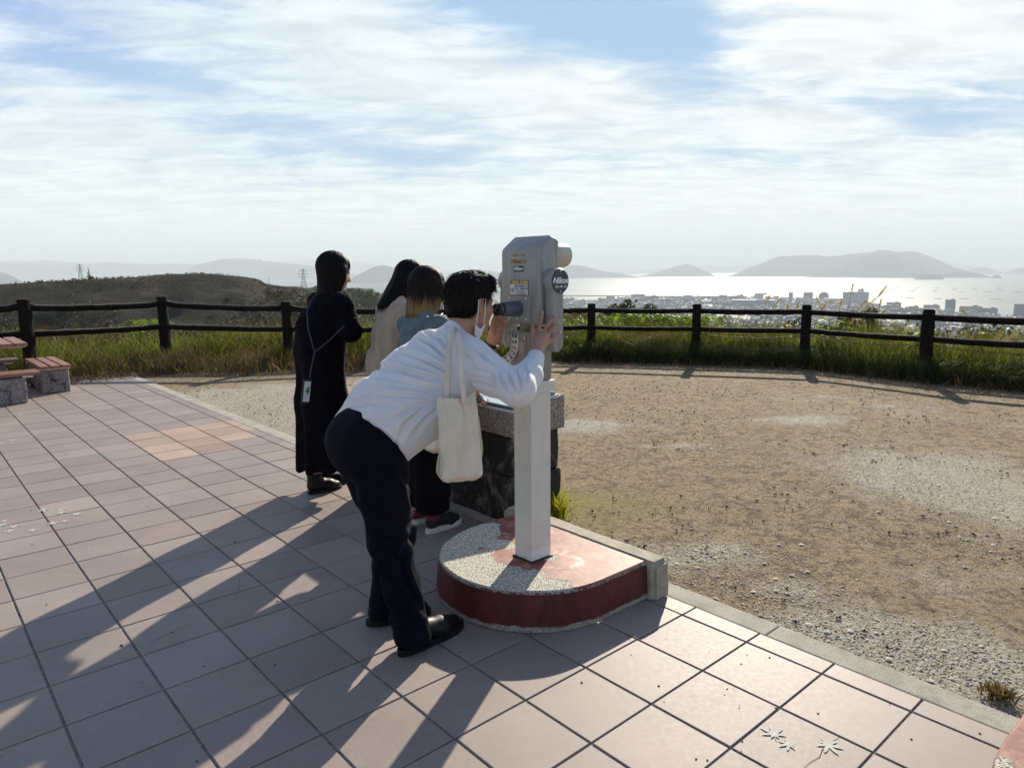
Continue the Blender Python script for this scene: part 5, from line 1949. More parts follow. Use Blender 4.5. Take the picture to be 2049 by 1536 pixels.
def fern(px_, D_, ztop, label, rg, size=0.55):
    p = at(px_, 700, D_)
    base = Vector((p.x, p.y, terrain_z(p.x, p.y)))
    root = thing('fern', label, 'fern', base, 0, 'bright ferns behind the fence')
    hgt = ztop - base.z
    nf = 9
    for k in range(nf):
        an = 2 * math.pi * k / nf + rg.uniform(-.3, .3)
        L_ = size * rg.uniform(.75, 1.2)
        pts = []
        for q in np.linspace(0, 1, 15):
            rr_ = L_ * q
            zz = hgt * (1 - (1 - min(1, q * 1.9)) ** 2) - 0.30 * L_ * max(0, q - .45) ** 1.4 * 3
            pts.append(base + Vector((math.cos(an) * rr_, math.sin(an) * rr_, zz)))
        vs, fs = [], []
        sd_ = Vector((-math.sin(an), math.cos(an), 0))
        for q in range(4, 15):
            t_ = (pts[min(q + 1, 14)] - pts[q - 1]).normalized()
            wl = 0.20 * L_ * math.sin(math.pi * (0.15 + 0.85 * (15 - q) / 11)) + 0.02
            for s_ in (-1, 1):
                o_ = len(vs)
                tip = pts[q] + sd_ * s_ * wl + t_ * wl * 0.35 - Vector((0, 0, wl * .25))
                vs += [pts[q] - t_ * .012, pts[q].lerp(tip, .5) - t_ * .016, tip, pts[q].lerp(tip, .5) + t_ * .016, pts[q] + t_ * .012]
                fs.append((o_, o_ + 1, o_ + 2, o_ + 3, o_ + 4))
        m = MB().tube(pts, [0.004 * (1 - i_ / 18) for i_ in range(15)], 4)
        m.raw(vs, fs)
        m.build('frond', L_GREEN, root)


FERNS = [(1145, 13.2, .50, 'bright fern right of the telescope, nearest the fork arm'), (1172, 13.6, .52, 'bright fern just left of the first post'), (1205, 13.2, .50, 'bright fern just right of the first post'),
         (1236, 13.8, .56, 'fern with a raised frond right of the first post'), (1262, 13.2, .66, 'tallest bright fern under the dark pine'), (1290, 13.7, .60, 'bright fern in the middle of the bay between the first two posts'),
         (1322, 13.2, .60, 'yellow green fern left of the second post, third from it'), (1348, 13.6, .60, 'yellow green fern left of the second post, second from it'), (1372, 13.0, .56, 'yellow green fern touching the second post on its left'),
         (1415, 12.6, .64, 'arching fern touching the second post on its right'), (645, 13.0, .6, 'fern seen left of the woman in black'), (300, 13.2, .62, 'green fern left of the third post from the left')]
for k, (px_, D_, zt, lb) in enumerate(FERNS):
    fern(px_, D_, zt, lb, np.random.default_rng(100 + k))


def broad_plant(px_, D_, ztop, label, seed, n=16):
    rg = np.random.default_rng(seed)
    p = at(px_, 700, D_)
    base = Vector((p.x, p.y, terrain_z(p.x, p.y)))
    root = thing('broadleaf_plant', label, 'plant', base)
    h = ztop - base.z
    st = MB()
    for k in range(n):
        an = k * 2.4
        q = 0.45 + 0.55 * k / n
        c0 = base + Vector((rg.normal() * .02, rg.normal() * .02, h * q))
        L_ = rg.uniform(.13, .20)
        d_ = Vector((math.cos(an), math.sin(an), rg.uniform(-.1, .35))).normalized()
        tip0 = c0 + d_ * L_ * .6
        st.tube([base, base.lerp(c0, .6), c0, tip0], [.007, .006, .004, .002], 5)
        sd_ = d_.cross(Vector((0, 0, 1))).normalized()
        pts = []
        for (a_, w_) in ((0, .0), (.12, .34), (.4, .46), (.75, .28), (1.0, 0)):
            pts.append((tip0 + d_ * L_ * a_ - Vector((0, 0, L_ * .55 * a_ * a_)), w_ * L_))
        vs = [pts[0][0]] + [q_[0] + sd_ * q_[1] for q_ in pts[1:4]] + [pts[4][0]] + [q_[0] - sd_ * q_[1] for q_ in pts[3:0:-1]]
        mesh_obj('leaf', vs, [tuple(range(8))], L_GREEN, parent=root)
    st.build('stem', L_GREEN, root)


broad_plant(1661, 11.6, .62, 'broad leaved bright green plant right of the third post', 51, 20)
broad_plant(1843, 10.3, .60, 'broad leaved dark green plant behind the fourth post', 52, 18)


def pampas(px_, py_, D_, label, seed, bend=0.25, L=0.26, side=1):
    rg = np.random.default_rng(seed)
    tip = at(px_, py_, D_)
    bx_, by_ = tip.x - side * bend, tip.y + rg.uniform(-.1, .1)
    base = Vector((bx_, by_, terrain_z(bx_, by_)))
    root = thing('pampas_grass', label, 'pampas grass', base, 0, 'grass plumes standing above the rails')
    pts = []
    for q in np.linspace(0, 1, 12):
        pts.append(base.lerp(tip, q) + Vector((-side * bend * (q - q ** 3) * 0.9, 0, (0.10 * bend) * math.sin(math.pi * q))))
    MB().tube(pts, [0.0045 * (1 - 0.6 * i_ / 11) for i_ in range(12)], 5).build('stem', L_STRAW, root)
    # plume hairs
    vs, fs = [], []
    total = (tip - base).length
    q0 = max(0.3, 1 - L / total)
    for k in range(150):
        q = q0 + (1 - q0) * rg.random()
        i_ = q * 11
        a_, b_ = pts[int(min(i_, 10))], pts[int(min(i_, 10)) + 1]
        c0 = a_.lerp(b_, i_ - int(min(i_, 10)))
        t_ = (b_ - a_).normalized()
        wdt = 0.032 * math.sin(math.pi * min(1, (1 - q) / (1 - q0) * .85 + .1))
        d_ = (t_ * 1.6 + Vector((rg.normal(), rg.normal(), rg.normal() - .3)) * .55 + Vector((side * .35, 0, -.15))).normalized()
        e_ = c0 + d_ * (wdt * 1.6 + 0.012)
        s_ = d_.orthogonal().normalized() * 0.0022
        o_ = len(vs)
        vs += [c0 - s_, c0 + s_, e_ + s_ * .5, e_ - s_ * .5]
        fs.append((o_, o_ + 1, o_ + 2, o_ + 3))
    mesh_obj('plume', vs, fs, L_PLUME, parent=root)


PAMPAS = [(1706, 568, 11.2, 'thin upright plume rising highest over the bay', 0.06, .20, 1), (1773, 572, 11.0, 'plume with a long curved stem leaning right over the bay', 0.30, .26, 1),
          (1541, 588, 12.2, 'pale fluffy plume over the long pale block', 0.18, .24, 1), (1563, 596, 12.3, 'fluffy plume leaning right, beside the pale block', 0.30, .24, 1),
          (1634, 594, 11.6, 'drooping plume right of the third post', 0.2, .22, -1), (1655, 603, 11.5, 'dark drooping plume, second right of the third post', 0.2, .2, 1), (1576, 611, 11.8, 'short upright stalk far left of the third post', 0.03, .15, 1),
          (1596, 607, 11.7, 'upright stalk left of the third post, nearest to it', 0.05, .16, 1), (1684, 598, 11.3, 'short upright plume left of the highest one', .04, .17, 1), (1733, 600, 11.2, 'plume leaning right toward the white seaside block', .28, .25, 1),
          (1750, 597, 11.3, 'fluffy plume leaning low under the white seaside block', .33, .25, 1), (1762, 600, 11.4, 'small plume left of the beige hotel', .05, .15, 1), (1716, 626, 11.0, 'pinkish fluffy plume between the rails', .2, .22, 1), (1772, 618, 11.0, 'drooping pale plume at the rail below the hotel', .25, .24, 1),
          (1925, 618, 10.0, 'pale drooping plume above the rail by the brown block', .25, .2, -1), (2004, 664, 9.2, 'pale plume between the rails near the right edge', .2, .22, 1), (2032, 668, 9.0, 'broad drooping plume between the rails at the right', .35, .28, 1),
          (2046, 656, 9.1, 'fluffy plume cut off by the right edge', .3, .28, 1), (1483, 618, 12.6, 'thin plume halfway between the second and third posts', .1, .2, 1), (1452, 628, 12.6, 'low plume right of the second post', .15, .18, 1)]
for k, (a_, b_, D_, lb, bd, L_, sd_) in enumerate(PAMPAS):
    pampas(a_, b_, D_, lb, 200 + k, bd, L_, sd_)


def tuft(px_, py_, label, n, h, spread, seed, mat):
    rg = np.random.default_rng(seed)
    p = gnd(px_, py_)
    x_ = p.x + rg.normal(0, spread, n)
    y_ = p.y + rg.normal(0, spread, n)
    V, F = blades(x_, y_, np.zeros(n), h * rg.uniform(.5, 1.1, n), rg.uniform(.004, .009, n), rg, 0.9)
    o = fast_mesh('grass_tuft', V, F, mat, None, (p.x, p.y, 0))
    tag(o, label, 'grass tuft')


tuft(1117, 1036, 'yellow green grass tuft growing behind the red step', 150, 0.20, 0.028, 61, leaf_mat('yellow_green_blade', (0.13, 0.15, 0.015), (0.36, 0.34, 0.05), 0.5))
tuft(2000, 1392, 'low straw tuft on the kerb at the right edge', 140, 0.045, 0.026, 62, L_STRAW)
tuft(1310, 893, 'single curled dry weed on the bare ground', 5, 0.13, 0.006, 63, L_STRAW)

# ---- litter on the dry ground
n = 46000
px_ = rv.uniform(120, 2060, n)
d = 2.1 + (11.2 - 2.1) * rv.random(n) ** 0.75
xg = (px_ - 1024) / 1440 * d
yg = d
gi = (xg - GO.x) * PX + (yg - GO.y) * PY
gj = (xg - GO.x) * QX + (yg - GO.y) * QY
lim = np.interp(xg, fx, fy) - .3
cl_ = clump(xg, yg, 2.0, 4)
keep = (gj < (J_EDGE - 0.42) * 0.3) & (yg < lim) & (cl_ + rv.normal(0, .35, n) > -0.25) & (gi > -10.2)
xg, yg = xg[keep], yg[keep]
n = len(xg)
an = rv.uniform(0, np.pi, n)
L_ = rv.uniform(0.010, 0.032, n) * (0.7 + yg * .05)
w_ = rv.uniform(0.0016, 0.0034, n) * (0.8 + yg * .06)
dx, dy = np.cos(an) * L_ / 2, np.sin(an) * L_ / 2
wx, wy = -np.sin(an) * w_ / 2, np.cos(an) * w_ / 2
z0, z1 = rv.uniform(-.008, .004, n), rv.uniform(-.004, .009, n)
V = np.stack([np.stack([xg - dx - wx, yg - dy - wy, z0], 1), np.stack([xg + dx - wx, yg + dy - wy, z1], 1), np.stack([xg + dx + wx, yg + dy + wy, z1 + .001], 1), np.stack([xg - dx + wx, yg - dy + wy, z0 + .001], 1)], 1).reshape(-1, 3)
tag(fast_mesh('straw_litter', V, np.arange(n * 4).reshape(-1, 4), leaf_mat('straw', (0.15, 0.105, 0.065), (0.36, 0.27, 0.17), 0.05, 0.9)), kind='stuff')

n = 6500
xc = rv.uniform(-7, 6.5, n)
yc = rv.uniform(2.4, 10.5, n)
kk = ((xc - GO.x) * QX + (yc - GO.y) * QY < (J_EDGE - 0.45) * 0.3) & (yc < np.interp(xc, fx, fy) - .3) & (clump(xc, yc, 0.9, 33) > 0.0)
xc, yc = xc[kk], yc[kk]
cs = np.stack([xc, yc, np.full(len(xc), -0.002)], 1)
v_, f_ = leaf_cloud(cs, rv.uniform(.003, .012, len(xc)), len(xc) * 6, 0.011, rv, 0.35, 1.8)
tag(fast_mesh('dark_clods', v_, f_, simple('damp_soil', (0.045, 0.032, 0.022), 0.9)), kind='stuff')

# ---- gravel on the bare patches
mgv, tg = new_mat('mixed_gravel')
rnd = tg.add('ShaderNodeNewGeometry').outputs['Random Per Island']
principled(tg, tg.ramp(rnd, [(0.0, (0.12, 0.10, 0.08)), (0.45, (0.32, 0.28, 0.22)), (0.8, (0.52, 0.465, 0.37)), (1.0, (0.68, 0.61, 0.49))]), 0.8)
oct_v = np.array([(1, 0, 0), (.3, .95, 0), (-.8, .6, 0), (-.9, -.5, 0), (.2, -1, 0), (0, 0, .6), (.1, .1, -.5)], float)
oct_f = np.array([(0, 1, 5), (1, 2, 5), (2, 3, 5), (3, 4, 5), (4, 0, 5)])
gx_, gy_ = [], []
for (a_, b_, sx_, sy_, cnt_) in ((1850, 970, .8, .7, 1500), (1960, 1080, .6, .5, 700), (1420, 1110, .5, .22, 1100), (1560, 1180, .35, .18, 600), (1700, 1270, .5, .2, 900), (1960, 1340, .45, .22, 900), (500, 830, .8, 1.4, 2200), (1400, 890, .5, .2, 200)):
    p = gnd(a_, b_)
    gx_.append(rv.normal(p.x, sx_ * .6, cnt_))
    gy_.append(rv.normal(p.y, sy_ * .6, cnt_))
# loose stones along the kerb
t_ = rv.uniform(-14, 4.6, 900)
o_ = J_EDGE - 0.42 - np.abs(rv.normal(0, .6, 900))
gx_.append(GO.x + PX * .3 * t_ + QX * .3 * o_)
gy_.append(GO.y + PY * .3 * t_ + QY * .3 * o_)
xg, yg = np.concatenate(gx_), np.concatenate(gy_)
gj = (xg - GO.x) * QX + (yg - GO.y) * QY
keep = (gj < (J_EDGE - 0.43) * 0.3) & (yg < np.interp(xg, fx, fy) - .2)
xg, yg = xg[keep], yg[keep]
n = len(xg)
s_ = rv.uniform(.002, .006, n) * (1 + (rv.random(n) > .97) * 1.5)
ra = rv.uniform(0, 6.28, n)
V = oct_v[None] * s_[:, None, None]
ca, sa = np.cos(ra)[:, None], np.sin(ra)[:, None]
V = np.stack([V[..., 0] * ca - V[..., 1] * sa + xg[:, None], V[..., 0] * sa + V[..., 1] * ca + yg[:, None], V[..., 2] - 0.010 + s_[:, None] * .1], -1).reshape(-1, 3)
F = (oct_f[None] + (np.arange(n) * 7)[:, None, None]).reshape(-1, 3)
tag(fast_mesh('gravel', V, F, mgv), kind='stuff')

# ---- dark seeds and crumbs on the tiles
n = 60
px_ = rv.uniform(0, 2049, n)
py_ = rv.uniform(860, 1530, n)
P_ = [gnd(a_, b_) for a_, b_ in zip(px_, py_)]
P_ = [p for p in P_ if (p.x - GO.x) * QX + (p.y - GO.y) * QY > -0.05 and p.y > 1.0]
P_ += [gnd(a_, b_) for a_, b_ in ((1318, 1372), (1480, 1410), (1455, 1378), (1450, 1390), (1483, 1328), (1479, 1416), (1637, 1427), (1164, 1365), (1393, 1518), (1495, 1310), (1540, 1315), (1780, 1408), (243, 1291), (245, 1293), (550, 1330))]
vs, fs = [], []
for p in P_:
    s_ = rv.uniform(.0015, .0042) * (2.0 if abs(p.x + 1.6) < 0.2 and rv.random() < .3 else 1)
    ra = rv.uniform(0, 6.28)
    o_ = len(vs)
    for q in oct_v:
        vs.append((p.x + (q[0] * math.cos(ra) - q[1] * math.sin(ra)) * s_ * 1.3, p.y + (q[0] * math.sin(ra) + q[1] * math.cos(ra)) * s_, 0.001 + max(0, q[2]) * s_ * 1.5))
    fs += [tuple(int(i) + o_ for i in f) for f in oct_f]
tag(mesh_obj('seed_litter', vs, fs, simple('dark_seed', (0.02, 0.014, 0.010), 0.8)), kind='stuff')
# ================================================================ people
FW = Vector((-QX, -QY, 0))      # everybody looks over the bay, along -Q
RT = PV                         # their right hand side


class SDF:
    """smooth union of rounded cones and ellipsoids, meshed with a level set"""
    def __init__(s, k=0.02):
        s.p = []
        s.k = k

    def cone(s, a, b, ra, rb, k=None, flat=None):
        s.p.append(('c', Vector(a), Vector(b), ra, rb, s.k if k is None else k, flat))
        return s

    def chain(s, pts, radii, k=None, flat=None):
        for i in range(len(pts) - 1):
            s.cone(pts[i], pts[i + 1], radii[i], radii[i + 1], k, flat)
        return s

    def ell(s, c, r, axes=None, k=None):
        s.p.append(('e', Vector(c), Vector(r), axes, 0, s.k if k is None else k, None))
        return s

    def cut(s, c, n, soft=0.004):
        """remove everything on the positive side of the plane"""
        s.p.append(('x', Vector(c), Vector(n).normalized(), 0, 0, soft, None))
        return s

    def carve(s, a, b, ra, rb, k=0.01):
        s.p.append(('-', Vector(a), Vector(b), ra, rb, k, None))
        return s

    def arrays(s, vox):
        lo, hi = np.full(3, 1e9), np.full(3, -1e9)
        for q in s.p:
            if q[0] in 'x-':
                continue
            rr = max(q[3], q[4]) if q[0] == 'c' else max(q[2])
            ends = (q[1], q[2]) if q[0] == 'c' else (q[1],)
            for e in ends:
                lo = np.minimum(lo, np.array(e) - rr - 4 * vox)
                hi = np.maximum(hi, np.array(e) + rr + 4 * vox)
        n = np.ceil((hi - lo) / vox).astype(int) + 1
        D = np.full(n, 0.08, np.float32)
        for q in s.p:
            typ, k = q[0], q[5]
            if typ == 'x':
                i0, i1 = np.zeros(3, int), n
            else:
                rr = max(q[2]) if typ == 'e' else max(q[3], q[4])
                ends = (q[1],) if typ == 'e' else (q[1], q[2])
                l_ = np.min([np.array(e) for e in ends], 0) - rr - 0.05
                h_ = np.max([np.array(e) for e in ends], 0) + rr + 0.05
                i0 = np.clip(((l_ - lo) / vox).astype(int), 0, n)
                i1 = np.clip(((h_ - lo) / vox).astype(int) + 1, 0, n)
            if np.any(i1 <= i0):
                continue
            ax = [lo[j] + vox * np.arange(i0[j], i1[j]) for j in range(3)]
            X, Y, Z = np.meshgrid(*ax, indexing='ij')
            P_ = np.stack([X, Y, Z], -1).astype(np.float32)
            sub = D[i0[0]:i1[0], i0[1]:i1[1], i0[2]:i1[2]]
            if typ in 'c-':
                a, b = np.array(q[1], np.float32), np.array(q[2], np.float32)
                if q[6] is not None:
                    nn = np.array(q[6][0], np.float32)
                    P_ = P_ + nn * (((P_ - a) @ nn) * (1 / q[6][1] - 1))[..., None]
                ab = b - a
                L2 = float(ab @ ab) + 1e-12
                t = np.clip(((P_ - a) @ ab) / L2, 0, 1)
                d = np.linalg.norm(P_ - a - t[..., None] * ab, axis=-1) - (q[3] + (q[4] - q[3]) * t)
            elif typ == 'e':
                Q_ = P_ - np.array(q[1], np.float32)
                if q[3] is not None:
                    A = np.array([list(v) for v in q[3]], np.float32)
                    Q_ = Q_ @ A.T
                r = np.array(q[2], np.float32)
                k0 = np.linalg.norm(Q_ / r, axis=-1)
                k1 = np.linalg.norm(Q_ / (r * r), axis=-1) + 1e-9
                d = k0 * (k0 - 1) / k1
            else:
                d = -((P_ - np.array(q[1], np.float32)) @ np.array(q[2], np.float32))
            if typ in '-x':
                d2 = -d
                h = np.clip(0.5 - 0.5 * (sub + d) / k if False else 0.5 - 0.5 * (sub - (-d if typ == '-' else -d)) / k, 0, 1)
                tgt = -d
                sub[...] = sub + (tgt - sub) * h + k * h * (1 - h)
            else:
                h = np.clip(0.5 + 0.5 * (sub - d) / k, 0, 1)
                sub[...] = sub + (d - sub) * h - k * h * (1 - h)
        return D, lo

    def build(s, name, mat, parent=None, vox=0.006, disp=None, smooth=True, origin=None):
        D, lo = s.arrays(vox)
        g = vdb.FloatGrid(0.08)
        g.copyFromArray(D)
        g.transform = vdb.createLinearTransform(vox)
        pts, tris, quads = g.convertToPolygons(0.0, 0.0)
        pts = np.array(pts, float) + lo
        faces = [tuple(int(i) for i in f)[::-1] for f in quads] + [tuple(int(i) for i in f)[::-1] for f in tris]
        if disp is not None:
            F = np.array([f if len(f) == 4 else f + (f[-1],) for f in faces])
            e1 = pts[F[:, 2]] - pts[F[:, 0]]
            e2 = pts[F[:, 3]] - pts[F[:, 1]]
            fn = np.cross(e1, e2)
            N = np.zeros_like(pts)
            for j in range(4):
                np.add.at(N, F[:, j], fn)
            N /= np.linalg.norm(N, axis=1)[:, None] + 1e-12
            # outward test
            pts = pts + N * disp(pts, N)[:, None]
        o = mesh_obj(name, [tuple(p) for p in pts], faces, mat, parent, smooth, origin=origin)
        # make sure the normals look outwards
        me = o.data
        b = bmesh.new()
        b.from_mesh(me)
        if b.calc_volume(signed=True) < 0:
            bmesh.ops.reverse_faces(b, faces=b.faces)
            b.to_mesh(me)
        b.free()
        return o


def seg_dist(uv, x0, y0, x1, y1):
    a, b = np.array([x0, y0], float), np.array([x1, y1], float)
    ab = b - a
    t = np.clip(((uv - a) @ ab) / (ab @ ab + 1e-9), 0, 1)
    return np.linalg.norm(uv - a - t[:, None] * ab, axis=1), t


def folds(lines, soft=0.0, sc=10.0, seed=0.0):
    """cloth folds: (points in photo pixels, height m, width px); side facing the lookout's paving"""
    def f(p, N):
        uv = pix(p)
        out = np.zeros(len(p))
        for (pts, amp, w) in lines:
            best = np.full(len(p), 1e9)
            n = len(pts) - 1
            tt = np.zeros(len(p))
            for i in range(n):
                d, t = seg_dist(uv, *pts[i], *pts[i + 1])
                m = d < best
                best = np.where(m, d, best)
                tt = np.where(m, (i + t) / n, tt)
            taper = np.clip(np.sin(np.pi * np.clip(tt, 0.02, 0.98)), 0, 1) ** 0.6
            out += amp * taper * (np.exp(-(best / w) ** 2) - 0.45 * np.exp(-((best - 1.9 * w) / w) ** 2))
        if soft:
            out += soft * np.array([mnoise.noise(Vector(q) * sc + Vector((seed, 0, 0))) for q in p])
        return out
    return f


def noise_disp(amp, sc, seed=0.0, stretch=(1, 1, 1)):
    def f(p, N):
        S = np.array(stretch)
        return amp * np.array([mnoise.noise(Vector(q * S) * sc + Vector((seed, 0, 0))) for q in p])
    return f


def head_prims(B, c, f, up, s=1.0, neck_to=None, neck_r=0.052, ear=True):
    """head of height ~0.23 m around centre c; f = where the face looks, up = crown direction"""
    f, up = Vector(f).normalized(), Vector(up).normalized()
    up = (up - f * up.dot(f)).normalized()
    r = f.cross(up).normalized()
    ax = [tuple(r), tuple(f), tuple(up)]

    def at_(x, y, z):
        return c + r * (x * s) + f * (y * s) + up * (z * s)
    B.ell(at_(0, -0.012, 0.030), (0.074 * s, 0.094 * s, 0.086 * s), ax, 0.01)      # skull
    B.ell(at_(0, 0.022, -0.028), (0.060 * s, 0.066 * s, 0.080 * s), ax, 0.025)     # face
    B.cone(at_(-0.030, 0.030, -0.082), at_(0.030, 0.030, -0.082), 0.022 * s, 0.022 * s, 0.03)   # jaw
    B.cone(at_(0, 0.060, -0.092), at_(0, 0.058, -0.085), 0.018 * s, 0.018 * s, 0.02)            # chin
    for q in (-1, 1):
        B.cone(at_(q * 0.048, 0.0, -0.066), at_(q * 0.028, 0.045, -0.088), 0.018 * s, 0.016 * s, 0.025)
        B.ell(at_(q * 0.040, 0.056, -0.022), (0.020 * s, 0.018 * s, 0.020 * s), ax, 0.02)       # cheek
        B.cone(at_(q * 0.018, 0.078, 0.022), at_(q * 0.042, 0.064, 0.022), 0.009 * s, 0.008 * s, 0.012)  # brow
        B.ell(at_(q * 0.030, 0.068, 0.004), (0.012 * s, 0.010 * s, 0.010 * s), ax, 0.004)       # eyeball
        B.cone(at_(q * 0.020, 0.076, -0.0), at_(q * 0.041, 0.070, 0.001), 0.004 * s, 0.003 * s, 0.004)  # eyelid
        if ear:
            B.ell(at_(q * 0.076, -0.012, -0.004), (0.006 * s, 0.017 * s, 0.031 * s), ax, 0.006)
            B.cone(at_(q * 0.081, -0.024, 0.018), at_(q * 0.082, -0.022, -0.012), 0.005 * s, 0.005 * s, 0.004)
            B.cone(at_(q * 0.081, -0.022, 0.020), at_(q * 0.080, -0.002, 0.022), 0.005 * s, 0.004 * s, 0.004)
            B.cone(at_(q * 0.076, -0.008, -0.030), at_(q * 0.075, -0.006, -0.026), 0.008 * s, 0.007 * s, 0.006)
    B.cone(at_(0, 0.080, 0.012), at_(0, 0.098, -0.026), 0.006 * s, 0.010 * s, 0.008)             # nose
    B.cone(at_(-0.009, 0.088, -0.030), at_(0.009, 0.088, -0.030), 0.008 * s, 0.008 * s, 0.006)
    B.cone(at_(-0.017, 0.078, -0.054), at_(0.017, 0.078, -0.054), 0.007 * s, 0.007 * s, 0.007)   # lips
    B.cone(at_(-0.014, 0.076, -0.065), at_(0.014, 0.076, -0.065), 0.007 * s, 0.007 * s, 0.006)
    if neck_to is not None:
        B.cone(at_(0, -0.030, -0.050), neck_to, neck_r * s, neck_r * 1.12 * s, 0.02)
    return at_, (r, f, up)


def strands(name, roots, dirs, length, width, mat, parent, rg, droop=0.0, curl=0.02, steps=4):
    """hair as thin tapering ribbons laid over the hair mass"""
    n = len(roots)
    V, F = [], []
    for k in range(n):
        p = Vector(roots[k])
        d = Vector(dirs[k]).normalized()
        L_ = length * rg.uniform(.6, 1.15)
        side = d.cross(Vector((rg.normal(), rg.normal(), rg.normal()))).normalized()
        pts = [p]
        for q in range(steps):
            d = (d + Vector((rg.normal() * curl, rg.normal() * curl, rg.normal() * curl - droop))).normalized()
            pts.append(pts[-1] + d * (L_ / steps))
        o_ = len(V)
        for q, pt in enumerate(pts):
            w_ = width * (1 - 0.85 * q / steps)
            V += [pt - side * w_, pt + side * w_]
        F += [(o_ + 2 * q, o_ + 2 * q + 1, o_ + 2 * q + 3, o_ + 2 * q + 2) for q in range(steps)]
    return mesh_obj(name, V, F, mat, parent=parent, smooth=True)


def surf_samples(o, n, rg, keep=None):
    """random points and normals on a mesh object, world space"""
    me = o.data
    M_ = world_of(o) if o.parent is None else world_of(o.parent)
    vs = np.array([v.co[:] for v in me.vertices]) if len(me.vertices) < 1 else None
    co = np.empty(len(me.vertices) * 3)
    me.vertices.foreach_get('co', co)
    co = co.reshape(-1, 3)
    no = np.empty(len(me.vertices) * 3)
    me.vertices.foreach_get('normal', no)
    no = no.reshape(-1, 3)
    A = np.array(M_)
    co = co @ A[:3, :3].T + A[:3, 3]
    no = no @ A[:3, :3].T
    if keep is not None:
        m = keep(co, no)
        if m.any():
            co, no = co[m], no[m]
    i = rg.integers(0, len(co), n)
    return co[i], no[i]


def mat_skin(name, col=(0.42, 0.235, 0.155)):
    m, t = new_mat(name)
    co = t.add('ShaderNodeTexCoord').outputs['Object']
    n = t.noise(co, 22, 4, 0.6)
    c = t.mix(t.map(n, 0.35, 0.7, 0, 0.4), col, tuple(q * f for q, f in zip(col, (0.88, 0.74, 0.70))))
    p = principled(t, c, 0.5, 0, t.bump(t.noise(co, 260, 3), 0.12, 0.001), 0.4)
    p.inputs['Subsurface Weight'].default_value = 0.12
    p.inputs['Subsurface Radius'].default_value = (0.012, 0.005, 0.003)
    p.inputs['Subsurface Scale'].default_value = 0.5
    return m


def mat_cloth(name, col, rough=0.85, weave=420, bump=0.25, var=0.12, sheen=0.2, wr=0.0, wsc=14, trans=0.0):
    m, t = new_mat(name)
    co = t.add('ShaderNodeTexCoord').outputs['Object']
    n = t.noise(co, 11, 5, 0.6)
    k = t.map(n, 0.3, 0.7, 1 - var, 1 + var)
    c = t.mix(1.0, col, t.comb(k, k, k), 'MULTIPLY')
    nor = t.bump(t.noise(co, weave, 3, 0.7), bump, 0.0015)
    if wr:
        nor = t.bump(t.noise(co, wsc, 4, 0.5, 0.8), wr, 0.012, nor)
    p = principled(t, c, rough, 0, nor, 0.3 if max(col) > 0.02 else 0.10)
    p.inputs['Sheen Weight'].default_value = sheen
    if trans:
        tr = t.add('ShaderNodeBsdfTranslucent')
        t.l.new(c, tr.inputs[0])
        mx = t.add('ShaderNodeMixShader')
        mx.inputs[0].default_value = trans
        t.l.new(p.outputs[0], mx.inputs[1])
        t.l.new(tr.outputs[0], mx.inputs[2])
        t.l.new(mx.outputs[0], t.o.inputs[0])
    return m


def mat_hair(name, col=(0.0016, 0.0014, 0.0014), tip=None, z0=0, z1=1, rough=0.62):
    m, t = new_mat(name)
    co = t.add('ShaderNodeTexCoord').outputs['Object']
    x, y, z = t.xyz(co)
    n = t.noise(t.scale(co, (1, 1, 0.12)), 160, 4, 0.7)
    c = t.mix(n, tuple(q * .6 for q in col), tuple(q * 1.6 for q in col))
    if tip is not None:
        f = t.math('ADD', z, t.math('MULTIPLY', t.math('SUBTRACT', t.noise(t.scale(co, (1, 1, 0.1)), 60, 4), 0.5), 0.16))
        c = t.mix(t.map(f, z0, z1, 1, 0), c, t.mix(n, tuple(q * .5 for q in tip), tuple(q * 1.3 for q in tip)))
    p = principled(t, c, rough, 0, t.bump(n, 0.5, 0.002), 0.14)
    return m


SKIN = mat_skin('skin')
SKIN_PALE = mat_skin('fair_skin', (0.50, 0.31, 0.225))
HAIR = mat_hair('black_hair')
WHITE_KNIT = mat_cloth('white_cotton_jersey', (0.82, 0.82, 0.84), 0.85, 500, 0.15, 0.03, 0.2, 0.3, 20, trans=0.15)
NAVY = mat_cloth('dark_navy_twill', (0.0035, 0.0042, 0.0095), 0.8, 700, 0.15, 0.2, 0.0, 0.35, 12)
CANVAS = mat_cloth('natural_canvas', (0.80, 0.73, 0.60), 0.9, 300, 0.35, 0.07, 0.15, 0.2, 18, trans=0.12)
BLACKC = mat_cloth('black_wool_coat', (0.0035, 0.0035, 0.0058), 0.9, 260, 0.6, 0.3, 0.0, 0.3, 10)
BLACKP = mat_cloth('black_trouser_cloth', (0.0025, 0.0025, 0.003), 0.85, 500, 0.2, 0.2, 0.0, 0.3, 9)
BEIGE = mat_cloth('beige_cardigan_knit', (0.38, 0.295, 0.215), 0.95, 230, 0.7, 0.10, 0.5, 0.35, 11)
DENIM = mat_cloth('faded_denim', (0.10, 0.138, 0.150), 0.85, 380, 0.5, 0.25, 0.1, 0.3, 14)
LEATHER = simple('black_leather', (0.004, 0.004, 0.005), 0.5, var=0.2, vs=30, bump=0.15, bs=90, spec=0.3)
SOLE = simple('white_rubber_sole', (0.62, 0.60, 0.55), 0.6)


def finger(B, pts, r0, r1):
    n = len(pts) - 1
    for i in range(n):
        a_, b_ = r0 + (r1 - r0) * i / n, r0 + (r1 - r0) * (i + 1) / n
        B.cone(pts[i], pts[i + 1], a_, b_, 0.0025)


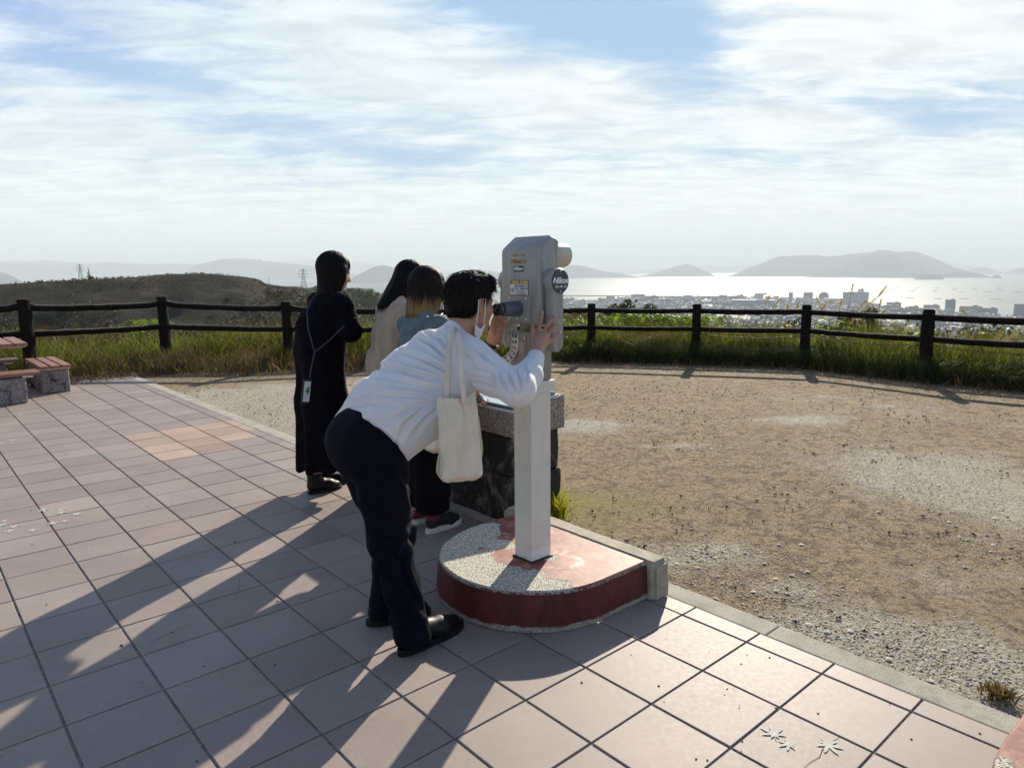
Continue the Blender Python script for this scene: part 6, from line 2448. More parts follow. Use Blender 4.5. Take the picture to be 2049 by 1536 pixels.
def shoe(name, heel, toe, parent, mats, h=0.085, w=0.048, sole=0.022, boot=0.0, sole_mat=None, laces=False):
    """a shoe from heel to toe point on the ground; boot > 0 adds a shaft"""
    heel, toe = Vector(heel), Vector(toe)
    d = (toe - heel)
    L_ = d.length
    d.normalize()
    sd_ = d.cross(Vector((0, 0, 1)))

    def q(a_, z_, s_=0.0):
        return heel + d * (a_ * L_) + sd_ * s_ + Vector((0, 0, z_))
    S = SDF(0.02)
    S.cone(q(0.16, sole + 0.030), q(0.30, sole + 0.045), 0.036, 0.040)
    S.cone(q(0.30, sole + 0.045), q(0.62, sole + 0.020), 0.042, 0.040)
    S.cone(q(0.62, sole + 0.016, 0.006), q(0.84, sole + 0.008, 0.0), w * 0.88, w * 0.62)
    if boot:
        S.cone(q(0.20, 0.06), q(0.22, boot), 0.044, 0.050)
        S.cut(q(0.2, boot), (0, 0, 1))
    else:
        S.cut(q(0.2, h + 0.01), Vector((0, 0, 1)) * 0.93 - d * 0.35)
    S.cut(q(0.5, sole * 0.6), (0, 0, -1))
    up = S.build(name, mats, parent, 0.005)
    # sole outline
    out = []
    for k in range(28):
        a_ = 2 * math.pi * k / 28
        x_ = 0.5 + 0.5 * math.cos(a_)
        ww = w * (0.80 + 0.26 * x_ - 0.12 * math.exp(-((x_ - .42) / .18) ** 2))
        y_ = math.copysign(abs(math.sin(a_)) ** 0.72, math.sin(a_)) * ww * (1.0 if x_ < .8 else (1 - (x_ - .8) * 1.2))
        out.append((x_ * L_, y_))
    m = MB().prism(out, 0.0, sole, bev=0.003)
    M_ = Matrix.Translation(heel + Vector((0, 0, 0.001))) @ Matrix(((d.x, sd_.x, 0, 0), (d.y, sd_.y, 0, 0), (0, 0, 1, 0), (0, 0, 0, 1)))
    b = MB()
    b.v = [M_ @ v for v in m.v]
    b.f = [f[::-1] for f in m.f]
    b.m = m.m
    b.build('sole', sole_mat or LEATHER, up)
    if laces:
        lb = MB()
        for k in range(5):
            x_ = 0.36 + k * 0.075
            zz = sole + 0.092 - k * 0.0095
            lb.tube([q(x_, zz - .012, -0.024), q(x_ + .03, zz + .002, 0.0), q(x_, zz - .012, 0.024)], 0.0028, 5)
        lb.build('laces', SOLE, up)
    return up


# ---------------------------------------------------------------- the man bent to the eyepiece
PC = at(737, 882, 2.62)
S1 = at(786, 822, 2.66)
S2 = at(851, 764, 2.735)
S3 = at(898, 713, 2.79)
NK = at(919, 676, 2.80)
HC = at(943, 609, 2.845)
RS, LS = at(943, 716, 2.66), at(858, 697, 2.92)
RE, RW = at(1036, 778, 2.50), at(1073, 712, 2.755)
LE, LW = at(945, 775, 3.05), at(984, 690, 3.03)
HR, HL = PC + RT * 0.085 + Vector((0, 0, -0.02)), PC - RT * 0.085 + Vector((0, 0, -0.02))
KR, KL = at(778, 1082, 2.545), at(793, 1062, 2.745)
AR, AL = Vector((-0.392, 2.552, 0.115)), Vector((-0.535, 2.775, 0.115))

B = SDF(0.02)
hup = Vector((0, 0, 1)) + FW * 0.12
hat, hax = head_prims(B, HC, FW - Vector((0, 0, 0.10)), hup, 1.0, NK.lerp(S3, 0.2), 0.054)
B.chain([NK, S3, S2, S1, PC], [0.052, 0.065, 0.07, 0.07, 0.08], 0.02)
B.cone(RS, LS, 0.04, 0.04, 0.02)
B.chain([RS, RE, RW], [0.046, 0.036, 0.027])
B.chain([LS, LE, LW], [0.046, 0.036, 0.027])
for (h_, k_, a_, ft) in ((HR, KR, AR, (0.222, 0.236)), (HL, KL, AL, (0.24, 0.10))):
    B.chain([h_, k_, a_], [0.075, 0.05, 0.036])
    fd = Vector((ft[0], ft[1], 0)).normalized()
    B.cone(a_ + Vector((0, 0, -.04)), a_ + fd * 0.13 - Vector((0, 0, 0.06)), 0.032, 0.024)
# right hand spread on the fork arm
hd = 2.862
PALM = [at(1073, 706, 2.775), at(1078, 690, 2.815), at(1086, 674, 2.85)]
B.chain(PALM, [0.026, 0.028, 0.026], 0.012)
kn = [at(1077, 664, 2.868), at(1087, 665.5, 2.860), at(1096, 672, 2.858), at(1100.5, 683, 2.850)]
for k_ in kn:
    B.cone(PALM[1].lerp(k_, 0.25), k_, 0.020, 0.0098, 0.010)
finger(B, [kn[0], at(1080.5, 650, 2.868), at(1082.5, 638, 2.885), at(1085, 626, 2.905)], 0.0088, 0.0072)
finger(B, [kn[1], at(1095, 652, 2.855), at(1103, 641, 2.868), at(1111, 633, 2.886)], 0.0090, 0.0072)
finger(B, [kn[2], at(1104.5, 659, 2.852), at(1112, 652, 2.866), at(1118.5, 647, 2.886)], 0.0086, 0.0070)
finger(B, [kn[3], at(1107.5, 675.5, 2.848), at(1114, 670, 2.866), at(1120, 667, 2.888)], 0.0078, 0.0062)
finger(B, [at(1070, 690, 2.81), at(1066.5, 672, 2.845), at(1066.5, 660, 2.868), at(1066, 650, 2.885)], 0.0125, 0.0078)
# left hand cupped round the far side of the eyepiece
LP = [LW, at(991, 672, 3.01), at(995, 655, 3.0)]
B.chain(LP, [0.026, 0.030, 0.027], 0.012)
lk = [at(990, 645, 2.985), at(996, 646, 2.995), at(1001, 650, 3.0), at(1005, 656, 3.0)]
for k_ in lk:
    B.cone(LP[1].lerp(k_, .4), k_, 0.018, 0.0095, 0.01)
finger(B, [lk[0], at(990, 634, 2.965), at(994, 626, 2.945), at(1001, 622, 2.935)], 0.0088, 0.0072)
finger(B, [lk[1], at(997, 637, 2.975), at(1001, 631, 2.955), at(1008, 631, 2.945)], 0.0088, 0.0072)
finger(B, [lk[2], at(1004, 643, 2.985), at(1008, 638, 2.965), at(1013, 638, 2.95)], 0.0085, 0.007)
finger(B, [lk[3], at(1009, 652, 2.99), at(1012, 648, 2.975), at(1016, 646, 2.96)], 0.0078, 0.0064)
finger(B, [at(987, 668, 2.985), at(985, 655, 2.96), at(986, 645, 2.94), at(989, 637, 2.93)], 0.012, 0.0078)
FEET = Vector((-0.46, 2.65, 0.0))
man = B.build('person', SKIN, None, 0.0042, origin=FEET)
tag(man, 'man in a white long-sleeved top and dark trousers bending to look through the telescope', 'person')
# fingernails
nm = MB()
for (p_, d_) in ((at(1085, 625.5, 2.899), (0.1, -0.6, 0.5)), (at(1111.5, 632.5, 2.880), (.3, -0.8, .4)), (at(1118.8, 646.5, 2.880), (.4, -.8, .3)), (at(1120.3, 666.5, 2.883), (.4, -.8, .3))):
    b = bmesh.new()
    bmesh.ops.create_uvsphere(b, u_segments=10, v_segments=6, radius=0.0045)
    nm2 = MB().bm(b, 0, Matrix.Translation(p_ + Vector(d_) * 0.004) @ Matrix.Diagonal((1, .6, 1.2, 1)))
    nm2.build('fingernail', simple('fingernail', (0.62, 0.42, 0.36), 0.3) if 'fingernail' not in bpy.data.materials else bpy.data.materials['fingernail'], man)

# shirt
T = SDF(0.035)
o_ = 0.082
cs_ = [(PC, 0.118, o_), (S1, 0.122, o_), (S2, 0.122, 0.095), (S3, 0.105, 0.10)]
for sg in (-1, 1):
    T.chain([c_ + RT * (w_ * sg) for c_, r_, w_ in cs_], [r_ for c_, r_, w_ in cs_], 0.04)
T.cone(RS + (RS - LS) * -0.12, LS + (LS - RS) * -0.12, 0.082, 0.080, 0.04)
T.chain([c_ for c_, r_, w_ in cs_] + [NK - FW * 0.02], [r_ - 0.004 for c_, r_, w_ in cs_] + [0.062], 0.04)
# slack cloth hanging at the belly
T.chain([at(900, 775, 2.66), at(862, 826, 2.60), at(822, 868, 2.57), at(805, 902, 2.575)], [0.085, 0.085, 0.058, 0.028], 0.04)
T.chain([at(880, 770, 2.82), at(845, 815, 2.76), at(800, 850, 2.74)], [0.08, 0.08, 0.05], 0.05)
T.cone(NK.lerp(HC, 0.12), NK - (HC - NK) * .1, 0.064, 0.070, 0.015)
T.cone(at(906, 648, 2.775), at(900, 668, 2.78), 0.016, 0.040, 0.02)
hA, hB, hC = at(678, 824, 2.62), at(757, 851, 2.47), at(800, 920, 2.575)
hn = (hB - hA).cross(hC - hA).normalized()
if hn.z > 0:
    hn = -hn
T.cut(hA, hn)
T.cut(at(905, 638, 2.78), (0.70, 0.12, 0.68))
# sleeves
T.chain([RS, at(985, 752, 2.58), RE, at(1056, 752, 2.60), at(1069, 724, 2.72)], [0.078, 0.068, 0.060, 0.050, 0.037], 0.03)
T.chain([LS, LE, at(976, 722, 3.04)], [0.076, 0.060, 0.038], 0.03)
axis_ = (S1 - PC).normalized()
T.cut(at(1071, 715, 2.745), (RW - RE).normalized())
T.carve(NK.lerp(HC, 0.22) + FW * 0.03, HC + FW * 0.04, 0.053, 0.062, 0.004)
T.carve(PC - axis_ * 0.15, PC + axis_ * 0.02, 0.10, 0.09, 0.01)
SF = [
    ([(700, 800), (760, 770), (830, 775), (890, 790)], 0.010, 8), ([(745, 733), (790, 738), (840, 752), (893, 762)], 0.011, 8), ([(800, 702), (840, 715), (880, 735), (896, 745)], 0.009, 7),
    ([(735, 752), (790, 762), (850, 768)], 0.006, 6), ([(835, 672), (865, 690), (893, 715)], 0.008, 6), ([(850, 664), (880, 676), (898, 700)], 0.006, 5), ([(690, 815), (740, 805), (800, 815)], 0.005, 7),
    ([(770, 850), (810, 825), (860, 800)], 0.007, 8), ([(795, 890), (812, 850), (850, 815), (885, 800)], 0.008, 9), ([(830, 870), (850, 840), (880, 812)], 0.005, 8), ([(730, 840), (770, 845), (790, 870)], 0.004, 7),
    ([(800, 725), (850, 738), (890, 752)], 0.006, 5), ([(760, 790), (820, 792), (880, 800)], 0.006, 6), ([(905, 640), (893, 660), (880, 670)], 0.006, 5),
    ([(1000, 740), (1006, 765), (1022, 792)], 0.008, 5), ([(1018, 742), (1024, 765), (1036, 790)], 0.009, 5), ([(1034, 738), (1042, 760), (1044, 785)], 0.008, 5), ([(1048, 728), (1056, 745), (1052, 768)], 0.005, 4),
    ([(985, 735), (990, 765), (1005, 795)], 0.006, 5), ([(950, 700), (970, 712), (1000, 730)], 0.006, 6), ([(935, 730), (960, 735), (990, 745)], 0.005, 6), ([(945, 690), (975, 722), (1010, 735)], 0.004, 5),
    ([(925, 700), (945, 715), (950, 740)], 0.005, 6), ([(940, 760), (965, 768), (1000, 780)], 0.005, 6), ([(920, 745), (950, 755), (985, 760)], 0.004, 5)]
shirt = T.build('shirt', WHITE_KNIT, man, 0.0045, folds([(a, b * 1.8, c * 0.62) for a, b, c in SF], 0.004, 12.0))
# ribbed cuffs
for (a_, b_, r_) in ((at(1067.5, 727, 2.715), at(1073, 713, 2.752), 0.034),):
    dd = (b_ - a_).normalized()
    MB().tube([a_ - dd * .012, a_, b_, b_ + dd * 0.002, b_ + dd * .001], [r_ * 1.02, r_ * 1.06, r_ * 1.0, r_ * .97, r_ * .9], 22, cap=False).build('cuff', WHITE_KNIT, man, smooth=True)
MB().tube([at(978, 724, 3.04), at(983, 708, 3.035), at(983, 707.5, 3.035)], [.038, .036, .030], 20, cap=False).build('cuff', WHITE_KNIT, man, smooth=True)
# trousers
T = SDF(0.035)
T.ell(PC - FW * 0.030 + Vector((0, 0, -0.01)), (0.152, 0.118, 0.14), [tuple(RT), tuple(FW), (0, 0, 1)], 0.03)
T.ell(PC - FW * 0.028 - RT * 0.06 + Vector((0, 0, -0.005)), (0.09, 0.102, 0.115), [tuple(RT), tuple(FW), (0, 0, 1)], 0.03)
T.ell(PC - FW * 0.024 + RT * 0.055 + Vector((0, 0, -0.005)), (0.09, 0.102, 0.115), [tuple(RT), tuple(FW), (0, 0, 1)], 0.03)
T.cone(PC + axis_ * 0.05 + RT * .05, PC + axis_ * 0.05 - RT * .05, 0.105, 0.105, 0.03)
T.chain([HR, HR.lerp(KR, .5), KR, KR.lerp(AR, .5), AR + Vector((0.0, 0, -0.06))], [0.104, 0.092, 0.076, 0.068, 0.072], 0.03)
T.chain([HL, HL.lerp(KL, .5), KL, KL.lerp(AL, .5), AL + Vector((0.0, 0, -0.06))], [0.112, 0.098, 0.078, 0.068, 0.070], 0.03)
T.cut(Vector((0, 0, 0.032)), (0, 0, -1))
TF = [([(700, 900), (735, 960), (745, 1010)], 0.007, 9), ([(755, 930), (765, 985), (760, 1050)], 0.006, 9), ([(745, 1060), (780, 1085), (812, 1080)], 0.009, 7), ([(750, 1100), (780, 1108), (808, 1125)], 0.007, 7),
      ([(808, 1085), (804, 1130), (822, 1180), (848, 1225)], 0.012, 6), ([(760, 1150), (790, 1165), (810, 1200)], 0.006, 8), ([(770, 1220), (800, 1235), (830, 1215)], 0.010, 7), ([(785, 1260), (810, 1258), (832, 1240)], 0.010, 7),
      ([(825, 1000), (836, 1030), (818, 1055)], 0.010, 6), ([(815, 960), (822, 990), (830, 1010)], 0.006, 5), ([(800, 935), (812, 960), (826, 975)], 0.006, 6), ([(830, 1060), (818, 1085), (810, 1110)], 0.009, 6), ([(748, 1190), (756, 1205), (772, 1215)], .006, 6)]
T.build('trousers', NAVY, man, 0.0052, folds([(a, b * 1.4, c) for a, b, c in TF], 0.004, 10.0, 5.0))
shoe('shoe', (-0.440, 2.498, 0), (-0.213, 2.742, 0), man, LEATHER, 0.09, 0.052, 0.026)
shoe('shoe', (-0.612, 2.742, 0), (-0.355, 2.850, 0), man, LEATHER, 0.09, 0.052, 0.026)
# hair: short back and sides, longer on top
Hh = SDF(0.015)
ax = [tuple(hax[0]), tuple(hax[1]), tuple(hax[2])]
Hh.ell(hat(0, -0.018, 0.045), (0.086, 0.106, 0.088), ax)
Hh.ell(hat(0, -0.048, 0.000), (0.079, 0.066, 0.074), ax)
Hh.ell(hat(0, 0.030, 0.082), (0.070, 0.072, 0.052), ax)
Hh.ell(hat(0.0, 0.068, 0.055), (0.060, 0.030, 0.034), ax)
Hh.cut(hat(0, 0.030, 0.022), hax[1] * 0.75 - hax[2] * 0.62)
Hh.cut(hat(0, -0.05, -0.070), hax[1] * 0.62 - hax[2] * 0.8)


def rough_hair(p, N):
    return np.array([0.004 * mnoise.noise(Vector((q[0] * 60, q[1] * 60, q[2] * 16))) + 0.005 * abs(mnoise.noise(Vector((q[0] * 26, q[1] * 26, q[2] * 9 + 4)))) for q in p])


hm = Hh.build('hair', HAIR, man, 0.0045, rough_hair)
rgq = np.random.default_rng(40)
co_, no_ = surf_samples(hm, 2600, rgq, lambda c, n: c[:, 2] > HC.z + 0.01)
crown = np.array(hat(0, -0.05, 0.13))
dr = co_ - crown
dr /= np.linalg.norm(dr, axis=1)[:, None] + 1e-9
dr = dr - no_ * np.sum(dr * no_, 1)[:, None]
dr /= np.linalg.norm(dr, axis=1)[:, None] + 1e-9
dr = dr + no_ * 0.10 + rgq.normal(size=dr.shape) * 0.14
strands('hair_strands', co_ - no_ * 0.001, dr, 0.036, 0.0011, mat_hair('hair_strand_sun_highlight', (0.016, 0.010, 0.006), rough=0.38), hm, rgq, droop=0.10)  # lighter brown on top: a sun highlight put into the strand colour
co_, no_ = surf_samples(hm, 60, rgq, lambda c, n: c[:, 2] > HC.z + 0.09)
strands('flyaway_hair', co_, no_ * 0.45 + rgq.normal(size=no_.shape) * 0.5 + np.array(FW) * -0.3, 0.030, 0.0004, HAIR, hm, rgq, droop=0.25, curl=0.2)
co_, no_ = surf_samples(hm, 500, rgq, lambda c, n: (c[:, 2] < HC.z - 0.025))
strands('nape_hair', co_, np.tile(np.array([0.15, 0.1, -1.0]), (len(co_), 1)) + rgq.normal(size=co_.shape) * 0.15, 0.018, 0.0008, HAIR, hm, rgq, curl=0.05, steps=3)
# glasses
gl = MB()
for s_ in (1, -1):
    gl.tube([hat(s_ * 0.078, -0.015, 0.017), hat(s_ * 0.076, 0.035, 0.016), hat(s_ * 0.066, 0.082, 0.014)], 0.0013, 6)
    ring_ = [hat(s_ * 0.032 + 0.024 * math.cos(a_), 0.092 - 0.004 * abs(math.cos(a_)), 0.004 + 0.021 * math.sin(a_)) for a_ in np.linspace(0, 2 * math.pi, 25)]
    gl.tube(ring_, 0.0011, 6)
gl.tube([hat(-0.009, 0.096, 0.008), hat(0, 0.098, 0.012), hat(0.009, 0.096, 0.008)], 0.0011, 6)
gl.build('glasses', simple('gold_wire', (0.55, 0.42, 0.25), 0.3, 0.9), man, smooth=True)
# mask hanging from the ears
MASK = simple('white_mask_cloth', (0.72, 0.72, 0.74), 0.85, var=0.04)
lo_ = MB()
e0, e1 = hat(0.083, -0.030, 0.012), hat(0.083, 0.004, 0.020)
mb0, mb1 = hat(0.080, -0.032, -0.078), hat(0.078, 0.006, -0.080)
lo_.tube([e0 + hax[2] * 0.004, e0.lerp(mb0, .5) + hax[0] * 0.004, mb0], 0.0021, 6)
lo_.tube([e0 + hax[2] * 0.004, e0.lerp(e1, .5) + hax[2] * 0.012 - hax[0] * 0.006, e1 + hax[2] * 0.004], 0.0021, 6)
lo_.tube([e1 + hax[2] * 0.004, e1.lerp(mb1, .5) + hax[0] * 0.003, mb1], 0.0021, 6)
lp = lo_.build('ear_loop', MASK, man, smooth=True)
a0, a1, a2, a3 = hat(0.081, -0.040, -0.074), hat(0.077, 0.014, -0.074), hat(0.060, 0.000, -0.138), hat(0.068, -0.028, -0.118)
mid_ = hat(0.080, -0.012, -0.094)
m4 = mesh_obj('mask', [a0, mid_, a1, a2, a3], [(0, 1, 3, 4), (1, 2, 3)], MASK, parent=man, smooth=False)
s_ = m4.modifiers.new('thick', 'SOLIDIFY')
s_.thickness = 0.004
# watch
wa, wb = at(982.5, 694, 3.032), at(986, 682, 3.022)
wd = (wb - wa).normalized()
wm = MB().tube([wa.lerp(wb, .15), wa.lerp(wb, .2), wa.lerp(wb, .75), wa.lerp(wb, .8)], [0.029, 0.0315, 0.0315, 0.029], 24)
wt = wm.build('watch_strap', LEATHER, man, smooth=True)
wc = wa.lerp(wb, .5) + Vector((0.030, -0.012, -0.004))
MB().tube([wc - Vector((0.004, -.002, 0)), wc + Vector((0.007, -0.003, -.001))], 0.017, 24).build('watch_case', simple('steel_case', (0.4, 0.4, 0.42), 0.25, 0.9), wt)

# ---- tote bag hanging from his right shoulder
def tote(center_top, fdir, w_top, w_bot, h, t_top, t_bot, label, name='tote_bag', seed=0, folds_amp=0.026):
    ct = Vector(center_top)
    root = thing(name, label, 'bag', ct - Vector((0, 0, h)), 0)
    fdir = Vector(fdir).normalized()
    nd_ = Vector((fdir.y, -fdir.x, 0))
    nv, nu = 36, 72
    vs = []
    for j in range(nv + 1):
        v_ = j / nv
        wv = (w_top + (w_bot - w_top) * v_ ** 0.8) / 2
        tv_ = (t_top + (t_bot - t_top) * math.sin(math.pi * min(1, v_ * 0.62)) ** 1.2) / 2
        if v_ > 0.90:
            e_ = (v_ - 0.90) / 0.10
            wv *= 1 - 0.30 * e_ * e_
            tv_ *= 1 - 0.90 * e_ * e_
        for i in range(nu):
            a_ = 2 * math.pi * i / nu
            ca, sa = math.cos(a_), math.sin(a_)
            x = math.copysign(abs(ca) ** 0.75, ca) * wv
            y = math.copysign(abs(sa) ** 0.9, sa) * tv_
            fo = folds_amp * (mnoise.noise(Vector((x * 26 + seed, (1 if sa > 0 else 5), v_ * 1.6))) + 0.4 * mnoise.noise(Vector((x * 60, seed, v_ * 4)))) * min(1, v_ * 5 + 0.4)
            y += fo * (1 if sa > 0 else -1)
            sway = 0.012 * math.sin(v_ * 2.2)
            p = ct + fdir * (x + sway) + nd_ * y + Vector((0, 0, -h * v_ - 0.012 * (1 - v_) * math.cos(math.pi * x / max(wv, 1e-3) * .5) * 1.0 - 0.03 * v_ * (x / max(w_bot, .01))))
            vs.append(p)
    fs = [(j * nu + i, j * nu + (i + 1) % nu, (j + 1) * nu + (i + 1) % nu, (j + 1) * nu + i) for j in range(nv) for i in range(nu)]
    fs.append(tuple((nv * nu + i) for i in range(nu))[::-1])
    o = mesh_obj('bag_body', vs, fs, CANVAS, parent=root, smooth=True)
    s_ = o.modifiers.new('cloth', 'SOLIDIFY')
    s_.thickness = 0.0018
    return root, ct, fdir, nd_


def ribbon(name, pts, w, wdir, mat, parent, thick=0.0025):
    vs = []
    for k, p in enumerate(pts):
        d_ = Vector(wdir[k] if hasattr(wdir[0], '__len__') else wdir)
        vs += [Vector(p) - d_ * w / 2, Vector(p) + d_ * w / 2]
    o = mesh_obj(name, vs, [(2 * k, 2 * k + 1, 2 * k + 3, 2 * k + 2) for k in range(len(pts) - 1)], mat, parent=parent, smooth=True)
    s_ = o.modifiers.new('cloth', 'SOLIDIFY')
    s_.thickness = thick
    s_.offset = 0
    return o


bt = at(914, 787, 2.470)
bag, ct, fd, nd_ = tote(bt, FW - RT * 0.15, 0.172, 0.200, 0.322, 0.045, 0.085, 'off-white canvas tote bag hanging from the bending man by two long straps', seed=3.0)
sw = tuple(FW)
ribbon('strap', [at(897, 812, 2.445), at(896, 785, 2.450), at(897, 745, 2.470), at(898, 705, 2.505), at(899, 680, 2.55), at(902, 664, 2.62), at(905, 656, 2.70), at(905, 657, 2.78), at(903, 668, 2.85), at(905, 700, 2.88)], 0.027,
       [sw] * 5 + [(0.9, .3, .2)] * 5, CANVAS, bag)
ribbon('strap', [at(931, 808, 2.435), at(927, 783, 2.440), at(921, 745, 2.460), at(919, 705, 2.500), at(918, 680, 2.555), at(917, 665, 2.62), at(916, 658, 2.70), at(916, 660, 2.78), at(915, 672, 2.85), at(915, 700, 2.88)], 0.025,
       [sw] * 5 + [(0.9, .3, .2)] * 5, CANVAS, bag)


# ---------------------------------------------------------------- women at the stand
def bob_hair(hat_, hax_, mat_, parent, length, rg, flare=1.0, front=0.055, tilt=0.0, n=900, back=1.0, vox=0.0055, cutf=0.052):
    S = SDF(0.02)
    ax = [tuple(hax_[0]), tuple(hax_[1]), tuple(hax_[2])]
    S.ell(hat_(0, -0.016, 0.040), (0.088, 0.108, 0.092), ax)
    dn = Vector((0, 0, -1))
    for (x, y, r_, l_) in ((0.062, 0.0, 0.032, length), (0.052, -0.045, 0.04, length), (0.0, -0.068, 0.045, length), (-0.052, -0.045, 0.04, length), (-0.062, 0.0, 0.032, length), (0.072, 0.026, 0.020, length * 0.92), (-0.072, 0.026, 0.020, length * .92), (0.03, -0.06, .045, length), (-0.03, -0.06, .045, length)):
        a_ = hat_(x, y, 0.02)
        b_ = a_ + dn * max(0.03, a_.z - (hat_(0, 0, 0.02).z - l_)) + (hax_[0] * (x * 0.22 * flare)) + Vector((hax_[1].x, hax_[1].y, 0)).normalized() * (tilt - (0.012 if y < -.03 else 0) * flare)
        S.cone(a_, b_, r_, r_ * 0.95, 0.03)
    low = hat_(0, 0, 0.02).z - length
    S.cut(Vector((0, 0, low)), (0, 0, -1), 0.006)
    fh = Vector((hax_[1].x, hax_[1].y, 0)).normalized()
    S.cut(hat_(0, cutf, -0.005), fh - Vector((0, 0, 0.55)), 0.01)

    def dd(p, N):
        a_ = np.arctan2(p[:, 1] - hat_(0, 0, 0).y, p[:, 0] - hat_(0, 0, 0).x)
        return np.array([0.005 * mnoise.noise(Vector((a * 7, q[2] * 4, 1))) + 0.003 * mnoise.noise(Vector((a * 22, q[2] * 6, 3))) for a, q in zip(a_, p)])
    h_ = S.build('hair', mat_, parent, vox, dd)
    co_, no_ = surf_samples(h_, n, rg, lambda c, nn: c[:, 2] > low + 0.012)
    d_ = np.tile(np.array([0, 0, -1.0]), (len(co_), 1)) + no_ * 0.08
    top = co_[:, 2] > hat_(0, 0, 0.06).z
    crown_ = np.array(hat_(0, -0.03, 0.15))
    out_ = co_ - crown_
    out_ /= np.linalg.norm(out_, axis=1)[:, None]
    out_ = out_ - no_ * np.sum(out_ * no_, 1)[:, None]
    out_ /= np.linalg.norm(out_, axis=1)[:, None] + 1e-9
    d_[top] = out_[top] - no_[top] * 0.06 + np.array([0, 0, -0.25])
    d_ -= no_ * np.clip(np.sum(d_ * no_, 1), 0, None)[:, None]
    strands('hair_strands', co_ - no_ * 0.0015, d_, 0.055, 0.0013, mat_, h_, rg, droop=0.22, curl=0.02, steps=5)
    # ragged ends
    co_, no_ = surf_samples(h_, n // 3, rg, lambda c, nn: c[:, 2] < low + 0.03)
    strands('hair_tips', co_, np.tile(np.array([0, 0, -1.0]), (len(co_), 1)) + rg.normal(size=co_.shape) * 0.12, 0.035, 0.0014, mat_, h_, rg, curl=0.06, steps=3)
    return h_


# ---- woman in the long black coat
W1 = Vector((-1.245, 4.60, 0.0))
h1 = at(670, 545, 4.60)
n1 = at(660, 592, 4.58)
B = SDF(0.02)
f1 = Vector((0.90, 0.42, -0.28)).normalized()
hat1, hax1 = head_prims(B, h1, f1, Vector((0, 0, 1)) + FW * .35, 1.04, n1, 0.046)
hip1 = Vector((-1.25, 4.60, 0.86))
B.chain([n1, hip1.lerp(n1, .6), hip1], [0.05, 0.10, 0.11], 0.03)
rs1, ls1 = n1 + RT * 0.15 - Vector((0, 0, 0.05)), n1 - RT * 0.15 - Vector((0, 0, 0.05))
re1, rw1 = at(702, 662, 4.44), at(677, 640, 4.70)
B.chain([rs1, re1, rw1], [0.04, 0.034, 0.026])
le1, lw1 = ls1 + FW * 0.12 - Vector((0, 0, .24)), ls1 + FW * 0.10 + RT * 0.10 - Vector((0, 0, .18))
B.chain([ls1, le1, lw1], [0.04, 0.034, 0.026])
for (w_, rt_) in ((rw1, 1), (lw1, -1)):
    pc_ = w_ + FW * 0.07 + Vector((0, 0, 0.01))
    B.cone(w_, pc_, 0.022, 0.026, 0.01)
    for k in range(4):
        b0 = pc_ + RT * ((k - 1.5) * 0.016)
        finger(B, [b0, b0 + FW * .03 + Vector((0, 0, .006)), b0 + FW * .045 - Vector((0, 0, .015)), b0 + FW * .04 - Vector((0, 0, .032))], .0078, .006)
    finger(B, [w_.lerp(pc_, .5), w_.lerp(pc_, .6) - RT * rt_ * .03 + Vector((0, 0, .01)), w_.lerp(pc_, 1.2) - RT * rt_ * .03], .010, .007)
ft1 = [(Vector((-1.350, 4.50, 0)), Vector((-1.165, 4.66, 0))), (Vector((-1.34, 4.66, 0)), Vector((-1.13, 4.80, 0)))]
for q, (he, to) in enumerate(ft1):
    an_ = he.lerp(to, 0.22) + Vector((0, 0, .08))
    B.chain([hip1 + RT * (.08 if q == 0 else -.08), an_.lerp(hip1, .45) + FW * .02, an_], [0.07, 0.05, 0.036])
    B.cone(an_ - Vector((0, 0, .03)), he.lerp(to, .7) + Vector((0, 0, .03)), .032, .024)
w1 = B.build('person', SKIN_PALE, None, 0.006, origin=W1)
tag(w1, 'woman in a long black coat and ankle boots standing at the left of the group', 'person')
T = SDF(0.04)
fl = (tuple(FW), 0.80)
T.chain([n1 - Vector((0, 0, 0.03)), n1 - Vector((0, 0, 0.10))], [0.075, 0.115], 0.04)
T.cone(rs1, ls1, 0.072, 0.070, 0.05)
T.chain([n1 - Vector((0, 0, .12)), Vector((-1.25, 4.60, 1.08)), Vector((-1.25, 4.60, 0.95))], [0.13, 0.135, 0.15], 0.05)
for s_ in (-1, 1):
    T.chain([n1 - Vector((0, 0, .14)) + RT * .05 * s_, Vector((-1.25, 4.60, 0.95)) + RT * .055 * s_, Vector((-1.255, 4.60, 0.6)) + RT * .06 * s_, Vector((-1.26, 4.60, 0.12)) + RT * .065 * s_], [0.115, 0.125, 0.135, 0.150], 0.05)
T.chain([rs1, re1, re1.lerp(rw1, .75)], [0.072, 0.066, 0.052], 0.03)
T.chain([ls1, le1, le1.lerp(lw1, .75)], [0.070, 0.062, 0.050], 0.03)
T.cut(Vector((-1.25, 4.6, 0.165)), (0.12, 0, -1))
T.carve(Vector((-1.25, 4.60, 0.10)), Vector((-1.25, 4.60, 0.30)), 0.16, 0.10, 0.01)


def coat(p, N):
    a_ = np.arctan2(p[:, 1] - 4.60, p[:, 0] + 1.25)
    lowm = np.clip((1.0 - p[:, 2]) / 0.8, 0, 1)
    drape = 0.014 * np.sin(a_ * 7 + p[:, 2] * 0.8) * lowm
    fuzz = np.where(p[:, 2] > 1.0, 0.006, 0.002) * np.array([mnoise.noise(Vector(q) * 60) for q in p])
    return drape + fuzz


T.build('coat', BLACKC, w1, 0.0065, coat)
for he, to in ft1:
    shoe('ankle_boot', he, to, w1, LEATHER, 0.1, 0.044, 0.020, boot=0.135)
bob_hair(hat1, hax1, HAIR, w1, 0.162, np.random.default_rng(3), flare=0.45, cutf=0.064)
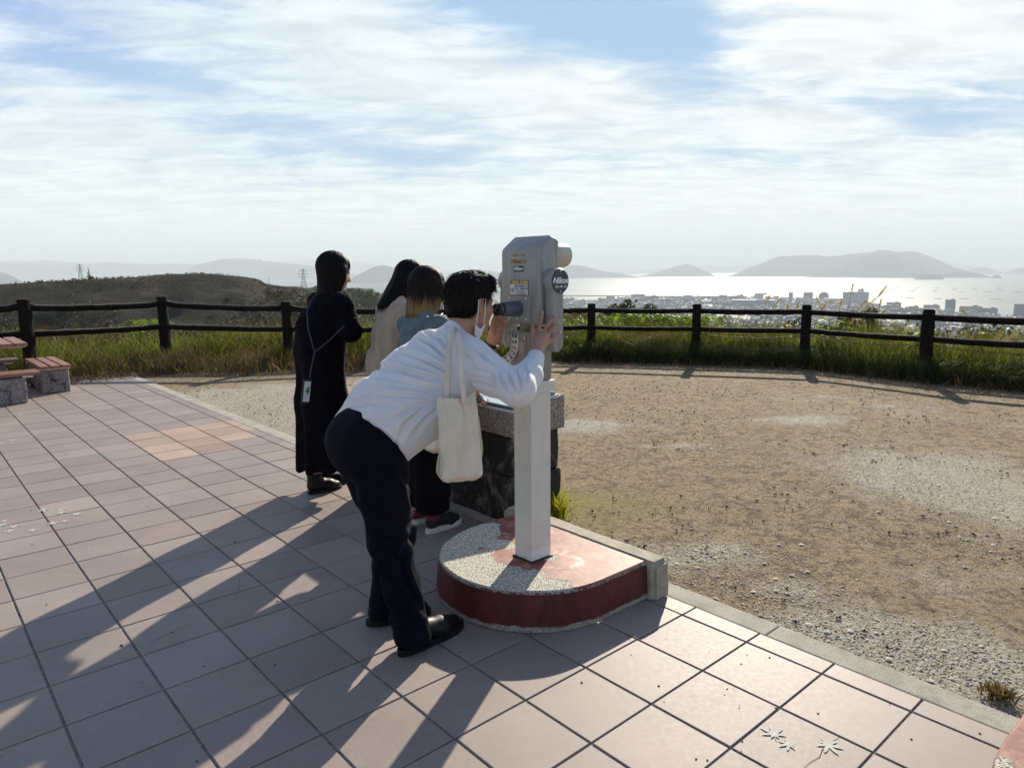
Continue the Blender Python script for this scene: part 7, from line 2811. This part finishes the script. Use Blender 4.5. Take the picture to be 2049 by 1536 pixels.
# phone pouch on a cross-body cord
pp = at(613, 783, 4.31)
pouch = thing('phone_pouch', 'white phone pouch with a green mark hanging on the black coat woman\'s cord', 'phone pouch', pp - Vector((0, 0, .08)))
vd = (Vector((0, 0, CAM_H)) - pp)
vd.z = 0
vd.normalize()
rz_ = math.atan2(vd.x, -vd.y)
Mp = Matrix.Translation(pp) @ Matrix.Rotation(rz_ + 0.55, 4, 'Z') @ Matrix.Rotation(0.17, 4, 'Y')
MB().box((0, 0, 0), (0.056, 0.010, 0.150), bev=0.004, M=Mp).build('pouch_case', simple('black_pouch_edge', (0.02, 0.02, 0.02), 0.5), pouch)
MB().box((0, -0.0056, 0), (0.044, 0.002, 0.126), bev=0.0008, M=Mp).build('white_card', simple('white_card', (0.75, 0.77, 0.76), 0.4), pouch)
gm_ = MB()
gm_.raw([Mp @ Vector(q) for q in ((-0.004, -0.0072, 0.022), (0.018, -0.0072, 0.034), (0.012, -0.0072, 0.006), (0.020, -0.0072, 0.002), (-0.006, -0.0072, -0.030), (0.0, -0.0072, -0.006), (-0.010, -0.0072, -0.002))], [(0, 1, 2), (0, 2, 5, 6), (2, 3, 5), (3, 4, 5)])
gm_.build('green_mark', simple('green_print', (0.03, 0.22, 0.07), 0.5), pouch)
cord = MB()
kn_ = at(629.5, 705, 4.345)
cord.tube([at(619, 757, 4.31), at(623, 735, 4.33), kn_], 0.0035, 6)
cord.tube([kn_, at(624, 685, 4.345), at(616, 655, 4.37), at(614, 625, 4.42), at(622, 600, 4.47), at(636, 585, 4.53)], 0.0032, 6)
cord.tube([kn_, at(645, 692, 4.33), at(662, 678, 4.32), at(676, 664, 4.34), at(690, 650, 4.38)], 0.0032, 6)
cord.build('cord', simple('grey_violet_cord', (0.06, 0.055, 0.10), 0.7), pouch)

# ---- woman in the beige cardigan
W2 = Vector((-0.76, 4.52, 0.0))
h2 = at(822, 562, 4.60)
n2 = at(800, 607, 4.50)
B = SDF(0.02)
hat2, hax2 = head_prims(B, h2, Vector((0.85, 0.50, -0.60)).normalized(), Vector((0, 0, 1)) + FW * .6, 0.96, n2, 0.046)
hip2 = Vector((-0.765, 4.45, 0.86))
B.chain([n2, hip2.lerp(n2, .6), hip2], [0.05, 0.095, 0.11], 0.03)
rs2, ls2 = n2 + RT * 0.145 - Vector((0, 0, 0.06)), n2 - RT * 0.145 - Vector((0, 0, 0.06))
for (s_, sg) in ((rs2, 1), (ls2, -1)):
    e_, w_ = s_ + FW * .05 - Vector((0, 0, .26)), s_ + FW * .25 - Vector((0, 0, .38))
    B.chain([s_, e_, w_], [.04, .034, .026])
    pc_ = w_ + FW * .07
    B.cone(w_, pc_, .022, .025, .01)
    for k in range(4):
        b0 = pc_ + RT * ((k - 1.5) * .016)
        finger(B, [b0, b0 + FW * .035 + Vector((0, 0, -.004)), b0 + FW * .06 - Vector((0, 0, .02))], .0078, .006)
    finger(B, [w_.lerp(pc_, .5), w_.lerp(pc_, .8) - RT * sg * .035], .010, .007)
ft2 = [(Vector((-0.82, 4.36, 0)), Vector((-0.63, 4.52, 0))), (Vector((-0.95, 4.50, 0)), Vector((-0.76, 4.66, 0)))]
for q, (he, to) in enumerate(ft2):
    an_ = he.lerp(to, .22) + Vector((0, 0, .08))
    B.chain([hip2 + RT * (.08 if q == 0 else -.08), an_.lerp(hip2, .45) + FW * .03, an_], [.07, .05, .036])
    B.cone(an_ - Vector((0, 0, .03)), he.lerp(to, .7) + Vector((0, 0, .03)), .032, .024)
w2 = B.build('person', SKIN_PALE, None, 0.006, origin=W2)
tag(w2, 'woman in a loose beige cardigan bowing her head beside the denim jacket', 'person')
T = SDF(0.04)
T.cone(rs2, ls2, 0.070, 0.070, 0.05)
for s_ in (-1, 1):
    T.chain([n2 - Vector((0, 0, .10)) + RT * .05 * s_, hip2.lerp(n2, .5) + RT * .055 * s_, hip2 + RT * .055 * s_, hip2 + RT * .055 * s_ - Vector((0, 0, .12))], [0.10, 0.108, 0.118, 0.125], 0.05)
T.chain([rs2, rs2 + FW * .05 - Vector((0, 0, .26)), rs2 + FW * .22 - Vector((0, 0, .36))], [0.072, 0.078, 0.062], 0.04)
T.chain([ls2, ls2 + FW * .03 - Vector((0, 0, .26)), ls2 + FW * .22 - Vector((0, 0, .36))], [0.068, 0.066, 0.055], 0.04)
T.chain([n2 - FW * .01 - Vector((0, 0, .03)), n2 - Vector((0, 0, .10))], [.062, .095], .04)
T.cut(hip2 - Vector((0, 0, .17)), (0, 0, -1))
T.carve(n2 + FW * .05, h2, 0.05, 0.06, 0.01)
CF = [([(752, 640), (748, 690), (744, 735)], .010, 6), ([(770, 630), (768, 680), (766, 730)], .006, 8), ([(785, 640), (795, 680), (800, 720)], .012, 6), ([(738, 690), (752, 705), (760, 730)], .008, 5)]
T.build('cardigan', BEIGE, w2, 0.0062, folds(CF, 0.004, 8.0, 2.0))
T = SDF(0.02)
T.chain([n2 + FW * .015 - Vector((0, 0, .02)), n2 + FW * .055 - Vector((0, 0, .11))], [.056, .07])
T.carve(n2 + FW * .02, h2, 0.050, 0.06, 0.006)
T.build('white_top', WHITE_KNIT, w2, 0.006)
T = SDF(0.03)
for q, (he, to) in enumerate(ft2):
    an_ = he.lerp(to, .2) + Vector((0, 0, .07))
    T.chain([hip2 + RT * (.08 if q == 0 else -.08), an_.lerp(hip2, .45) + FW * .02, an_], [.115, .095, .085])
T.cut(Vector((0, 0, .06)), (0, 0, -1))
T.build('trousers', BLACKP, w2, 0.008, noise_disp(.006, 9))
for he, to in ft2:
    shoe('shoe', he, to, w2, LEATHER, 0.09, 0.042, 0.02)
bob_hair(hat2, hax2, HAIR, w2, 0.175, np.random.default_rng(4), flare=0.3, tilt=-0.125, n=1500)

# ---- woman in the denim jacket
W3 = Vector((-0.47, 3.93, 0.0))
h3 = at(855, 580, 4.08)
n3 = at(848, 634, 4.02)
B = SDF(0.02)
hat3, hax3 = head_prims(B, h3, (FW - Vector((0, 0, 0.45)) + QV * 0).normalized(), Vector((0, 0, 1)) + FW * .45, 1.02, n3, 0.046)
hip3 = Vector((-0.50, 3.93, 0.82))
B.chain([n3, hip3.lerp(n3, .6), hip3], [.05, .095, .11], .03)
rs3, ls3 = n3 + RT * .15 - Vector((0, 0, .055)), n3 - RT * .15 - Vector((0, 0, .055))
re3, rw3 = at(915, 765, 3.82), at(957, 797, 4.09)
B.chain([rs3, re3, rw3], [.04, .034, .024])
hp = at(966, 803, 4.115)
B.cone(rw3, hp, .018, .020, .008)
for k, (a_, b_) in enumerate((((976, 800), (986, 806)), ((975, 803), (984, 808)), ((972, 806), (979, 810)), ((968, 808), (972, 812)))):
    finger(B, [hp + FW * 0.01 + RT * (k - 1.5) * .010, at(a_[0], a_[1], 4.13 - k * .012), at(b_[0], b_[1], 4.14 - k * .014)], .0080, .0062)
finger(B, [hp, at(958, 809, 4.09), at(962, 812, 4.09)], .0095, .007)
le3, lw3 = ls3 + FW * .08 - Vector((0, 0, .25)), ls3 + FW * .30 - Vector((0, 0, .30))
B.chain([ls3, le3, lw3], [.04, .034, .026])
pc_ = lw3 + FW * .06
B.cone(lw3, pc_, .02, .024, .01)
for k in range(4):
    b0 = pc_ + RT * ((k - 1.5) * .016)
    finger(B, [b0, b0 + FW * .035, b0 + FW * .055 - Vector((0, 0, .02))], .0078, .006)
finger(B, [lw3, pc_ + RT * .035], .010, .007)
ft3 = [(gnd(853, 1069), gnd(922, 1044)), (Vector((-0.60, 3.93, 0)), Vector((-0.40, 4.05, 0)))]
for q, (he, to) in enumerate(ft3):
    an_ = he.lerp(to, .22) + Vector((0, 0, .08))
    B.chain([hip3 + RT * (.08 if q == 0 else -.08), an_.lerp(hip3, .45) + FW * .03, an_], [.07, .05, .034])
    B.cone(an_ - Vector((0, 0, .03)), he.lerp(to, .7) + Vector((0, 0, .03)), .03, .024)
w3 = B.build('person', SKIN_PALE, None, 0.0055, origin=W3)
tag(w3, 'woman in a denim jacket with fair-tipped bobbed hair, touching the panorama panel', 'person')
T = SDF(0.035)
T.cone(rs3, ls3, .066, .066, .04)
for s_ in (-1, 1):
    T.chain([n3 - Vector((0, 0, .09)) + RT * .05 * s_, hip3.lerp(n3, .55) + RT * .06 * s_, hip3 + RT * .06 * s_ + Vector((0, 0, .10))], [.10, .108, .112], .04)
T.chain([rs3, re3, re3.lerp(rw3, .85)], [.066, .054, .034], .03)
T.chain([ls3, le3, le3.lerp(lw3, .9)], [.066, .054, .040], .03)
T.cone(n3 + RT * .03, n3 - RT * .03, .056, .056, .015)
T.cut(hip3 + Vector((0, 0, .08)), (0, 0, -1))
T.carve(n3, h3, .046, .05, .006)
DF = [([(797, 663), (835, 664), (880, 664)], .003, 2.5), ([(800, 640), (796, 700), (798, 720)], .004, 4), ([(820, 675), (816, 700), (818, 720)], .003, 4), ([(855, 668), (850, 690), (842, 715)], .003, 3)]
jk = T.build('denim_jacket', DENIM, w3, 0.0055, folds(DF, .003, 11, 3.0))
# cuff with a metal button
MB().tube([re3.lerp(rw3, .78), re3.lerp(rw3, .99)], [.036, .031], 20, cap=False).build('cuff', DENIM, jk, smooth=True)
MB().tube([at(959.5, 791, 4.055), at(959.5, 791, 4.048)], .0045, 12).build('cuff_button', M_SCREW, jk)
T = SDF(0.03)
for q, (he, to) in enumerate(ft3):
    an_ = he.lerp(to, .20) + Vector((0, 0, .10))
    T.chain([hip3 + RT * (.07 if q == 0 else -.07) + Vector((0, 0, .06)), hip3 + RT * (.085 if q == 0 else -.085), an_.lerp(hip3, .45) + FW * .03, an_], [.12, .125, .115, .095], .05)
T.cut(Vector((0, 0, .125)), (0.0, 0, -1))
T.build('wide_trousers', BLACKP, w3, 0.007, noise_disp(.010, 7, 3, (1, 1, .3)))
RED = simple('dark_red_canvas', (0.14, 0.012, 0.018), 0.8, var=.2, vs=60)
s1 = shoe('sneaker', ft3[0][0], ft3[0][1], w3, simple('black_canvas_upper', (0.012, 0.012, 0.014), 0.85), .085, .044, .030, sole_mat=SOLE, laces=True)
shoe('sneaker', ft3[1][0], ft3[1][1], w3, RED, .085, .044, .030, sole_mat=SOLE, laces=True)
MB().tube([ft3[0][0].lerp(ft3[0][1], .20) + Vector((0, 0, .07)), ft3[0][0].lerp(ft3[0][1], .17) + Vector((0, 0, .112))], [.042, .040], 18).build('red_sock', RED, w3, smooth=True)
zt = h3.z
OMB = mat_hair('fair_tipped_hair', (0.007, 0.005, 0.004), (0.42, 0.27, 0.11), 0, 1)
# object space of the hair starts at the person's feet
OMB2 = mat_hair('fair_tipped_bob', (0.007, 0.005, 0.004), (0.23, 0.145, 0.06), at(855, 622, 4.0).z, at(855, 592, 4.0).z)
bob_hair(hat3, hax3, OMB2, w3, 0.158, np.random.default_rng(5), flare=1.7, n=1500)
ribbon('crossbody_strap', [at(885, 628, 4.0), at(870, 640, 3.90), at(858, 654, 3.885), at(845, 675, 3.88), at(828, 700, 3.89), at(812, 722, 3.90)], 0.016, (0.6, -.3, .6), simple('brown_leather_strap', (0.05, 0.028, 0.018), 0.45), jk)
MB().tube([at(856, 633, 3.915), at(856, 633, 3.905)], .006, 12).build('strap_ring', M_SCREW, jk)
b3 = at(893, 795, 3.72)
bag3, *_ = tote(b3, FW + RT * .1, 0.26, 0.29, 0.30, 0.03, 0.08, 'cream tote bag of the denim jacket woman, mostly hidden behind the nearer tote', seed=8.0)
ribbon('strap', [at(885, 812, 3.70), at(888, 760, 3.72), at(890, 700, 3.76), at(889, 660, 3.84), at(885, 645, 3.92), at(880, 642, 4.0), at(878, 660, 4.06)], 0.026, (.75, .5, .2), CANVAS, bag3)
